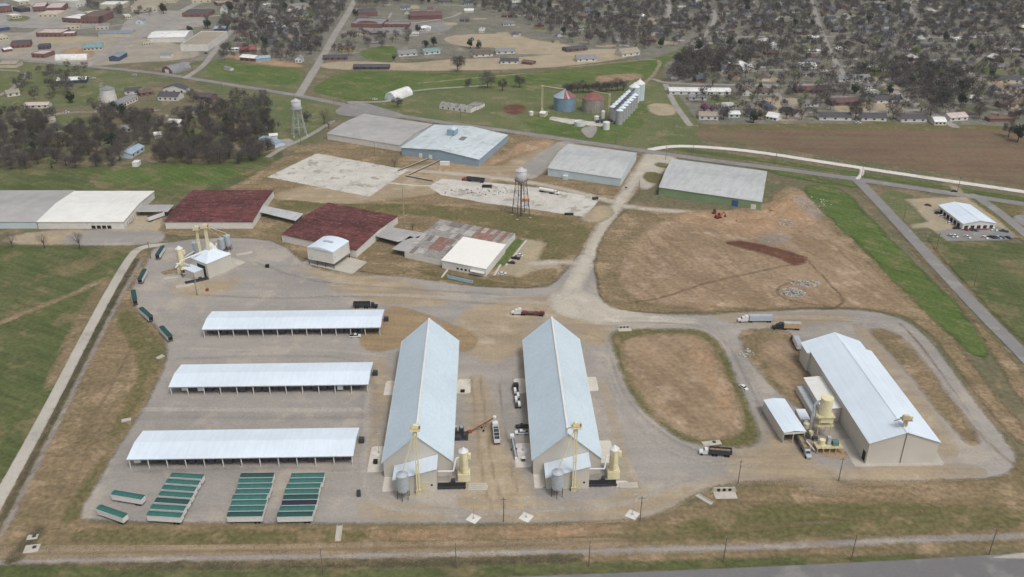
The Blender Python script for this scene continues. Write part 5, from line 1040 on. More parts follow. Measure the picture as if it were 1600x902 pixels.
# ---- grain bins beyond the main road
def grain_bin(p, label, r, h, cone, wm, rm, group, rings=6, n=26, rm2=None):
    t = empty('grain_bin', label, 'grain bin', p, 0, group)
    MB().cyl(0, 0, 0, r, r, h, n).build('shell', wm, t)
    b = MB(); [b.cyl(0, 0, h*(k+0.5)/rings, r+0.05, r+0.05, 0.18, n) for k in range(rings)]; b.build('stiffener_ring', wm, t)
    if rm2:      # roof of separate sectors
        for k in range(n):
            a0, a1 = 2*math.pi*k/n, 2*math.pi*(k+1)/n-0.012
            MB().add([((r+0.3)*math.cos(a0), (r+0.3)*math.sin(a0), h), ((r+0.3)*math.cos(a1), (r+0.3)*math.sin(a1), h), (0.7*math.cos(a1), 0.7*math.sin(a1), h+cone), (0.7*math.cos(a0), 0.7*math.sin(a0), h+cone), ((r+0.3)*math.cos(a0), (r+0.3)*math.sin(a0), h-0.15), ((r+0.3)*math.cos(a1), (r+0.3)*math.sin(a1), h-0.15)], [(0, 1, 2, 3), (4, 5, 1, 0)]).build('roof_panel', rm2(k), t)
    else: MB().lathe(0, 0, [(r+0.15, h), (r+0.12, h+0.12), (0.6, h+cone)], n).build('cone_roof', rm, t)
    MB().cyl(0, 0, h+cone-0.05, 0.8, 0.7, 0.7, 12).build('cap', rm, t)
    return t
bin_blue = pmat('faded_blue_steel', srgb(124, 150, 168), 0.55, var=0.10, scale=0.25, streak=((0.6, 0.6, 0.05), 0.08))
bin_grey = pmat('stained_bin_steel', srgb(158, 152, 142), 0.6, var=0.14, scale=0.25, streak=((0.6, 0.6, 0.05), 0.14))
bin_rust = pmat('red_rust_roof', srgb(146, 98, 92), 0.8, var=0.18, scale=0.3)
bin_roofb = pmat('blue_grey_roof', srgb(166, 178, 190), 0.6, var=0.1, scale=0.3)
bin_grey2 = pmat('dull_galvanised', srgb(164, 166, 166), 0.5, var=0.12, scale=0.4)
grain_bin(S(882, 171), 'large blue grain bin with half rusted roof', 10.4, 12.6, 6.2, bin_blue, bin_roofb, 'large grain bins', 7, 32, lambda k: bin_rust if 26 <= k <= 31 or k in (0, 23, 24) else bin_roofb)
grain_bin(S(926, 173), 'large grey grain bin with rusty red roof', 10.2, 12.2, 5.6, bin_grey, bin_rust, 'large grain bins', 7, 32, lambda k: bin_rust)
for rw, (a, b) in enumerate((((957, 188), (981.5, 164)), ((967, 194), (991, 169)))):
    pa, pb = S(*a), S(*b)
    for k in range(7): grain_bin(pa+(pb-pa)*k/6, f'{ORD[k]} slim galvanised bin from the front in the {("left", "right")[rw]} bin row', 3.2, 12.4, 1.7, bin_grey2, roof_white, 'slim galvanised bins in two rows', 8, 18)
grain_bin(S(990, 160), 'white topped pale blue tall bin behind the galvanised rows, nearer one', 5.2, 15.2, 3.6, w_pblue, white, 'pale blue tall bins', 6, 22)
grain_bin(S(998, 156), 'white topped pale blue tall bin behind the galvanised rows, farther one', 5.2, 16.0, 3.8, w_pblue, white, 'pale blue tall bins', 6, 22)
t = empty('bin_catwalk', 'steel catwalk running over the two galvanised bin rows', 'catwalk', S(974, 180), heading(S(962, 191), S(986, 166)))
n = float(np.linalg.norm(S(962, 191)-S(990, 160)))
MB().box(2, 0, 15.0, n+6, 1.0, 0.3).build('deck', steel_d, t); [MB().box(2, s*0.5, 16.0, n+6, 0.06, 0.06).build('handrail', steel_d, t) for s in (-1, 1)]
for k in range(5): MB().box(-n/2+k*n/4, 0, 13.9, 0.2, 0.8, 1.1).build('support', steel_d, t)
def thin_leg(uv, h, label, mat, to=None):
    t = empty('bucket_elevator', label, 'elevator', S(*uv), 0, 'slim grain legs')
    for s in (-1, 1): MB().box(s*0.5, 0, 0, 0.45, 0.45, h).build('trunking', mat, t)
    MB().box(0, 0, h+0.003, 2.0, 1.2, 1.4).build('head', mat, t); MB().box(0, 0, 0, 2.2, 1.4, 1.5).build('boot', mat, t)
    if to is not None: p = S(*uv); MB().tube((0, 0, h+0.8), (to[0]-p[0], to[1]-p[1], to[2]), 0.3, 8).build('spout', mat, t)
thin_leg((847, 172), 22, 'slim tan grain leg left of the blue bin', yel_d, (*S(882, 171), 19))
thin_leg((951, 181), 19, 'slim tan grain leg between the rusty bin and the bin rows', yel_d, (*S(926, 173), 18.5))
t = empty('bin_fan_set', 'dark fans and ducting at the front of the galvanised bins', 'machinery', S(944, 192), 0.2)
for x_, y_, w_, z_ in ((-6, 1, 3, 2.2), (-2, -1, 2.4, 2.8), (2.5, 1.5, 3.2, 1.8), (6, -0.5, 2.6, 2.4)): MB().box(x_, y_, 0, w_, w_*0.8, z_).build('fan_box', steel_d, t)
MB().tube((-6, 1, 2.4), (6, 0, 3.0), 0.4, 8).build('duct', steel_d, t); MB().box(0, 0, 0.03, 16, 5, 0.2).build('slab', conc_m, t)
t = empty('open_tank_ring', 'low white round tank with open top below the bins', 'tank', S(906, 196), 0)
MB().lathe(0, 0, [(5.0, 0), (5.2, 3.8), (4.9, 3.9), (4.8, 2.4), (0.2, 2.5)], 26).build('shell', white, t); MB().cyl(0, 0, 2.52, 4.7, 4.7, 0.05, 26).build('floor', steel, t)
for uv, r_, h_, lb in (((947, 202), 3.0, 6.4, 'short white tank right of the low round tank'), ((942, 185), 1.8, 6.6, 'slim white tank beside the front bins'), ((932, 188), 2.2, 3.6, 'squat white tank beside the rusty roofed bin'), ((830, 180), 2.0, 3.2, 'small white tank left of the tan pump house')):
    t = empty('white_tank', lb, 'tank', S(*uv), 0, 'small white tanks')
    MB().cyl(0, 0, 0, r_, r_, h_, 20).build('shell', white, t); MB().lathe(0, 0, [(r_+0.1, h_), (r_*0.5, h_+0.6), (0.3, h_+0.8)], 20).build('lid', white, t)
gable('pump_house', 'small cream pump house beside the slim tan leg', 'pump house', (843, 177), (851, 178), (843, 173), 3.2, 4.2, 'x', w_cream, roof_cream, cap=False)

# ---- poles, lamps, culverts, pads
pl0 = empty('utility_pole', '-', 'utility pole', (0, 0), 0)
MB().cyl(0, 0, 0, 0.2, 0.13, 11.5, 8).build('pole', pole_m, pl0); MB().box(0, 0, 10.6, 2.6, 0.14, 0.16).build('crossarm', pole_m, pl0)
for x_ in (-1.1, 0.0, 1.1): MB().cyl(x_, 0, 10.78, 0.07, 0.05, 0.28, 6).build('insulator', white, pl0)
MB().cyl(0.32, 0.0, 8.4, 0.24, 0.24, 0.9, 10).build('transformer', steel, pl0)
for uv, rz, lb in (((505, 897), 1.5, 'utility pole on the highway verge below the trailer rows'), ((713, 888), 1.5, 'utility pole on the highway verge below the left warehouse'), ((920, 885), 1.5, 'utility pole on the highway verge below the right warehouse'), ((1130, 879), 1.5, 'utility pole on the highway verge below the culvert'), ((1330, 875), 1.5, 'utility pole on the highway verge below the plant'), ((1545, 867), 1.5, 'utility pole on the highway verge at the driveway'), ((1000, 814), 0, 'pole at the yard edge right of the right warehouse'), ((787, 816), 0, 'pole at the yard edge between the warehouses'), ((1310, 752), 0, 'pole at the yard edge before the plant'), ((1153, 756), 0, 'pole at the yard edge near the culvert'), ((1211, 257), 1.4, 'roadside pole beside the green walled warehouse'), ((1346, 277), 1.4, 'roadside pole at the junction crossing'), ((1496, 299), 1.4, 'roadside pole near the shop entrance'), ((1412, 343), 0.8, 'pole on the grass left of the shop'), ((1463, 390), 0.8, 'pole beside the right road below the shop'), ((1522, 447), 0.8, 'pole on the right meadow beside the road'), ((837, 208), 1.4, 'roadside pole left of the grain bins'), ((962, 224), 1.4, 'roadside pole right of the grain bins'), ((1082, 242), 1.4, 'roadside pole behind the green walled warehouse'), ((522, 161), 1.4, 'roadside pole near the pale water tower'), ((347, 141), 1.4, 'roadside pole beyond the left woods'), ((720, 186), 1.4, 'roadside pole behind the blue walled warehouse'), ((586, 244), 1.4, 'pole before the long low grey warehouse'), ((998, 305), 1.2, 'pole beside the pale gravel road'), ((236, 405), 0.5, 'pole beside the top of the concrete road'), ((308, 462), 0.5, 'pole on the gravel before the receiving house'), ((470, 225), 0.5, 'pole beside the pale water tower'), ((1040, 250), 0.5, 'pole at the gravel road mouth')):
    clone(pl0, S(*uv), rz, lb, 'utility poles')
drop(pl0)
lp0 = empty('yard_lamp', '-', 'lamp post', (0, 0), 0)
MB().box(0, 0, 0.02, 4.2, 4.2, 0.22, math.pi/4).build('pad', w_white, lp0); MB().cyl(0, 0, 0.242, 0.11, 0.07, 9.4, 8).build('pole', steel, lp0); MB().box(0.5, 0, 9.6, 1.2, 0.35, 0.14).build('lamp_head', steel, lp0); MB().box(0, 0, 0.243, 0.7, 0.7, 0.4).build('base_plate', conc_m, lp0)
for uv, lb in (((740, 811), 'lamp post on a diamond pad right of the left warehouse front'), ((822, 809), 'lamp post on a diamond pad left of the right warehouse front'), ((988, 805), 'lamp post on a diamond pad right of the right warehouse front'), ((817, 704), 'lamp post on a diamond pad beside the blue auger'), ((592, 708), 'lamp post on a diamond pad left of the left warehouse')):
    clone(lp0, S(*uv), 0.2, lb, 'lamp posts on diamond pads')
drop(lp0)
def culvert(uv, label, rz=0.0, s=1.0):
    t = empty('culvert', label, 'culvert', S(*uv), rz)
    MB().prism([(-5*s, 0), (5*s, 0), (4.2*s, 1.9*s), (-4.2*s, 1.9*s)], -0.3, 0.3, 'y').build('headwall', conc_m, t); MB().box(0, -2.4*s, 0.02, 8.5*s, 4.0*s, 0.2).build('apron_slab', conc_m, t)
    for k in (-1, 0, 1): MB().tube((k*2.2*s, -0.36, 1.0*s), (k*2.2*s, 0.5, 1.0*s), 0.7*s, 14).build('pipe_mouth', dark, t)
culvert((1131, 768), 'concrete culvert headwall with three dark pipes on the yard bank'); culvert((975, 513), 'concrete culvert headwall with three pipes by the loop road', math.pi*0.02, 0.8)
for a, b, lb in (((1088, 774), (1112, 788), 'curved concrete flume left of the culvert'), ((205, 656), (190, 659), 'small concrete flume on the left yard edge, lower one'), ((256, 556), (246, 561), 'small concrete flume on the left yard edge, upper one'), ((531, 822), (528, 846), 'concrete flume on the bank below the left warehouse')):
    p, q = S(*a), S(*b); n = float(np.linalg.norm(q-p)); t = empty('concrete_flume', lb, 'flume', (p+q)/2, heading(p, q), 'concrete flumes')
    MB().box(0, 0, 0.03, n, 1.6, 0.15).build('floor', conc_m, t); [MB().box(0, s*0.95, 0.03, n, 0.28, 0.5).build('side_wall', conc_m, t) for s in (-1, 1)]
for uv, sx, sy, lb in (((51, 840), 3.6, 2.4, 'small pale slab with drain box at the left track'), ((50, 858), 5.0, 4.0, 'broken pale slab at the left end of the rail bed'), ((1112, 693), 8.0, 3.0, 'pale slab behind the dump truck')):
    t = empty('drain_slab', lb, 'slab', S(*uv), 0.15); MB().box(0, 0, 0.05, sx, sy, 0.25).build('slab', conc_m, t); MB().box(sx*0.15, sy*0.1, 0.303, 1.2, 1.2, 0.3).build('drain_box', steel_d, t)
t = empty('entrance_sign', 'long pale blue sign panel lying before the white office', 'sign', S(719, 439), heading(S(696, 433), S(744, 444)))
MB().box(0, 0, 0.3, 15.5, 0.25, 1.6).build('panel', pmat('sign_blue', srgb(150, 196, 220), 0.5, var=0.06), t); MB().box(0, 0, 0.0, 16.5, 0.5, 0.3).build('plinth', conc_m, t); [MB().box(s*8.1, 0, 0.3, 0.6, 0.6, 1.9).build('pier', conc_m, t) for s in (-1, 1)]
for ln, lb in ((((702, 418), (690, 434)), 'white footpath wall left of the office lawn'), (((782, 414), (772, 431)), 'white kerb wall beside the office porch'), (((822, 376), (790, 416)), 'white kerb between the green strip and parking')):
    p, q = S(*ln[0]), S(*ln[1]); n = float(np.linalg.norm(q-p)); t = empty('kerb_wall', lb, 'kerb', (p+q)/2, heading(p, q)); MB().box(0, 0, 0.02, n, 1.2, 0.22).build('top', conc_m, t); MB().box(0, 0.45, 0.243, n, 0.25, 0.12).build('edge', white, t)
for uv, rz, lb in (((244, 343), 0.9, 'white dropped trailer beside the left red roofed warehouse'),):
    p = S(*uv); t = empty('box_trailer', lb, 'trailer', p, rz); MB().box(0, 0, 1.1, 12, 2.5, 2.6).build('trailer_box', white, t); MB().box(0, 0, 3.703, 11.6, 2.2, 0.08).build('roof', pmat('maroon_top', srgb(96, 66, 66), 0.8), t); wheels(t, (-4.6, -3.3), 1.0); MB().box(4, 0, 0, 0.3, 1.8, 1.1).build('landing_leg', steel_d, t)
for ln, lb in ((((700, 246), (636, 276)), 'long brown retaining wall from the blue warehouse to the slab, right side'), (((676, 247), (622, 268)), 'brown retaining wall beside the slab corner, left side'), (((634, 276), (676, 284)), 'low brown retaining wall along the broken slab lane')):
    p, q = S(*ln[0]), S(*ln[1]); n = float(np.linalg.norm(q-p)); t = empty('retaining_wall', lb, 'wall', (p+q)/2, heading(p, q), 'brown retaining walls'); MB().box(0, 0, 0.02, n, 0.6, 1.1).build('wall', pmat('old_dark_concrete', srgb(104, 96, 88), 0.9, var=0.2), t); MB().box(0, 0, 1.123, n, 0.8, 0.12).build('coping', conc_m, t)
# ---- loose rubble (uncountable): chunks in one object per heap
def heap(name, uv, rx, ry, n, mat, hmax, smin=0.3, smax=1.1, label=None):
    c = S(*uv); m = MB(); rr = random.Random(int(uv[0]))
    for _ in range(n):
        a, d = rr.uniform(0, 6.28), math.sqrt(rr.random()); x, y = rx*d*math.cos(a), ry*d*math.sin(a); s = rr.uniform(smin, smax)
        m.box(c[0]+x, c[1]+y, max(0, hmax*(1-d)*rr.random()), s, s*rr.uniform(.5, 1), s*rr.uniform(.4, .9), rr.uniform(0, 3))
    o = m.build(name, mat); tag(o, label, 'rubble', kind='stuff'); return o
rub = pmat('broken_concrete', srgb(184, 180, 174), 0.9, var=0.25, scale=1.0)
heap('rubble_heap', (1238, 459), 7, 6, 140, rub, 1.2, label='pale heap of broken concrete on the dirt lot')
heap('rubble_heap', (1258, 444), 9, 4, 130, rub, 1.0, label='long pale rubble strip on the dirt lot')
heap('rubble_heap', (1262, 318), 16, 14, 70, rub, 0.9, label='scattered grey rubble near the bright green strip')
heap('rubble_heap', (1228, 349), 6, 6, 60, rub, 0.8, label='small rubble heap beside the orange clay')
heap('debris_heap', (745, 300), 26, 8, 70, roof_patch[0], 0.5, label='dark debris scattered over the broken slab')
heap('debris_heap', (1165, 553), 4, 4, 40, rub, 0.5, label='small debris at the corner of the narrow dirt island')
# raised bank of dark soil and clay spoil
def bank(name, pts, w, h, mat, label):
    P_ = chaikin(SP(pts), False, 2); m = MB(); N = 7; rr = random.Random(5); V = []
    for i, p in enumerate(P_):
        d = P_[min(i+1, len(P_)-1)]-P_[max(i-1, 0)]; d = d/np.linalg.norm(d); n_ = np.array([-d[1], d[0]]); e = math.sin(math.pi*(i+0.3)/(len(P_)-0.4))**0.5
        for k in range(N): f = k/(N-1)*2-1; V.append((p[0]+n_[0]*f*w*e, p[1]+n_[1]*f*w*e, 0.12+max(0, h*e*(1-f*f)*rr.uniform(0.6, 1.2))))
    F = [(i*N+k, i*N+k+1, (i+1)*N+k+1, (i+1)*N+k) for i in range(len(P_)-1) for k in range(N-1)]
    o = m.add(V, F).build(name, mat); tag(o, label, 'soil bank'); return o
def solid(name, base, c1, var=0.25): return pmat(name, base, 0.95, var=var, scale=0.5, dirt=(c1, 0.5, 0.7, 0.25))
bank('soil_bank', [(1136, 381), (1165, 381), (1205, 389), (1250, 402)], 3.0, 1.2, solid('bank_red', srgb(102, 70, 56), srgb(88, 60, 49)), 'long dark red soil bank across the dirt lot')
for k, (pp, w_) in enumerate(([[(1060, 342), (1085, 340), (1105, 345)], 4], [[(1150, 345), (1180, 348), (1205, 345)], 5], [[(1205, 330), (1225, 318), (1240, 312)], 5], [[(1140, 360), (1170, 363), (1190, 358)], 4])):
    bank('clay_bank', pp, w_, 1.6, solid('bank_clay', srgb(164, 136, 106), srgb(148, 122, 98)), ['low orange clay bank nearest the pale lane', 'orange clay bank right of the excavator', 'orange clay bank beside the green wall corner', 'orange clay bank above the dark soil'][k])
# ============================================================ TOWN BUILDINGS
def far(uv0, uv1, depth, h, kind, wm, rm, name, label, cat, ridge=None, axis='x', group=None, wins=0, parapet=0.5):
    a, b = S(*uv0), S(*uv1); d = b-a; L_ = float(np.linalg.norm(d)); d = d/L_; n = np.array([-d[1], d[0]]); c = (a+b)/2+n*depth/2
    if kind == 'flat': depth *= 1.35; c = (a+b)/2+n*depth/2
    t = empty(name, label, cat, c, math.atan2(d[1], d[0]), group); t['_L'], t['_D'] = L_, depth
    if kind == 'flat':
        MB().box(0, 0, 0, L_, depth, h).build('wall', wm, t); MB().box(0, 0, h+0.003, L_-0.7, depth-0.7, 0.1).build('roof', rm, t)
        p = MB(); [(p.box(0, s*(depth/2-0.15), h+0.002, L_+0.06, 0.36, parapet), p.box(s*(L_/2-0.15), 0, h+0.002, 0.36, depth-0.4, parapet)) for s in (-1, 1)]; p.build('parapet', wm, t)
    elif kind == 'gable':
        wall_mesh(L_, depth, h, ridge, axis).build('wall', wm, t)
        for m in roof_slopes(L_, depth, h, ridge, axis, 0.5): m.build('roof_slope', rm, t)
    elif kind == 'arch':
        N = 14; ax = 'y' if axis == 'y' else 'x'; w = L_ if ax == 'y' else depth; ln = depth if ax == 'y' else L_
        arc = [(w/2*math.cos(math.pi*i/N), h*math.sin(math.pi*i/N)) for i in range(N+1)]
        MB().prism(arc, -ln/2, ln/2, ax).build('arched_roof', rm, t, False)
        for s in (-1, 1): MB().prism([(x*0.96, z*0.96) for x, z in arc], s*(ln/2+0.06)-0.05, s*(ln/2+0.06)+0.05, ax).build('end_wall', wm, t)
        MB().box(*((0, -ln/2-0.16, 0.0, w*0.35, 0.1, h*0.55) if ax == 'y' else (-ln/2-0.16, 0, 0.0, 0.1, w*0.35, h*0.55))).build('door', white if wm is not white else dark, t)
    for k in range(wins): opening(t, -L_/2+L_*(k+0.5)/wins, 1.0, min(2.0, L_/wins*0.5), 1.5, 'front', glass, 'window')
    return t
c_roofs = {n: pmat('town_roof_'+n, srgb(*c), 0.75, var=0.14, scale=0.3) for n, c in (('white', (226, 226, 224)), ('pink', (200, 184, 178)), ('grey', (138, 138, 140)), ('blue', (128, 140, 154)), ('teal', (122, 150, 152)), ('tan', (160, 150, 134)), ('dark', (84, 82, 86)), ('red', (158, 88, 82)), ('skyblue', (158, 178, 192)), ('brown', (108, 94, 86)), ('maroon', (108, 82, 80)))}
red_wall = pmat('dull_red_wall', srgb(128, 90, 86), 0.85, var=0.12, scale=0.4)
stucco = pmat('pale_stucco', srgb(200, 192, 172), 0.8, var=0.08, scale=0.3)
navy_w = pmat('navy_wall', srgb(74, 88, 114), 0.7)
F = far; cr = c_roofs
F((0, 21), (20, 19), 22, 9, 'flat', brick, cr['skyblue'], 'town_building', 'brick building with sky blue roof at the top left corner', 'building', wins=4)
F((33, 20), (48, 18), 18, 5, 'flat', pmat('dark_store', srgb(70, 70, 76), 0.8), cr['dark'], 'town_building', 'dark low store left of the pale roofed row', 'building')
F((52, 19), (72, 18), 30, 7, 'flat', brick, cr['pink'], 'town_building', 'brick store with pale pinkish roof behind the empty lot', 'building', wins=3)
F((72, 21), (98, 20), 34, 7, 'flat', brick, cr['pink'], 'town_building', 'long brick store with pinkish grey roof in the town row', 'building', wins=4)
F((88, 8), (116, 9), 40, 8, 'flat', brick, cr['brown'], 'town_building', 'brick building with brown roof behind the store row', 'building', wins=4)
F((120, 12), (136, 8), 60, 9, 'flat', w_white, cr['white'], 'town_building', 'white roofed tall building at the town street', 'building', wins=3)
F((60, 27), (90, 27), 22, 4, 'flat', stucco, cr['pink'], 'town_building', 'low pale building with pinkish roof and forecourt', 'building', wins=4)
F((98, 35), (128, 37), 26, 6, 'flat', brick, cr['white'], 'town_building', 'brick building with white roof left of the taller brick block', 'building', wins=4)
F((128, 37), (158, 37), 34, 9, 'flat', brick, cr['brown'], 'town_building', 'taller brick block beside dark trees', 'building', wins=5)
F((155, 14), (192, 14), 22, 6, 'flat', stucco, cr['white'], 'town_building', 'low building with white roof left of the tan hall', 'building')
F((206, 19), (246, 18), 50, 8, 'flat', stucco, cr['tan'], 'town_building', 'large tan hall with pale roof near the top edge', 'building', wins=5)
F((210, 6), (274, 5), 30, 7, 'flat', stucco, cr['white'], 'town_building', 'long white roofed building at the top edge', 'building')
F((57, 58), (97, 58), 20, 5, 'flat', brick, cr['pink'], 'town_building', 'long brick shop with pale roof beside the sandy lot', 'shop', wins=6)
F((97, 58), (118, 57), 10, 4, 'flat', brick, cr['white'], 'town_building', 'small brick wing with white roof beside the sandy lot', 'shop', wins=2)
F((0, 49), (16, 47), 16, 4, 'gable', navy_w, cr['blue'], 'town_building', 'low dark blue building at the left edge', 'building', 5.5)
F((154, 58), (206, 58), 16, 4.4, 'gable', stucco, cr['blue'], 'metal_building', 'long blue grey metal roofed building at the town street', 'building', 6.5)
F((17, 76), (48, 74), 18, 4.5, 'flat', red_wall, cr['dark'], 'town_building', 'red fronted low shop with dark roof left', 'shop', wins=4)
F((50, 90), (70, 91), 14, 4.4, 'flat', brick, cr['pink'], 'town_building', 'small brick shop with pale roof above the green verge', 'shop', wins=3)
F((8, 82), (20, 80), 8, 3, 'gable', red_wall, cr['white'], 'kiosk', 'small red kiosk with white roof left', 'kiosk', 4.2)
F((86, 95), (136, 94), 11, 6, 'arch', stucco, cr['white'], 'arched_warehouse', 'long white arched warehouse beside the left main road', 'warehouse')
F((130, 80), (161, 78), 20, 3.5, 'gable', stucco, cr['teal'], 'market_building', 'teal roofed market building on the sandy lot', 'building', 7.0, wins=5)
F((171, 96), (186, 96), 26, 4.6, 'gable', navy_w, cr['blue'], 'open_shed', 'blue open shed beside the main road', 'shed', 6.4, 'y')
F((232, 67), (290, 66), 44, 6, 'gable', w_white, cr['white'], 'big_store', 'large white stepped roof warehouse in the town', 'warehouse', 8.5)
F((283, 80), (326, 80), 62, 7, 'flat', w_white, cr['tan'], 'big_store', 'large white walled store with gravel coloured flat roof', 'store', parapet=0.9)
F((250, 91), (267, 91), 12, 3.5, 'gable', w_white, cr['grey'], 'pale_shed', 'small grey white hip shed above the arched shed', 'shed', 5.0)
F((253, 113), (270, 116), 26, 7.5, 'arch', red_wall, cr['grey'], 'arched_shed', 'arched shed with red front beside the main road', 'shed', axis='y')
F((350, 109), (360, 111), 5, 2.6, 'gable', w_white, cr['grey'], 'small_trailer', 'small grey white hut on the green by the road', 'hut', 3.4)
F((376, 83), (400, 82), 16, 3.5, 'gable', red_wall, cr['red'], 'red_shop', 'bright red roofed shop near the white cabin', 'shop', 5.5, wins=3)
F((375, 95), (398, 97), 14, 4, 'gable', red_wall, cr['white'], 'barn_shop', 'white roofed red walled barn below the red shop', 'barn', 6, wins=3)
F((356, 80), (373, 80), 5, 2.8, 'gable', w_white, cr['white'], 'white_cabin', 'long white cabin beside the bright red roof', 'cabin', 3.6, wins=3)
F((400, 97), (423, 95), 14, 3.6, 'gable', w_blue, cr['skyblue'], 'blue_shop', 'pale blue metal shop beside the town street', 'shop', 5)
F((461, 98), (472, 98), 12, 4, 'gable', white, cr['grey'], 'white_house', 'white gabled house beside the town street', 'house', 6.5, 'y', wins=2)
F((285, 27), (325, 27), 26, 5, 'flat', brick, cr['dark'], 'town_building', 'dark roofed brick building right of the town street', 'building', wins=4)
F((345, 24), (352, 24), 14, 8, 'gable', w_white, cr['grey'], 'church_hall', 'tall grey gabled hall among the town trees', 'hall', 13, 'y')
F((335, 50), (352, 50), 14, 4, 'gable', navy_w, cr['skyblue'], 'blue_house', 'house with sky blue roof behind the big white store', 'house', 6)
F((212, 38), (224, 38), 12, 4.5, 'gable', w_pblue, cr['grey'], 'pale_house', 'pale blue house below the tan hall', 'house', 7, 'y', wins=1)
# school
t = F((549, 43), (597, 44), 30, 5.0, 'flat', red_wall, cr['grey'], 'school_building', 'red brick school hall with arched front and pale panes', 'school')
Ls = t['_L']; MB().prism([(Ls*0.34*math.cos(math.pi*i/12), 5.0+3.2*math.sin(math.pi*i/12)) for i in range(13)], -15.3, -14.2, 'y').build('arched_gable', brick, t)
for k in range(3): MB().box(-3.2+k*3.2, -15.36, 2.6, 2.4, 0.1, 2.0).build('window', white, t)
F((560, 26), (590, 25), 26, 5, 'flat', brick, cr['dark'], 'school_building', 'dark flat roofed school wing behind the arched hall', 'school')
F((600, 43), (640, 43), 12, 4, 'flat', red_wall, cr['grey'], 'school_building', 'low red school wing right of the arched hall', 'school', wins=5)
F((641, 31), (691, 30), 40, 5, 'gable', red_wall, cr['maroon'], 'school_building', 'school gym with broad dark red roof', 'school', 8)
# scattered in the middle distance
F((552, 109), (608, 109), 12, 2.8, 'gable', pmat('dark_brick', srgb(82, 78, 78), 0.8), cr['dark'], 'ranch_house', 'long dark ranch house on the tan strip', 'house', 4.6, wins=5)
F((505, 95), (543, 94), 14, 3, 'gable', brick, cr['dark'], 'ranch_house', 'dark roofed brick house beside the town street', 'house', 5, wins=4)
F((530, 80), (556, 79), 10, 3, 'gable', pmat('mustard_wall', srgb(190, 160, 70), 0.8), cr['brown'], 'ranch_house', 'mustard yellow walled house among trees', 'house', 5, wins=3)
F((623, 89), (652, 87), 16, 3, 'gable', w_white, cr['grey'], 'ranch_house', 'white and grey house beside the green paddock', 'house', 6, wins=3)
F((663, 86), (688, 84), 14, 3, 'gable', w_white, cr['teal'], 'ranch_house', 'white house with teal roof beside dark evergreens', 'house', 5.5, wins=3)
F((740, 90), (770, 88), 16, 3, 'gable', w_white, cr['brown'], 'ranch_house', 'brown roofed white house below two evergreens', 'house', 6, wins=3)
F((775, 85), (805, 84), 14, 3, 'gable', w_white, cr['grey'], 'ranch_house', 'grey roofed house at the right end of the house row', 'house', 5.5, wins=3)
F((782, 100), (810, 100), 14, 3, 'gable', w_white, cr['dark'], 'ranch_house', 'dark roofed house on the tan strip centre', 'house', 5, wins=3)
F((902, 97), (932, 96), 14, 3.2, 'gable', w_white, cr['grey'], 'ranch_house', 'new grey house on the tan strip', 'house', 6.5, wins=3)
F((972, 89), (1000, 86), 16, 3.4, 'gable', w_white, cr['tan'], 'ranch_house', 'new tan roofed house at the end of the tan strip', 'house', 7.5, wins=3)
F((886, 82), (918, 79), 14, 3, 'gable', brick, cr['dark'], 'ranch_house', 'dark roofed house behind the tan strip', 'house', 5, wins=3)
F((815, 100), (831, 102), 10, 2.6, 'gable', brick, cr['brown'], 'pale_shed', 'small brown shed on the tan strip', 'shed', 4)
F((601, 155), (618, 158), 28, 7.5, 'arch', w_pblue, cr['white'], 'arched_shed', 'white arched shed standing in the green field', 'shed', axis='y')
# roofless L-shaped ruin
a = S(686, 170); b = S(735, 177); d = b-a; L_ = float(np.linalg.norm(d)); t = empty('ruined_house', 'white walled L shaped building with broken grey roof', 'ruin', a, heading(a, b))
MB().box(L_/2, 6, 0, L_, 11, 3.4).build('wall', w_white, t); MB().box(L_-4, 19, 0, 10, 15, 3.4).build('wing_wall', w_white, t)
rr = random.Random(2)
for k in range(10): MB().prism([(0.4, 3.42), (6, 5.6+rr.uniform(-.4, .2)), (11.6, 3.42)], L_*k/10+0.05, L_*(k+1)/10-rr.uniform(.1, .5), 'x').build('roof_bay', roof_patch[rr.choice((0, 0, 3))], t)
for k in range(4): MB().box(L_-4, 13.5+k*3.6, 3.45, 10.4, 3.0, 0.25+rr.uniform(0, .6)).build('wing_roof_bay', roof_patch[rr.choice((0, 3))], t)
for k in range(5): MB().box(4+k*6, 0.42, 0.9, 1.4, 0.12, 1.4).build('window', dark, t)
# left middle
t = empty('round_tank', 'round white two tiered tank by the left meadow', 'tank', S(171, 158), 0)
MB().cyl(0, 0, 0, 7.0, 7.0, 6.2, 26).build('lower_shell', w_white, t); MB().cyl(0, 0, 6.203, 6.7, 6.7, 5.6, 26).build('upper_shell', w_white, t); MB().lathe(0, 0, [(7.0, 11.81), (7.0, 12.0), (0.6, 15)], 26).build('cone_roof', cr['grey'], t)
for k in range(18): MB().box(7.02*math.cos(k*.35), 7.02*math.sin(k*.35), 1, 0.3, 0.3, 4).build('rib', white, t)
F((185, 171), (216, 157), 11, 4, 'gable', w_white, cr['grey'], 'long_hut', 'long pale hut with dormers beside the round tank', 'shed', 6.2, wins=7)
F((195, 148), (218, 147), 12, 3.4, 'gable', w_white, cr['dark'], 'white_house', 'white house with dark roof behind the long hut', 'house', 5.4, wins=2)
F((220, 151), (240, 148), 12, 3.2, 'gable', brick, cr['brown'], 'white_house', 'brown house between the dark roofed houses', 'house', 5, wins=2)
F((247, 157), (278, 158), 14, 4, 'gable', w_white, cr['dark'], 'white_house', 'large white house with dark roof by the left road', 'house', 7, wins=4)
F((255, 145), (290, 146), 10, 4, 'gable', w_white, cr['dark'], 'white_house', 'white cross gabled house behind the large white one', 'house', 7.5, 'y', wins=3)
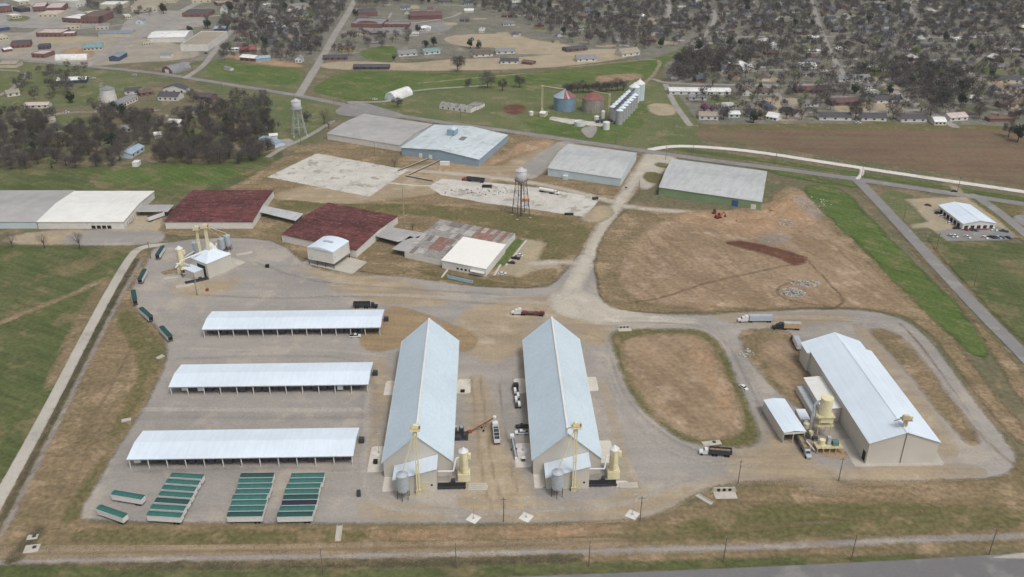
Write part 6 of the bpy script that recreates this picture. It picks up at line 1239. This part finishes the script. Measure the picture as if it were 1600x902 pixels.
F((303, 156), (330, 158), 12, 3.4, 'gable', brick, cr['dark'], 'white_house', 'brick house with dark roof and white gable by the road', 'house', 5.6, wins=3)
F((90, 132), (135, 130), 12, 3.6, 'gable', navy_w, cr['white'], 'blue_house', 'dark blue walled house with pale roof under trees', 'house', 5.6, wins=4)
F((206, 248), (226, 235), 9, 3.4, 'gable', w_pblue, cr['skyblue'], 'blue_house', 'pale blue house at the edge of the left woods', 'house', 5.4, wins=3)
F((207, 261), (216, 261), 5, 3, 'flat', white, cr['white'], 'white_cube_hut', 'small white hut before the pale blue house', 'hut')
F((405, 223), (430, 232), 10, 3.2, 'gable', w_pblue, cr['skyblue'], 'blue_house', 'low pale blue building beside the green mast', 'house', 4.6, wins=2)
F((422, 218), (434, 217), 6, 3, 'gable', w_white, cr['white'], 'white_cube_hut', 'small white roofed hut at the mast foot', 'hut', 4)
F((38, 170), (76, 169), 10, 3, 'gable', w_white, cr['pink'], 'white_house', 'long pale house behind the left lane', 'house', 4.6, wins=4)
F((12, 152), (32, 149), 12, 3.4, 'gable', w_white, cr['tan'], 'white_house', 'tan roofed house at the left edge above the woods', 'house', 5.4, wins=2)
F((0, 106), (26, 106), 16, 4, 'gable', stucco, cr['tan'], 'pale_shed', 'pale tan shed at the left edge above the verge', 'shed', 6)
F((70, 195), (88, 192), 9, 3, 'gable', w_white, cr['tan'], 'white_house', 'small house half hidden in the left woods', 'house', 4.8)
F((190, 207), (206, 206), 9, 3, 'gable', w_white, cr['grey'], 'white_house', 'grey roofed house deep in the left woods', 'house', 4.8, wins=2)
F((262, 197), (282, 198), 10, 3.2, 'gable', w_white, cr['white'], 'white_house', 'white roofed house at the lane through the left woods', 'house', 5, wins=2)
F((242, 217), (254, 216), 8, 3, 'gable', w_white, cr['white'], 'white_house', 'small white house right of the woods lane', 'house', 4.6)
F((205, 178), (232, 180), 9, 3, 'gable', brick, cr['brown'], 'white_house', 'brown house behind the woods lane top', 'house', 4.8, wins=2)
F((293, 177), (312, 178), 10, 3, 'gable', w_white, cr['dark'], 'white_house', 'dark roofed house behind the woods left of the tower', 'house', 5, wins=2)
sheet('woods_clearing', m_green, poly=[(288, 205), (306, 202), (312, 212), (296, 220), (286, 214)], cell=3)
sheet('woods_clearing', m_lawn, poly=[(85, 180), (150, 180), (160, 190), (130, 200), (95, 205), (80, 195)], cell=4)
BUILT_EXTRA = [(S(299, 211), 14), (S(120, 191), 22), (S(100, 196), 14)]
# right: first row along the meadow and the purple tree
F((1046, 148), (1142, 149), 16, 3.4, 'gable', w_white, cr['white'], 'long_white_building', 'long white low building along the right lane', 'building', 4.8, wins=8)
F((1077, 157), (1104, 157), 10, 3, 'gable', w_white, cr['grey'], 'white_house', 'small grey roofed house below the long white building', 'house', 4.8, wins=2)
F((1092, 187), (1122, 188), 13, 3.6, 'gable', w_white, cr['tan'], 'white_house', 'white house with tan roof below the purple tree', 'house', 5.8, wins=3)
F((1138, 184), (1156, 184), 10, 3.2, 'gable', w_pblue, cr['white'], 'white_house', 'white house left of the big round evergreen', 'house', 5, wins=2)
for uv0, uv1, rc, lb in (((1196, 187), (1213, 190), 'white', 'pale gabled house first right of the big round evergreen'), ((1216, 178), (1242, 184), 'dark', 'dark roofed house behind the pale gabled one at the field edge'), ((1280, 188), (1330, 189), 'dark', 'long dark roofed house at the brown field edge'), ((1346, 189), (1385, 190), 'dark', 'dark roofed house right of the long one at the field edge'), ((1408, 191), (1448, 191), 'dark', 'steep dark roofed house beside the street end at the field'), ((1460, 196), (1478, 196), 'white', 'small white roofed house right of the street end'), ((1484, 190), (1512, 188), 'pink', 'pale roofed house before the grove at the field edge'), ((1245, 146), (1290, 146), 'maroon', 'long maroon roofed house beside the right lane'), ((1300, 166), (1345, 164), 'maroon', 'rosy roofed brick house behind the field edge row'), ((1370, 162), (1410, 160), 'dark', 'charcoal roofed house beside the diagonal street'), ((1310, 128), (1360, 127), 'grey', 'grey roofed long house above the right lane'), ((1555, 128), (1595, 130), 'dark', 'dark roofed house beside the orange bare lot'), ((1250, 108), (1275, 108), 'white', 'white roofed house above the right lane trees'), ((1180, 148), (1205, 150), 'brown', 'brown roofed house at the right lane corner')):
    F(uv0, uv1, 13, 3.2, 'gable', brick if rc == 'maroon' else w_white, cr[rc], 'edge_house', lb, 'house', 5.8, wins=3)
for uv0, uv1, dp, wm_, rc, lb in (((140, 27), (160, 25), 18, stucco, 'pink', 'pale roofed store left of the taller brick block top'), ((20, 30), (34, 28), 12, stucco, 'white', 'small white store on the green lot corner'), ((150, 47), (170, 46), 14, stucco, 'grey', 'grey roofed store above the blue metal building'), ((104, 46), (125, 45), 12, stucco, 'tan', 'tan roofed store beside the paved lot'), ((0, 64), (14, 62), 12, stucco, 'pink', 'pale roofed store at the left edge above the red shop'), ((60, 78), (78, 77), 10, pmat('dark_van_wall', srgb(84, 84, 92), 0.7), 'dark', 'dark low store right of the red shop'), ((300, 5), (330, 4), 20, stucco, 'white', 'white roofed store right of the town street top'), ((340, 10), (366, 8), 18, brick, 'tan', 'tan roofed brick store near the top edge'), ((30, 8), (55, 5), 20, stucco, 'white', 'white roofed store at the top left'), ((418, 14), (436, 12), 14, w_white, 'white', 'white house with hip roof near the top edge'), ((460, 16), (486, 14), 20, stucco, 'grey', 'grey roofed hall among trees near the top edge'), ((196, 30), (206, 29), 10, stucco, 'white', 'white garage below the tan hall'), ((224, 72), (236, 71), 8, stucco, 'tan', 'tan garage left of the big white warehouse')):
    F(uv0, uv1, dp, 4.2, 'flat', wm_, cr[rc], 'town_building', lb, 'building', wins=3)
F((1160, 112), (1180, 112), 12, 4, 'flat', w_white, cr['white'], 'white_house', 'square white roofed house above the right lane', 'house')

# ============================================================ HOUSES OF THE TOWN (five patterns, copied)
ROOFS = [('charcoal', (78, 78, 84)), ('grey', (124, 122, 122)), ('brown', (104, 90, 82)), ('slate', (96, 100, 110)), ('pale', (186, 184, 180)), ('russet', (120, 96, 88)), ('white', (224, 224, 222))]
WALLS = [('white', (214, 212, 206)), ('brick', (130, 98, 90)), ('tan', (182, 166, 142)), ('grey', (150, 150, 150)), ('pale blue', (168, 182, 198))]
rmats = [pmat('house_roof_'+n.replace(' ', '_'), srgb(*c), 0.85, var=0.12, scale=0.4) for n, c in ROOFS]
wmats = [pmat('house_wall_'+n.replace(' ', '_'), srgb(*c), 0.8, var=0.08, scale=0.4) for n, c in WALLS]
def hip(m, L_, D, h, hr, ov=0.5):
    L2, D2 = L_/2+ov, D/2+ov; k = max(L_/2-D/2, 0.3)
    return m.add([(-L2, -D2, h), (L2, -D2, h), (L2, D2, h), (-L2, D2, h), (-k, 0, hr), (k, 0, hr), (-L2, -D2, h-0.2), (L2, -D2, h-0.2), (L2, D2, h-0.2), (-L2, D2, h-0.2)], [(0, 1, 5, 4), (1, 2, 5), (2, 3, 4, 5), (3, 0, 4), (6, 7, 1, 0), (7, 8, 2, 1), (8, 9, 3, 2), (9, 6, 0, 3)])
def proto(k):
    t = empty('town_house', '-', 'house', (0, 0), 0); w = MB(); r = MB()
    if k == 0: w.box(0, 0, 0, 17, 9.5, 3); hip(r, 17, 9.5, 3.0, 5.4)
    elif k == 1:
        w = wall_mesh(15, 9, 3, 5.4, 'x')
        for m in roof_slopes(15, 9, 3, 5.4, 'x', 0.5): r.add(m.v, m.f)
    elif k == 2:
        w.box(0, 0, 0, 14, 9, 3); w.box(4, -6.5, 0, 6, 4.0, 3); hip(r, 14, 9, 3.0, 5.6); r.prism([(0.6, 3.0), (7.4, 3.0), (4, 5.0)], -9.0, -1.0, 'y')
    elif k == 3:
        w = wall_mesh(10, 12, 3.4, 7, 'y')
        for m in roof_slopes(10, 12, 3.4, 7, 'y', 0.5): r.add(m.v, m.f)
    else: w.box(0, 0, 0, 22, 8, 2.8); hip(r, 22, 8, 2.8, 4.6)
    w.build('wall', wmats[0], t); rf = r.build('roof', rmats[0], t)
    D = {0: 9.5, 1: 9, 2: 9, 3: 12, 4: 8}[k]
    for x_ in ((-5, -2.2, 2.0) if k != 3 else (-3, 3)): MB().box(x_, -D/2-0.04, 0.9, 1.5, 0.1, 1.3).build('window', glass, t)
    MB().box(0.2, -D/2-0.04, 0.05, 1.0, 0.1, 2.1).build('door', white, t)
    MB().box(3.0, 1.2, 3.0, 0.8, 0.8, 3.2).build('chimney', wmats[1], rf)
    return t
HP = [proto(k) for k in range(5)]
BUILT = [(np.array(o.location[:2]), 0.5*math.hypot(o['_L'], o['_D'])) for o in COL.objects if o.type == 'EMPTY' and '_L' in o.keys()]
BUILT += BUILT_EXTRA
ROADS = [(p, w) for p, w in STREET_LINES]
def road_clear(P_, extra):
    ok = np.ones(len(P_), bool)
    for p, w in ROADS:
        lo, hi = p.min(0)-w-extra, p.max(0)+w+extra; near = ((P_ > lo) & (P_ < hi)).all(1)
        if near.any(): d, _ = seg_dist(P_[near], p[:-1], p[1:]); ok[np.where(near)[0][d < w+extra]] = False
    return ok
def scatter(poly_px, spacing, extra_road, avoid, avoid_r, seed):
    g = np.random.default_rng(seed); poly = SP(poly_px); lo, hi = poly.min(0), poly.max(0); area = float((hi-lo).prod()); n = int(area/spacing**2*3)
    P_ = lo+(hi-lo)*g.random((n, 2)); P_ = P_[inside(P_, poly)]; P_ = P_[road_clear(P_, extra_road)]
    out = []; grid = {}
    AV = np.array([c for c, _ in avoid]) if avoid else np.zeros((0, 2)); AR = np.array([r for _, r in avoid]) if avoid else np.zeros(0)
    for p in P_:
        k = (int(p[0]//spacing), int(p[1]//spacing))
        if any(np.hypot(*(p-q)) < spacing for i in (-1, 0, 1) for j in (-1, 0, 1) for q in grid.get((k[0]+i, k[1]+j), [])): continue
        if len(AV) and (np.hypot(AV[:, 0]-p[0], AV[:, 1]-p[1]) < AR+avoid_r).any(): continue
        grid.setdefault(k, []).append(p); out.append(p)
    return out
def placer(pts):
    A_ = np.array(pts); qx = np.quantile(A_[:, 0], (.2, .4, .6, .8)); qy = np.quantile(A_[:, 1], (.25, .5, .75))
    def f(p):
        i, j = int((p[0] > qx).sum()), int((p[1] > qy).sum())
        return f"{('in front', 'low', 'high', 'far back')[j]} {('far left', 'left', 'mid', 'right', 'far right')[i]} in"
    return f
Z_RIGHT = [(1100, 190), (1090, 150), (1050, 128), (1060, 90), (1090, 60), (1080, -15), (1760, -15), (1790, 190), (1640, 188), (1560, 190), (1300, 190)]
Z_TOPC = [(560, 70), (620, 60), (700, 50), (830, 60), (900, 70), (1020, 75), (1075, 62), (1075, -15), (580, -15), (560, 20)]
Z_TOPL = [(345, 80), (470, 82), (520, 20), (540, -15), (330, -15), (360, 30), (350, 60)]
Z_TL2 = [(-200, 40), (100, 10), (200, 35), (330, 10), (330, -15), (-200, -15)]
hn = 0
# lawns, bare yards and paved drives between the houses
for zi, (zone, sp, nmax) in enumerate(((Z_RIGHT, 44, 90), (Z_TOPC, 55, 30), (Z_TOPL, 45, 14))):
    for j, p in enumerate(scatter(zone, sp, 14, [], 0, 300+zi)[:nmax]):
        rr = random.Random(j+zi*100); a_, b_, th = rr.uniform(8, 17), rr.uniform(6, 12), rr.choice((0.1, 1.67))
        q = [(p[0]+a_*cx*math.cos(th)-b_*cy*math.sin(th), p[1]+a_*cx*math.sin(th)+b_*cy*math.cos(th)) for cx, cy in ((-1, -1), (1, -1), (1, 1), (-1, 1))]
        k_ = rr.random(); mt, nm = (m_lawn, 'yard_lawn') if k_ < 0.42 else (m_sand, 'bare_yard') if k_ < 0.75 else (m_street, 'paved_drive')
        sheet(nm, mt, poly=q, cell=5, sm=1, world=True)
for zi, (zone, sp, lab) in enumerate(((Z_RIGHT, 28, 'the right neighbourhood'), (Z_TOPC, 36, 'the far centre'), (Z_TOPL, 27, 'the school street trees'))):
    pts = scatter(zone, sp, 9, BUILT, 8, 11+zi); pts.sort(key=lambda p: p[1])
    pts = pts[:(250, 50, 26)[zi]]; place = placer(pts)
    for p in pts:
        k = random.choice((0, 0, 1, 1, 2, 2, 3, 4)); ri = random.choices(range(7), (5, 5, 3, 4, 2, 2, 2))[0]; wi = random.choices(range(5), (5, 4, 2, 2, 1))[0]
        size = ['hip-roofed', 'gabled', 'L-shaped', 'steep', 'long'][k]
        clone(HP[k], p, random.choice((0, 0, math.pi, math.pi/2, -math.pi/2))+random.uniform(-.06, .06)+(0.1 if zi == 0 else 0), f'{size} {WALLS[wi][0]} house with {ROOFS[ri][0]} roof {place(p)} {lab}', f'town houses in {lab}', {'wall': wmats[wi], 'roof': rmats[ri]}, scale=random.uniform(0.85, 1.1))
        BUILT.append((np.array(p), 9.0)); hn += 1
for h_ in HP: drop(h_)
# drives and bare garden patches: small pale slabs on the ground between the houses
g_ = np.random.default_rng(5)
# ============================================================ TREES
twig = pmat('bare_twigs', srgb(99, 93, 90), 0.95, var=0.2, scale=0.2)
twig2 = pmat('bare_twigs_brown', srgb(88, 82, 76), 0.95, var=0.2, scale=0.2)
bark = pmat('bark', srgb(84, 76, 68), 0.95, var=0.2)
leaf_dark = pmat('evergreen_leaf', srgb(56, 70, 50), 0.9, var=0.3, scale=0.3)
leaf_new = pmat('spring_leaf', srgb(126, 134, 96), 0.9, var=0.25, scale=0.3)
leaf_lime = pmat('lime_leaf', srgb(134, 152, 72), 0.9, var=0.25, scale=0.3)
blossom = pmat('purple_blossom', srgb(148, 96, 138), 0.9, var=0.25, scale=0.3)
def crown_arrays(seed, r, zc, rz, nleaf, size, thin, shell=0.5):
    """leaf or twig faces spread through an uneven clumped crown"""
    g = np.random.default_rng(seed); nc = 11
    u = g.normal(size=(nc, 3)); u /= np.linalg.norm(u, axis=1)[:, None]; cc = u*np.array([r, r, rz])*g.uniform(0.35, 0.78, (nc, 1)); cc[:, 2] += zc
    cr_ = g.uniform(0.30, 0.52, nc)*r
    ci = g.integers(0, nc, nleaf); v = g.normal(size=(nleaf, 3)); v /= np.linalg.norm(v, axis=1)[:, None]
    P_ = cc[ci]+v*(cr_[ci]*g.uniform(shell, 1.0, nleaf))[:, None]
    d1 = g.normal(size=(nleaf, 3))+v*(1.2 if thin < 0.5 else 0.2); d1 /= np.linalg.norm(d1, axis=1)[:, None]
    d2 = np.cross(d1, g.normal(size=(nleaf, 3))); d2 /= np.linalg.norm(d2, axis=1)[:, None]
    s = size*g.uniform(0.6, 1.4, nleaf)[:, None]
    A = P_-d1*s; B = P_+d1*s; C = P_+d2*s*thin
    V = np.stack([A, B, C], 1).reshape(-1, 3); V[:, 2] = np.maximum(V[:, 2], 0.3)
    return V, np.arange(len(V)).reshape(-1, 3), cc
def tree_proto(seed, r, h, nleaf, size, thin, mat, name='bare_tree', cat='tree', evergreen=False):
    rr = random.Random(seed); t = empty(name, '-', cat, (0, 0), 0)
    zc = h*0.62 if not evergreen else h*0.52; rz = h*0.42 if not evergreen else h*0.48
    V, Fc, cc = crown_arrays(seed, r, zc, rz, nleaf, size, thin, 0.35 if not evergreen else 0.75)
    me = bpy.data.meshes.new('crown'); me.from_pydata(V.tolist(), [], Fc.tolist()); me.materials.append(mat); me.update()
    o = bpy.data.objects.new('crown', me); COL.objects.link(o); o.parent = t
    k = MB(); fork = h*0.3; k.tube((0, 0, 0), (0.1, 0.1, fork), 0.035*h*0.8, 7, 0.025*h*0.8)
    for c in cc:
        m_ = Vector((c[0]*0.4+rr.uniform(-.3, .3), c[1]*0.4+rr.uniform(-.3, .3), fork+(c[2]-fork)*0.5)); k.tube((0.1, 0.1, fork-0.1), m_, 0.013*h, 5, 0.008*h); k.tube(m_, tuple(c), 0.008*h, 4, 0.002*h)
        for _ in range(0 if evergreen else 3): q = c+np.array([rr.uniform(-1, 1)*r*.4, rr.uniform(-1, 1)*r*.4, rr.uniform(0, 1)*r*.4]); k.tube(tuple(c), tuple(q), 0.003*h, 3, 0.001*h)
    k.build('trunk', bark, t); return t
TP = [tree_proto(20+i, 5.9+0.6*(i % 3), 10.0+1.0*(i % 4), 2300, 0.52, 0.24, (twig, twig2)[i % 2]) for i in range(6)]
EP = [tree_proto(40+i, 3.8, 9.5+i, 700, 0.55, 0.9, leaf_dark, 'evergreen_tree', evergreen=True) for i in range(3)]
NP_ = [tree_proto(50+i, 4.4, 10+i, 520, 0.5, 0.6, leaf_new, 'budding_tree') for i in range(2)]
BP_ = tree_proto(60, 4.6, 7.5, 900, 0.42, 0.8, blossom, 'blossom_tree'); LP_ = tree_proto(61, 4.2, 9, 800, 0.45, 0.8, leaf_lime, 'lime_tree')
FT = [tree_proto(70+i, 5.4, 10.5+i, 1500, 0.5, 0.06, twig2) for i in range(2)]
def plant(P0, p, s, label, group=None): return clone(P0, p, random.uniform(0, 6.28), label, group, scale=s*random.uniform(0.94, 1.06))
# single trees one can point at
for uv, s, lb in (((20, 388), 1.0, 'bare tree leftmost of three before the grey and cream warehouses'), ((70, 388), 1.0, 'bare tree in the middle of three before the cream warehouse'), ((125, 389), 1.0, 'bare tree rightmost of three before the cream warehouse')): plant(FT[int(uv[0]) % 2], S(*uv), s, lb, 'bare trees before the cream warehouse')
for P0, uv, s, lb in ((TP[1], (715, 112), 1.7, 'broad bare tree alone on the tan strip'), (TP[2], (762, 138), 1.5, 'bare tree in the green field right of the tan strip tree'), (TP[0], (732, 136), 0.9, 'small bare tree left of the field tree'), (TP[3], (785, 142), 1.0, 'slim bare tree right of the field tree'), (TP[4], (812, 137), 1.3, 'bare tree at the field edge left of the blue bin'), (FT[0], (507, 195), 1.3, 'bare tree right of the pale water tower'), (FT[1], (514, 202), 1.0, 'low bare tree at the corner of the long grey warehouse'), (TP[5], (622, 168), 0.9, 'bare bush tree beside the white arched shed'), (TP[0], (480, 190), 1.0, 'bare tree behind the pale water tower legs'), (EP[0], (1177, 192), 1.35, 'big round dark evergreen at the edge of the brown field'), (BP_, (1100, 178), 1.25, 'purple blossoming tree beside the white house'), (BP_, (1112, 177), 0.9, 'smaller purple blossoming tree right of the large one'), (LP_, (1430, 88), 1.3, 'lime green tree standing out among the bare trees'), (EP[1], (653, 50), 1.1, 'round evergreen beside the school parking lot'), (EP[2], (735, 76), 1.3, 'left of two dark evergreens behind the brown roofed house'), (EP[0], (748, 76), 1.2, 'right of two dark evergreens behind the brown roofed house'), (EP[1], (665, 74), 1.1, 'dark evergreen behind the teal roof, left one'), (EP[2], (678, 73), 1.2, 'dark evergreen behind the teal roof, right one'), (EP[0], (616, 94), 0.7, 'small round evergreen beside the white and grey house'), (EP[1], (297, 52), 1.2, 'dark evergreen behind the big white store'), (EP[2], (256, 22), 1.5, 'tall dark evergreen beside the tan hall'), (EP[0], (325, 45), 1.7, 'large dark tree behind the flat roofed store'), (LP_, (302, 212), 0.6, 'small lime bush in the left woods'), (EP[1], (555, 25), 1.1, 'dark evergreen left of the school wing'), (FT[0], (617, 262), 0.8, 'slim bare tree beside the concrete slab'), (FT[1], (645, 360), 0.5, 'small bare sapling behind the patched warehouse'), (EP[2], (1590, 222), 1.6, 'dark evergreen at the right end of the brown field'), (TP[3], (1575, 215), 1.2, 'bare tree beside the evergreen at the right field end')): plant(P0, S(*uv), s, lb)
for i, x in enumerate(range(884, 980, 9)): plant(TP[i % 6], S(x, 147-0.06*(x-884)), 1.0, f'{ORD[i]} bare tree from the left in the row behind the grain bins', 'bare trees behind the grain bins')
# woods: sample, then the nearest 300 bare trees are things and the rest one far mass
pool = []
BIGR = BUILT
for zi, (zone, sp, lab, er) in enumerate((
    ([(-200, 186), (60, 182), (115, 190), (165, 173), (235, 182), (262, 200), (235, 228), (190, 255), (165, 262), (0, 266), (-200, 266)], 8.6, 'the dense left woods', 2),
    ([(270, 188), (330, 168), (418, 162), (432, 232), (385, 258), (250, 254), (240, 240), (262, 205)], 8.0, 'the woods left of the pale tower', 2),
    ([(40, 118), (60, 110), (136, 110), (140, 126), (128, 150), (150, 165), (80, 166), (40, 160), (28, 140)], 13, 'the left lane garden trees', 2),
    ([(0, 192), (80, 205), (140, 196), (160, 185), (60, 180)], 16, 'the left lane bend', 2),
    ([(345, 95), (470, 97), (495, 80), (545, 0), (470, -15), (360, -15), (345, 40)], 10.5, 'the school street trees', 3),
    ([(150, 40), (250, 22), (300, -12), (120, -12)], 17, 'the town hall trees', 4),
    ([(480, 88), (560, 50), (640, 56), (640, 72), (560, 78), (540, 92)], 15, 'the school house row', 3),
    ([(560, 12), (720, 5), (830, 40), (900, 70), (1020, 78), (1075, 66), (1080, -15), (570, -15)], 11.0, 'the trees beyond the tan strip', 3),
    (Z_RIGHT, 11.8, 'the right neighbourhood', 3),
    ([(1043, 128), (1062, 90), (1180, 84), (1160, 108), (1120, 118), (1060, 127)], 7.5, 'the right lane thicket', 2),
    ([(1330, 120), (1390, 100), (1480, 110), (1520, 150), (1470, 170), (1420, 140)], 8.5, 'the grove behind the brown field', 2),
    ([(-200, 100), (-20, 100), (-20, 180), (-200, 180)], 18, 'the left edge meadow', 3),
    ([(290, 160), (420, 148), (450, 160), (420, 170), (330, 172)], 20, 'the left road garden trees', 3))):
    for p in scatter(zone, sp, er, [(c, r_ if r_ > 9.5 else 6.5) for c, r_ in BIGR], 2.0 if zi != 8 else 0.5, 100+zi): pool.append((p, lab))
PLACE = {lab: placer([q for q, l in pool if l == lab]) for lab in {l for _, l in pool}}
pool.sort(key=lambda e: e[0][1])
n_e = n_b = n_n = 0; rest = []
for p, lab in pool:
    x = random.random()
    if x < 0.045: 
        plant(random.choice(EP), p, random.uniform(0.9, 1.5), f'dark evergreen {PLACE[lab](p)} {lab}', f'evergreens in {lab}'); n_e += 1
    elif x < 0.11 and n_n < 150: plant(random.choice(NP_), p, random.uniform(0.8, 1.2), f'pale budding tree {PLACE[lab](p)} {lab}', f'budding trees in {lab}'); n_n += 1
    elif n_b < 262: ti = random.randrange(6); sc = random.uniform(0.8, 1.3); plant(TP[ti], p, sc, f"{'small' if sc < 0.97 else 'tall' if sc > 1.13 else 'middling'} {('grey', 'brown')[ti % 2]} bare tree {PLACE[lab](p)} {lab}", f'bare trees in {lab}'); n_b += 1
    else: rest.append(p)
LOW = [crown_arrays(200+i, 6.2, 6.0+0.4*i, 4.6, 380, 0.95, 0.3, 0.3)[:2] for i in range(6)]
parts_v = [[], []]; parts_f = [[], []]; off = [0, 0]
for p in rest:
    V, Fc = LOW[random.randrange(6)]; a_ = random.uniform(0, 6.28); s = random.choice((0.7, 0.85, 1.0, 1.0, 1.15, 1.4)); c_, s_ = math.cos(a_)*s, math.sin(a_)*s
    W = np.stack([V[:, 0]*c_-V[:, 1]*s_+p[0], V[:, 0]*s_+V[:, 1]*c_+p[1], V[:, 2]*s], 1); k = random.randrange(2)
    parts_v[k].append(W); parts_f[k].append(Fc+off[k]); off[k] += len(W)
    tk = np.array([[-.25, -.2, 0], [.25, -.2, 0], [0, .3, 0], [0, 0, 6.5]])*s+np.array([p[0], p[1], 0]); parts_v[k].append(tk); parts_f[k].append(np.array([[0, 1, 3], [1, 2, 3], [2, 0, 3]])+off[k]); off[k] += 4
for k, lb in ((0, 'far mass of bare grey trees over the town'), (1, 'far mass of bare brown trees over the town')):
    V = np.concatenate(parts_v[k]); Fc = np.concatenate(parts_f[k]); me = bpy.data.meshes.new('far_trees')
    me.vertices.add(len(V)); me.vertices.foreach_set('co', V.ravel().astype(np.float32)); me.loops.add(len(Fc)*3); me.loops.foreach_set('vertex_index', Fc.ravel().astype(np.int32))
    me.polygons.add(len(Fc)); me.polygons.foreach_set('loop_start', np.arange(0, len(Fc)*3, 3, dtype=np.int32)); me.polygons.foreach_set('loop_total', np.full(len(Fc), 3, np.int32)); me.materials.append((twig, twig2)[k]); me.update(); me.validate()
    o = bpy.data.objects.new('far_trees', me); COL.objects.link(o); tag(o, lb, 'trees', kind='stuff')
print('TREES bare', n_b, 'ever', n_e, 'bud', n_n, 'rest', len(rest), 'houses', hn)
for q in TP+EP+NP_+FT+[BP_, LP_]: drop(q)
# tidy helper numbers off the objects
for o in COL.objects:
    for k in ('_L', '_D', '_h'):
        if k in o.keys(): del o[k]
# ============================================================ HAZE: thin even air over the whole place
k = NT('haze_air'); k.t.nodes.remove(k.p); pv = k.n('ShaderNodeVolumePrincipled'); pv.inputs['Color'].default_value = (0.80, 0.86, 0.95, 1); pv.inputs['Density'].default_value = 0.00006
k.l(pv.outputs[0], k.out.inputs['Volume'])
o = MB().box(0, 1850, -1.0, 5400, 4900, 232).build('haze', k.m); tag(o, kind='stuff')
print('MAXLVL', max(l[3] for l in LAYERS))
print('OBJECTS', len(bpy.data.objects), 'TRIS', sum(len(m.polygons)*2 for m in bpy.data.meshes))
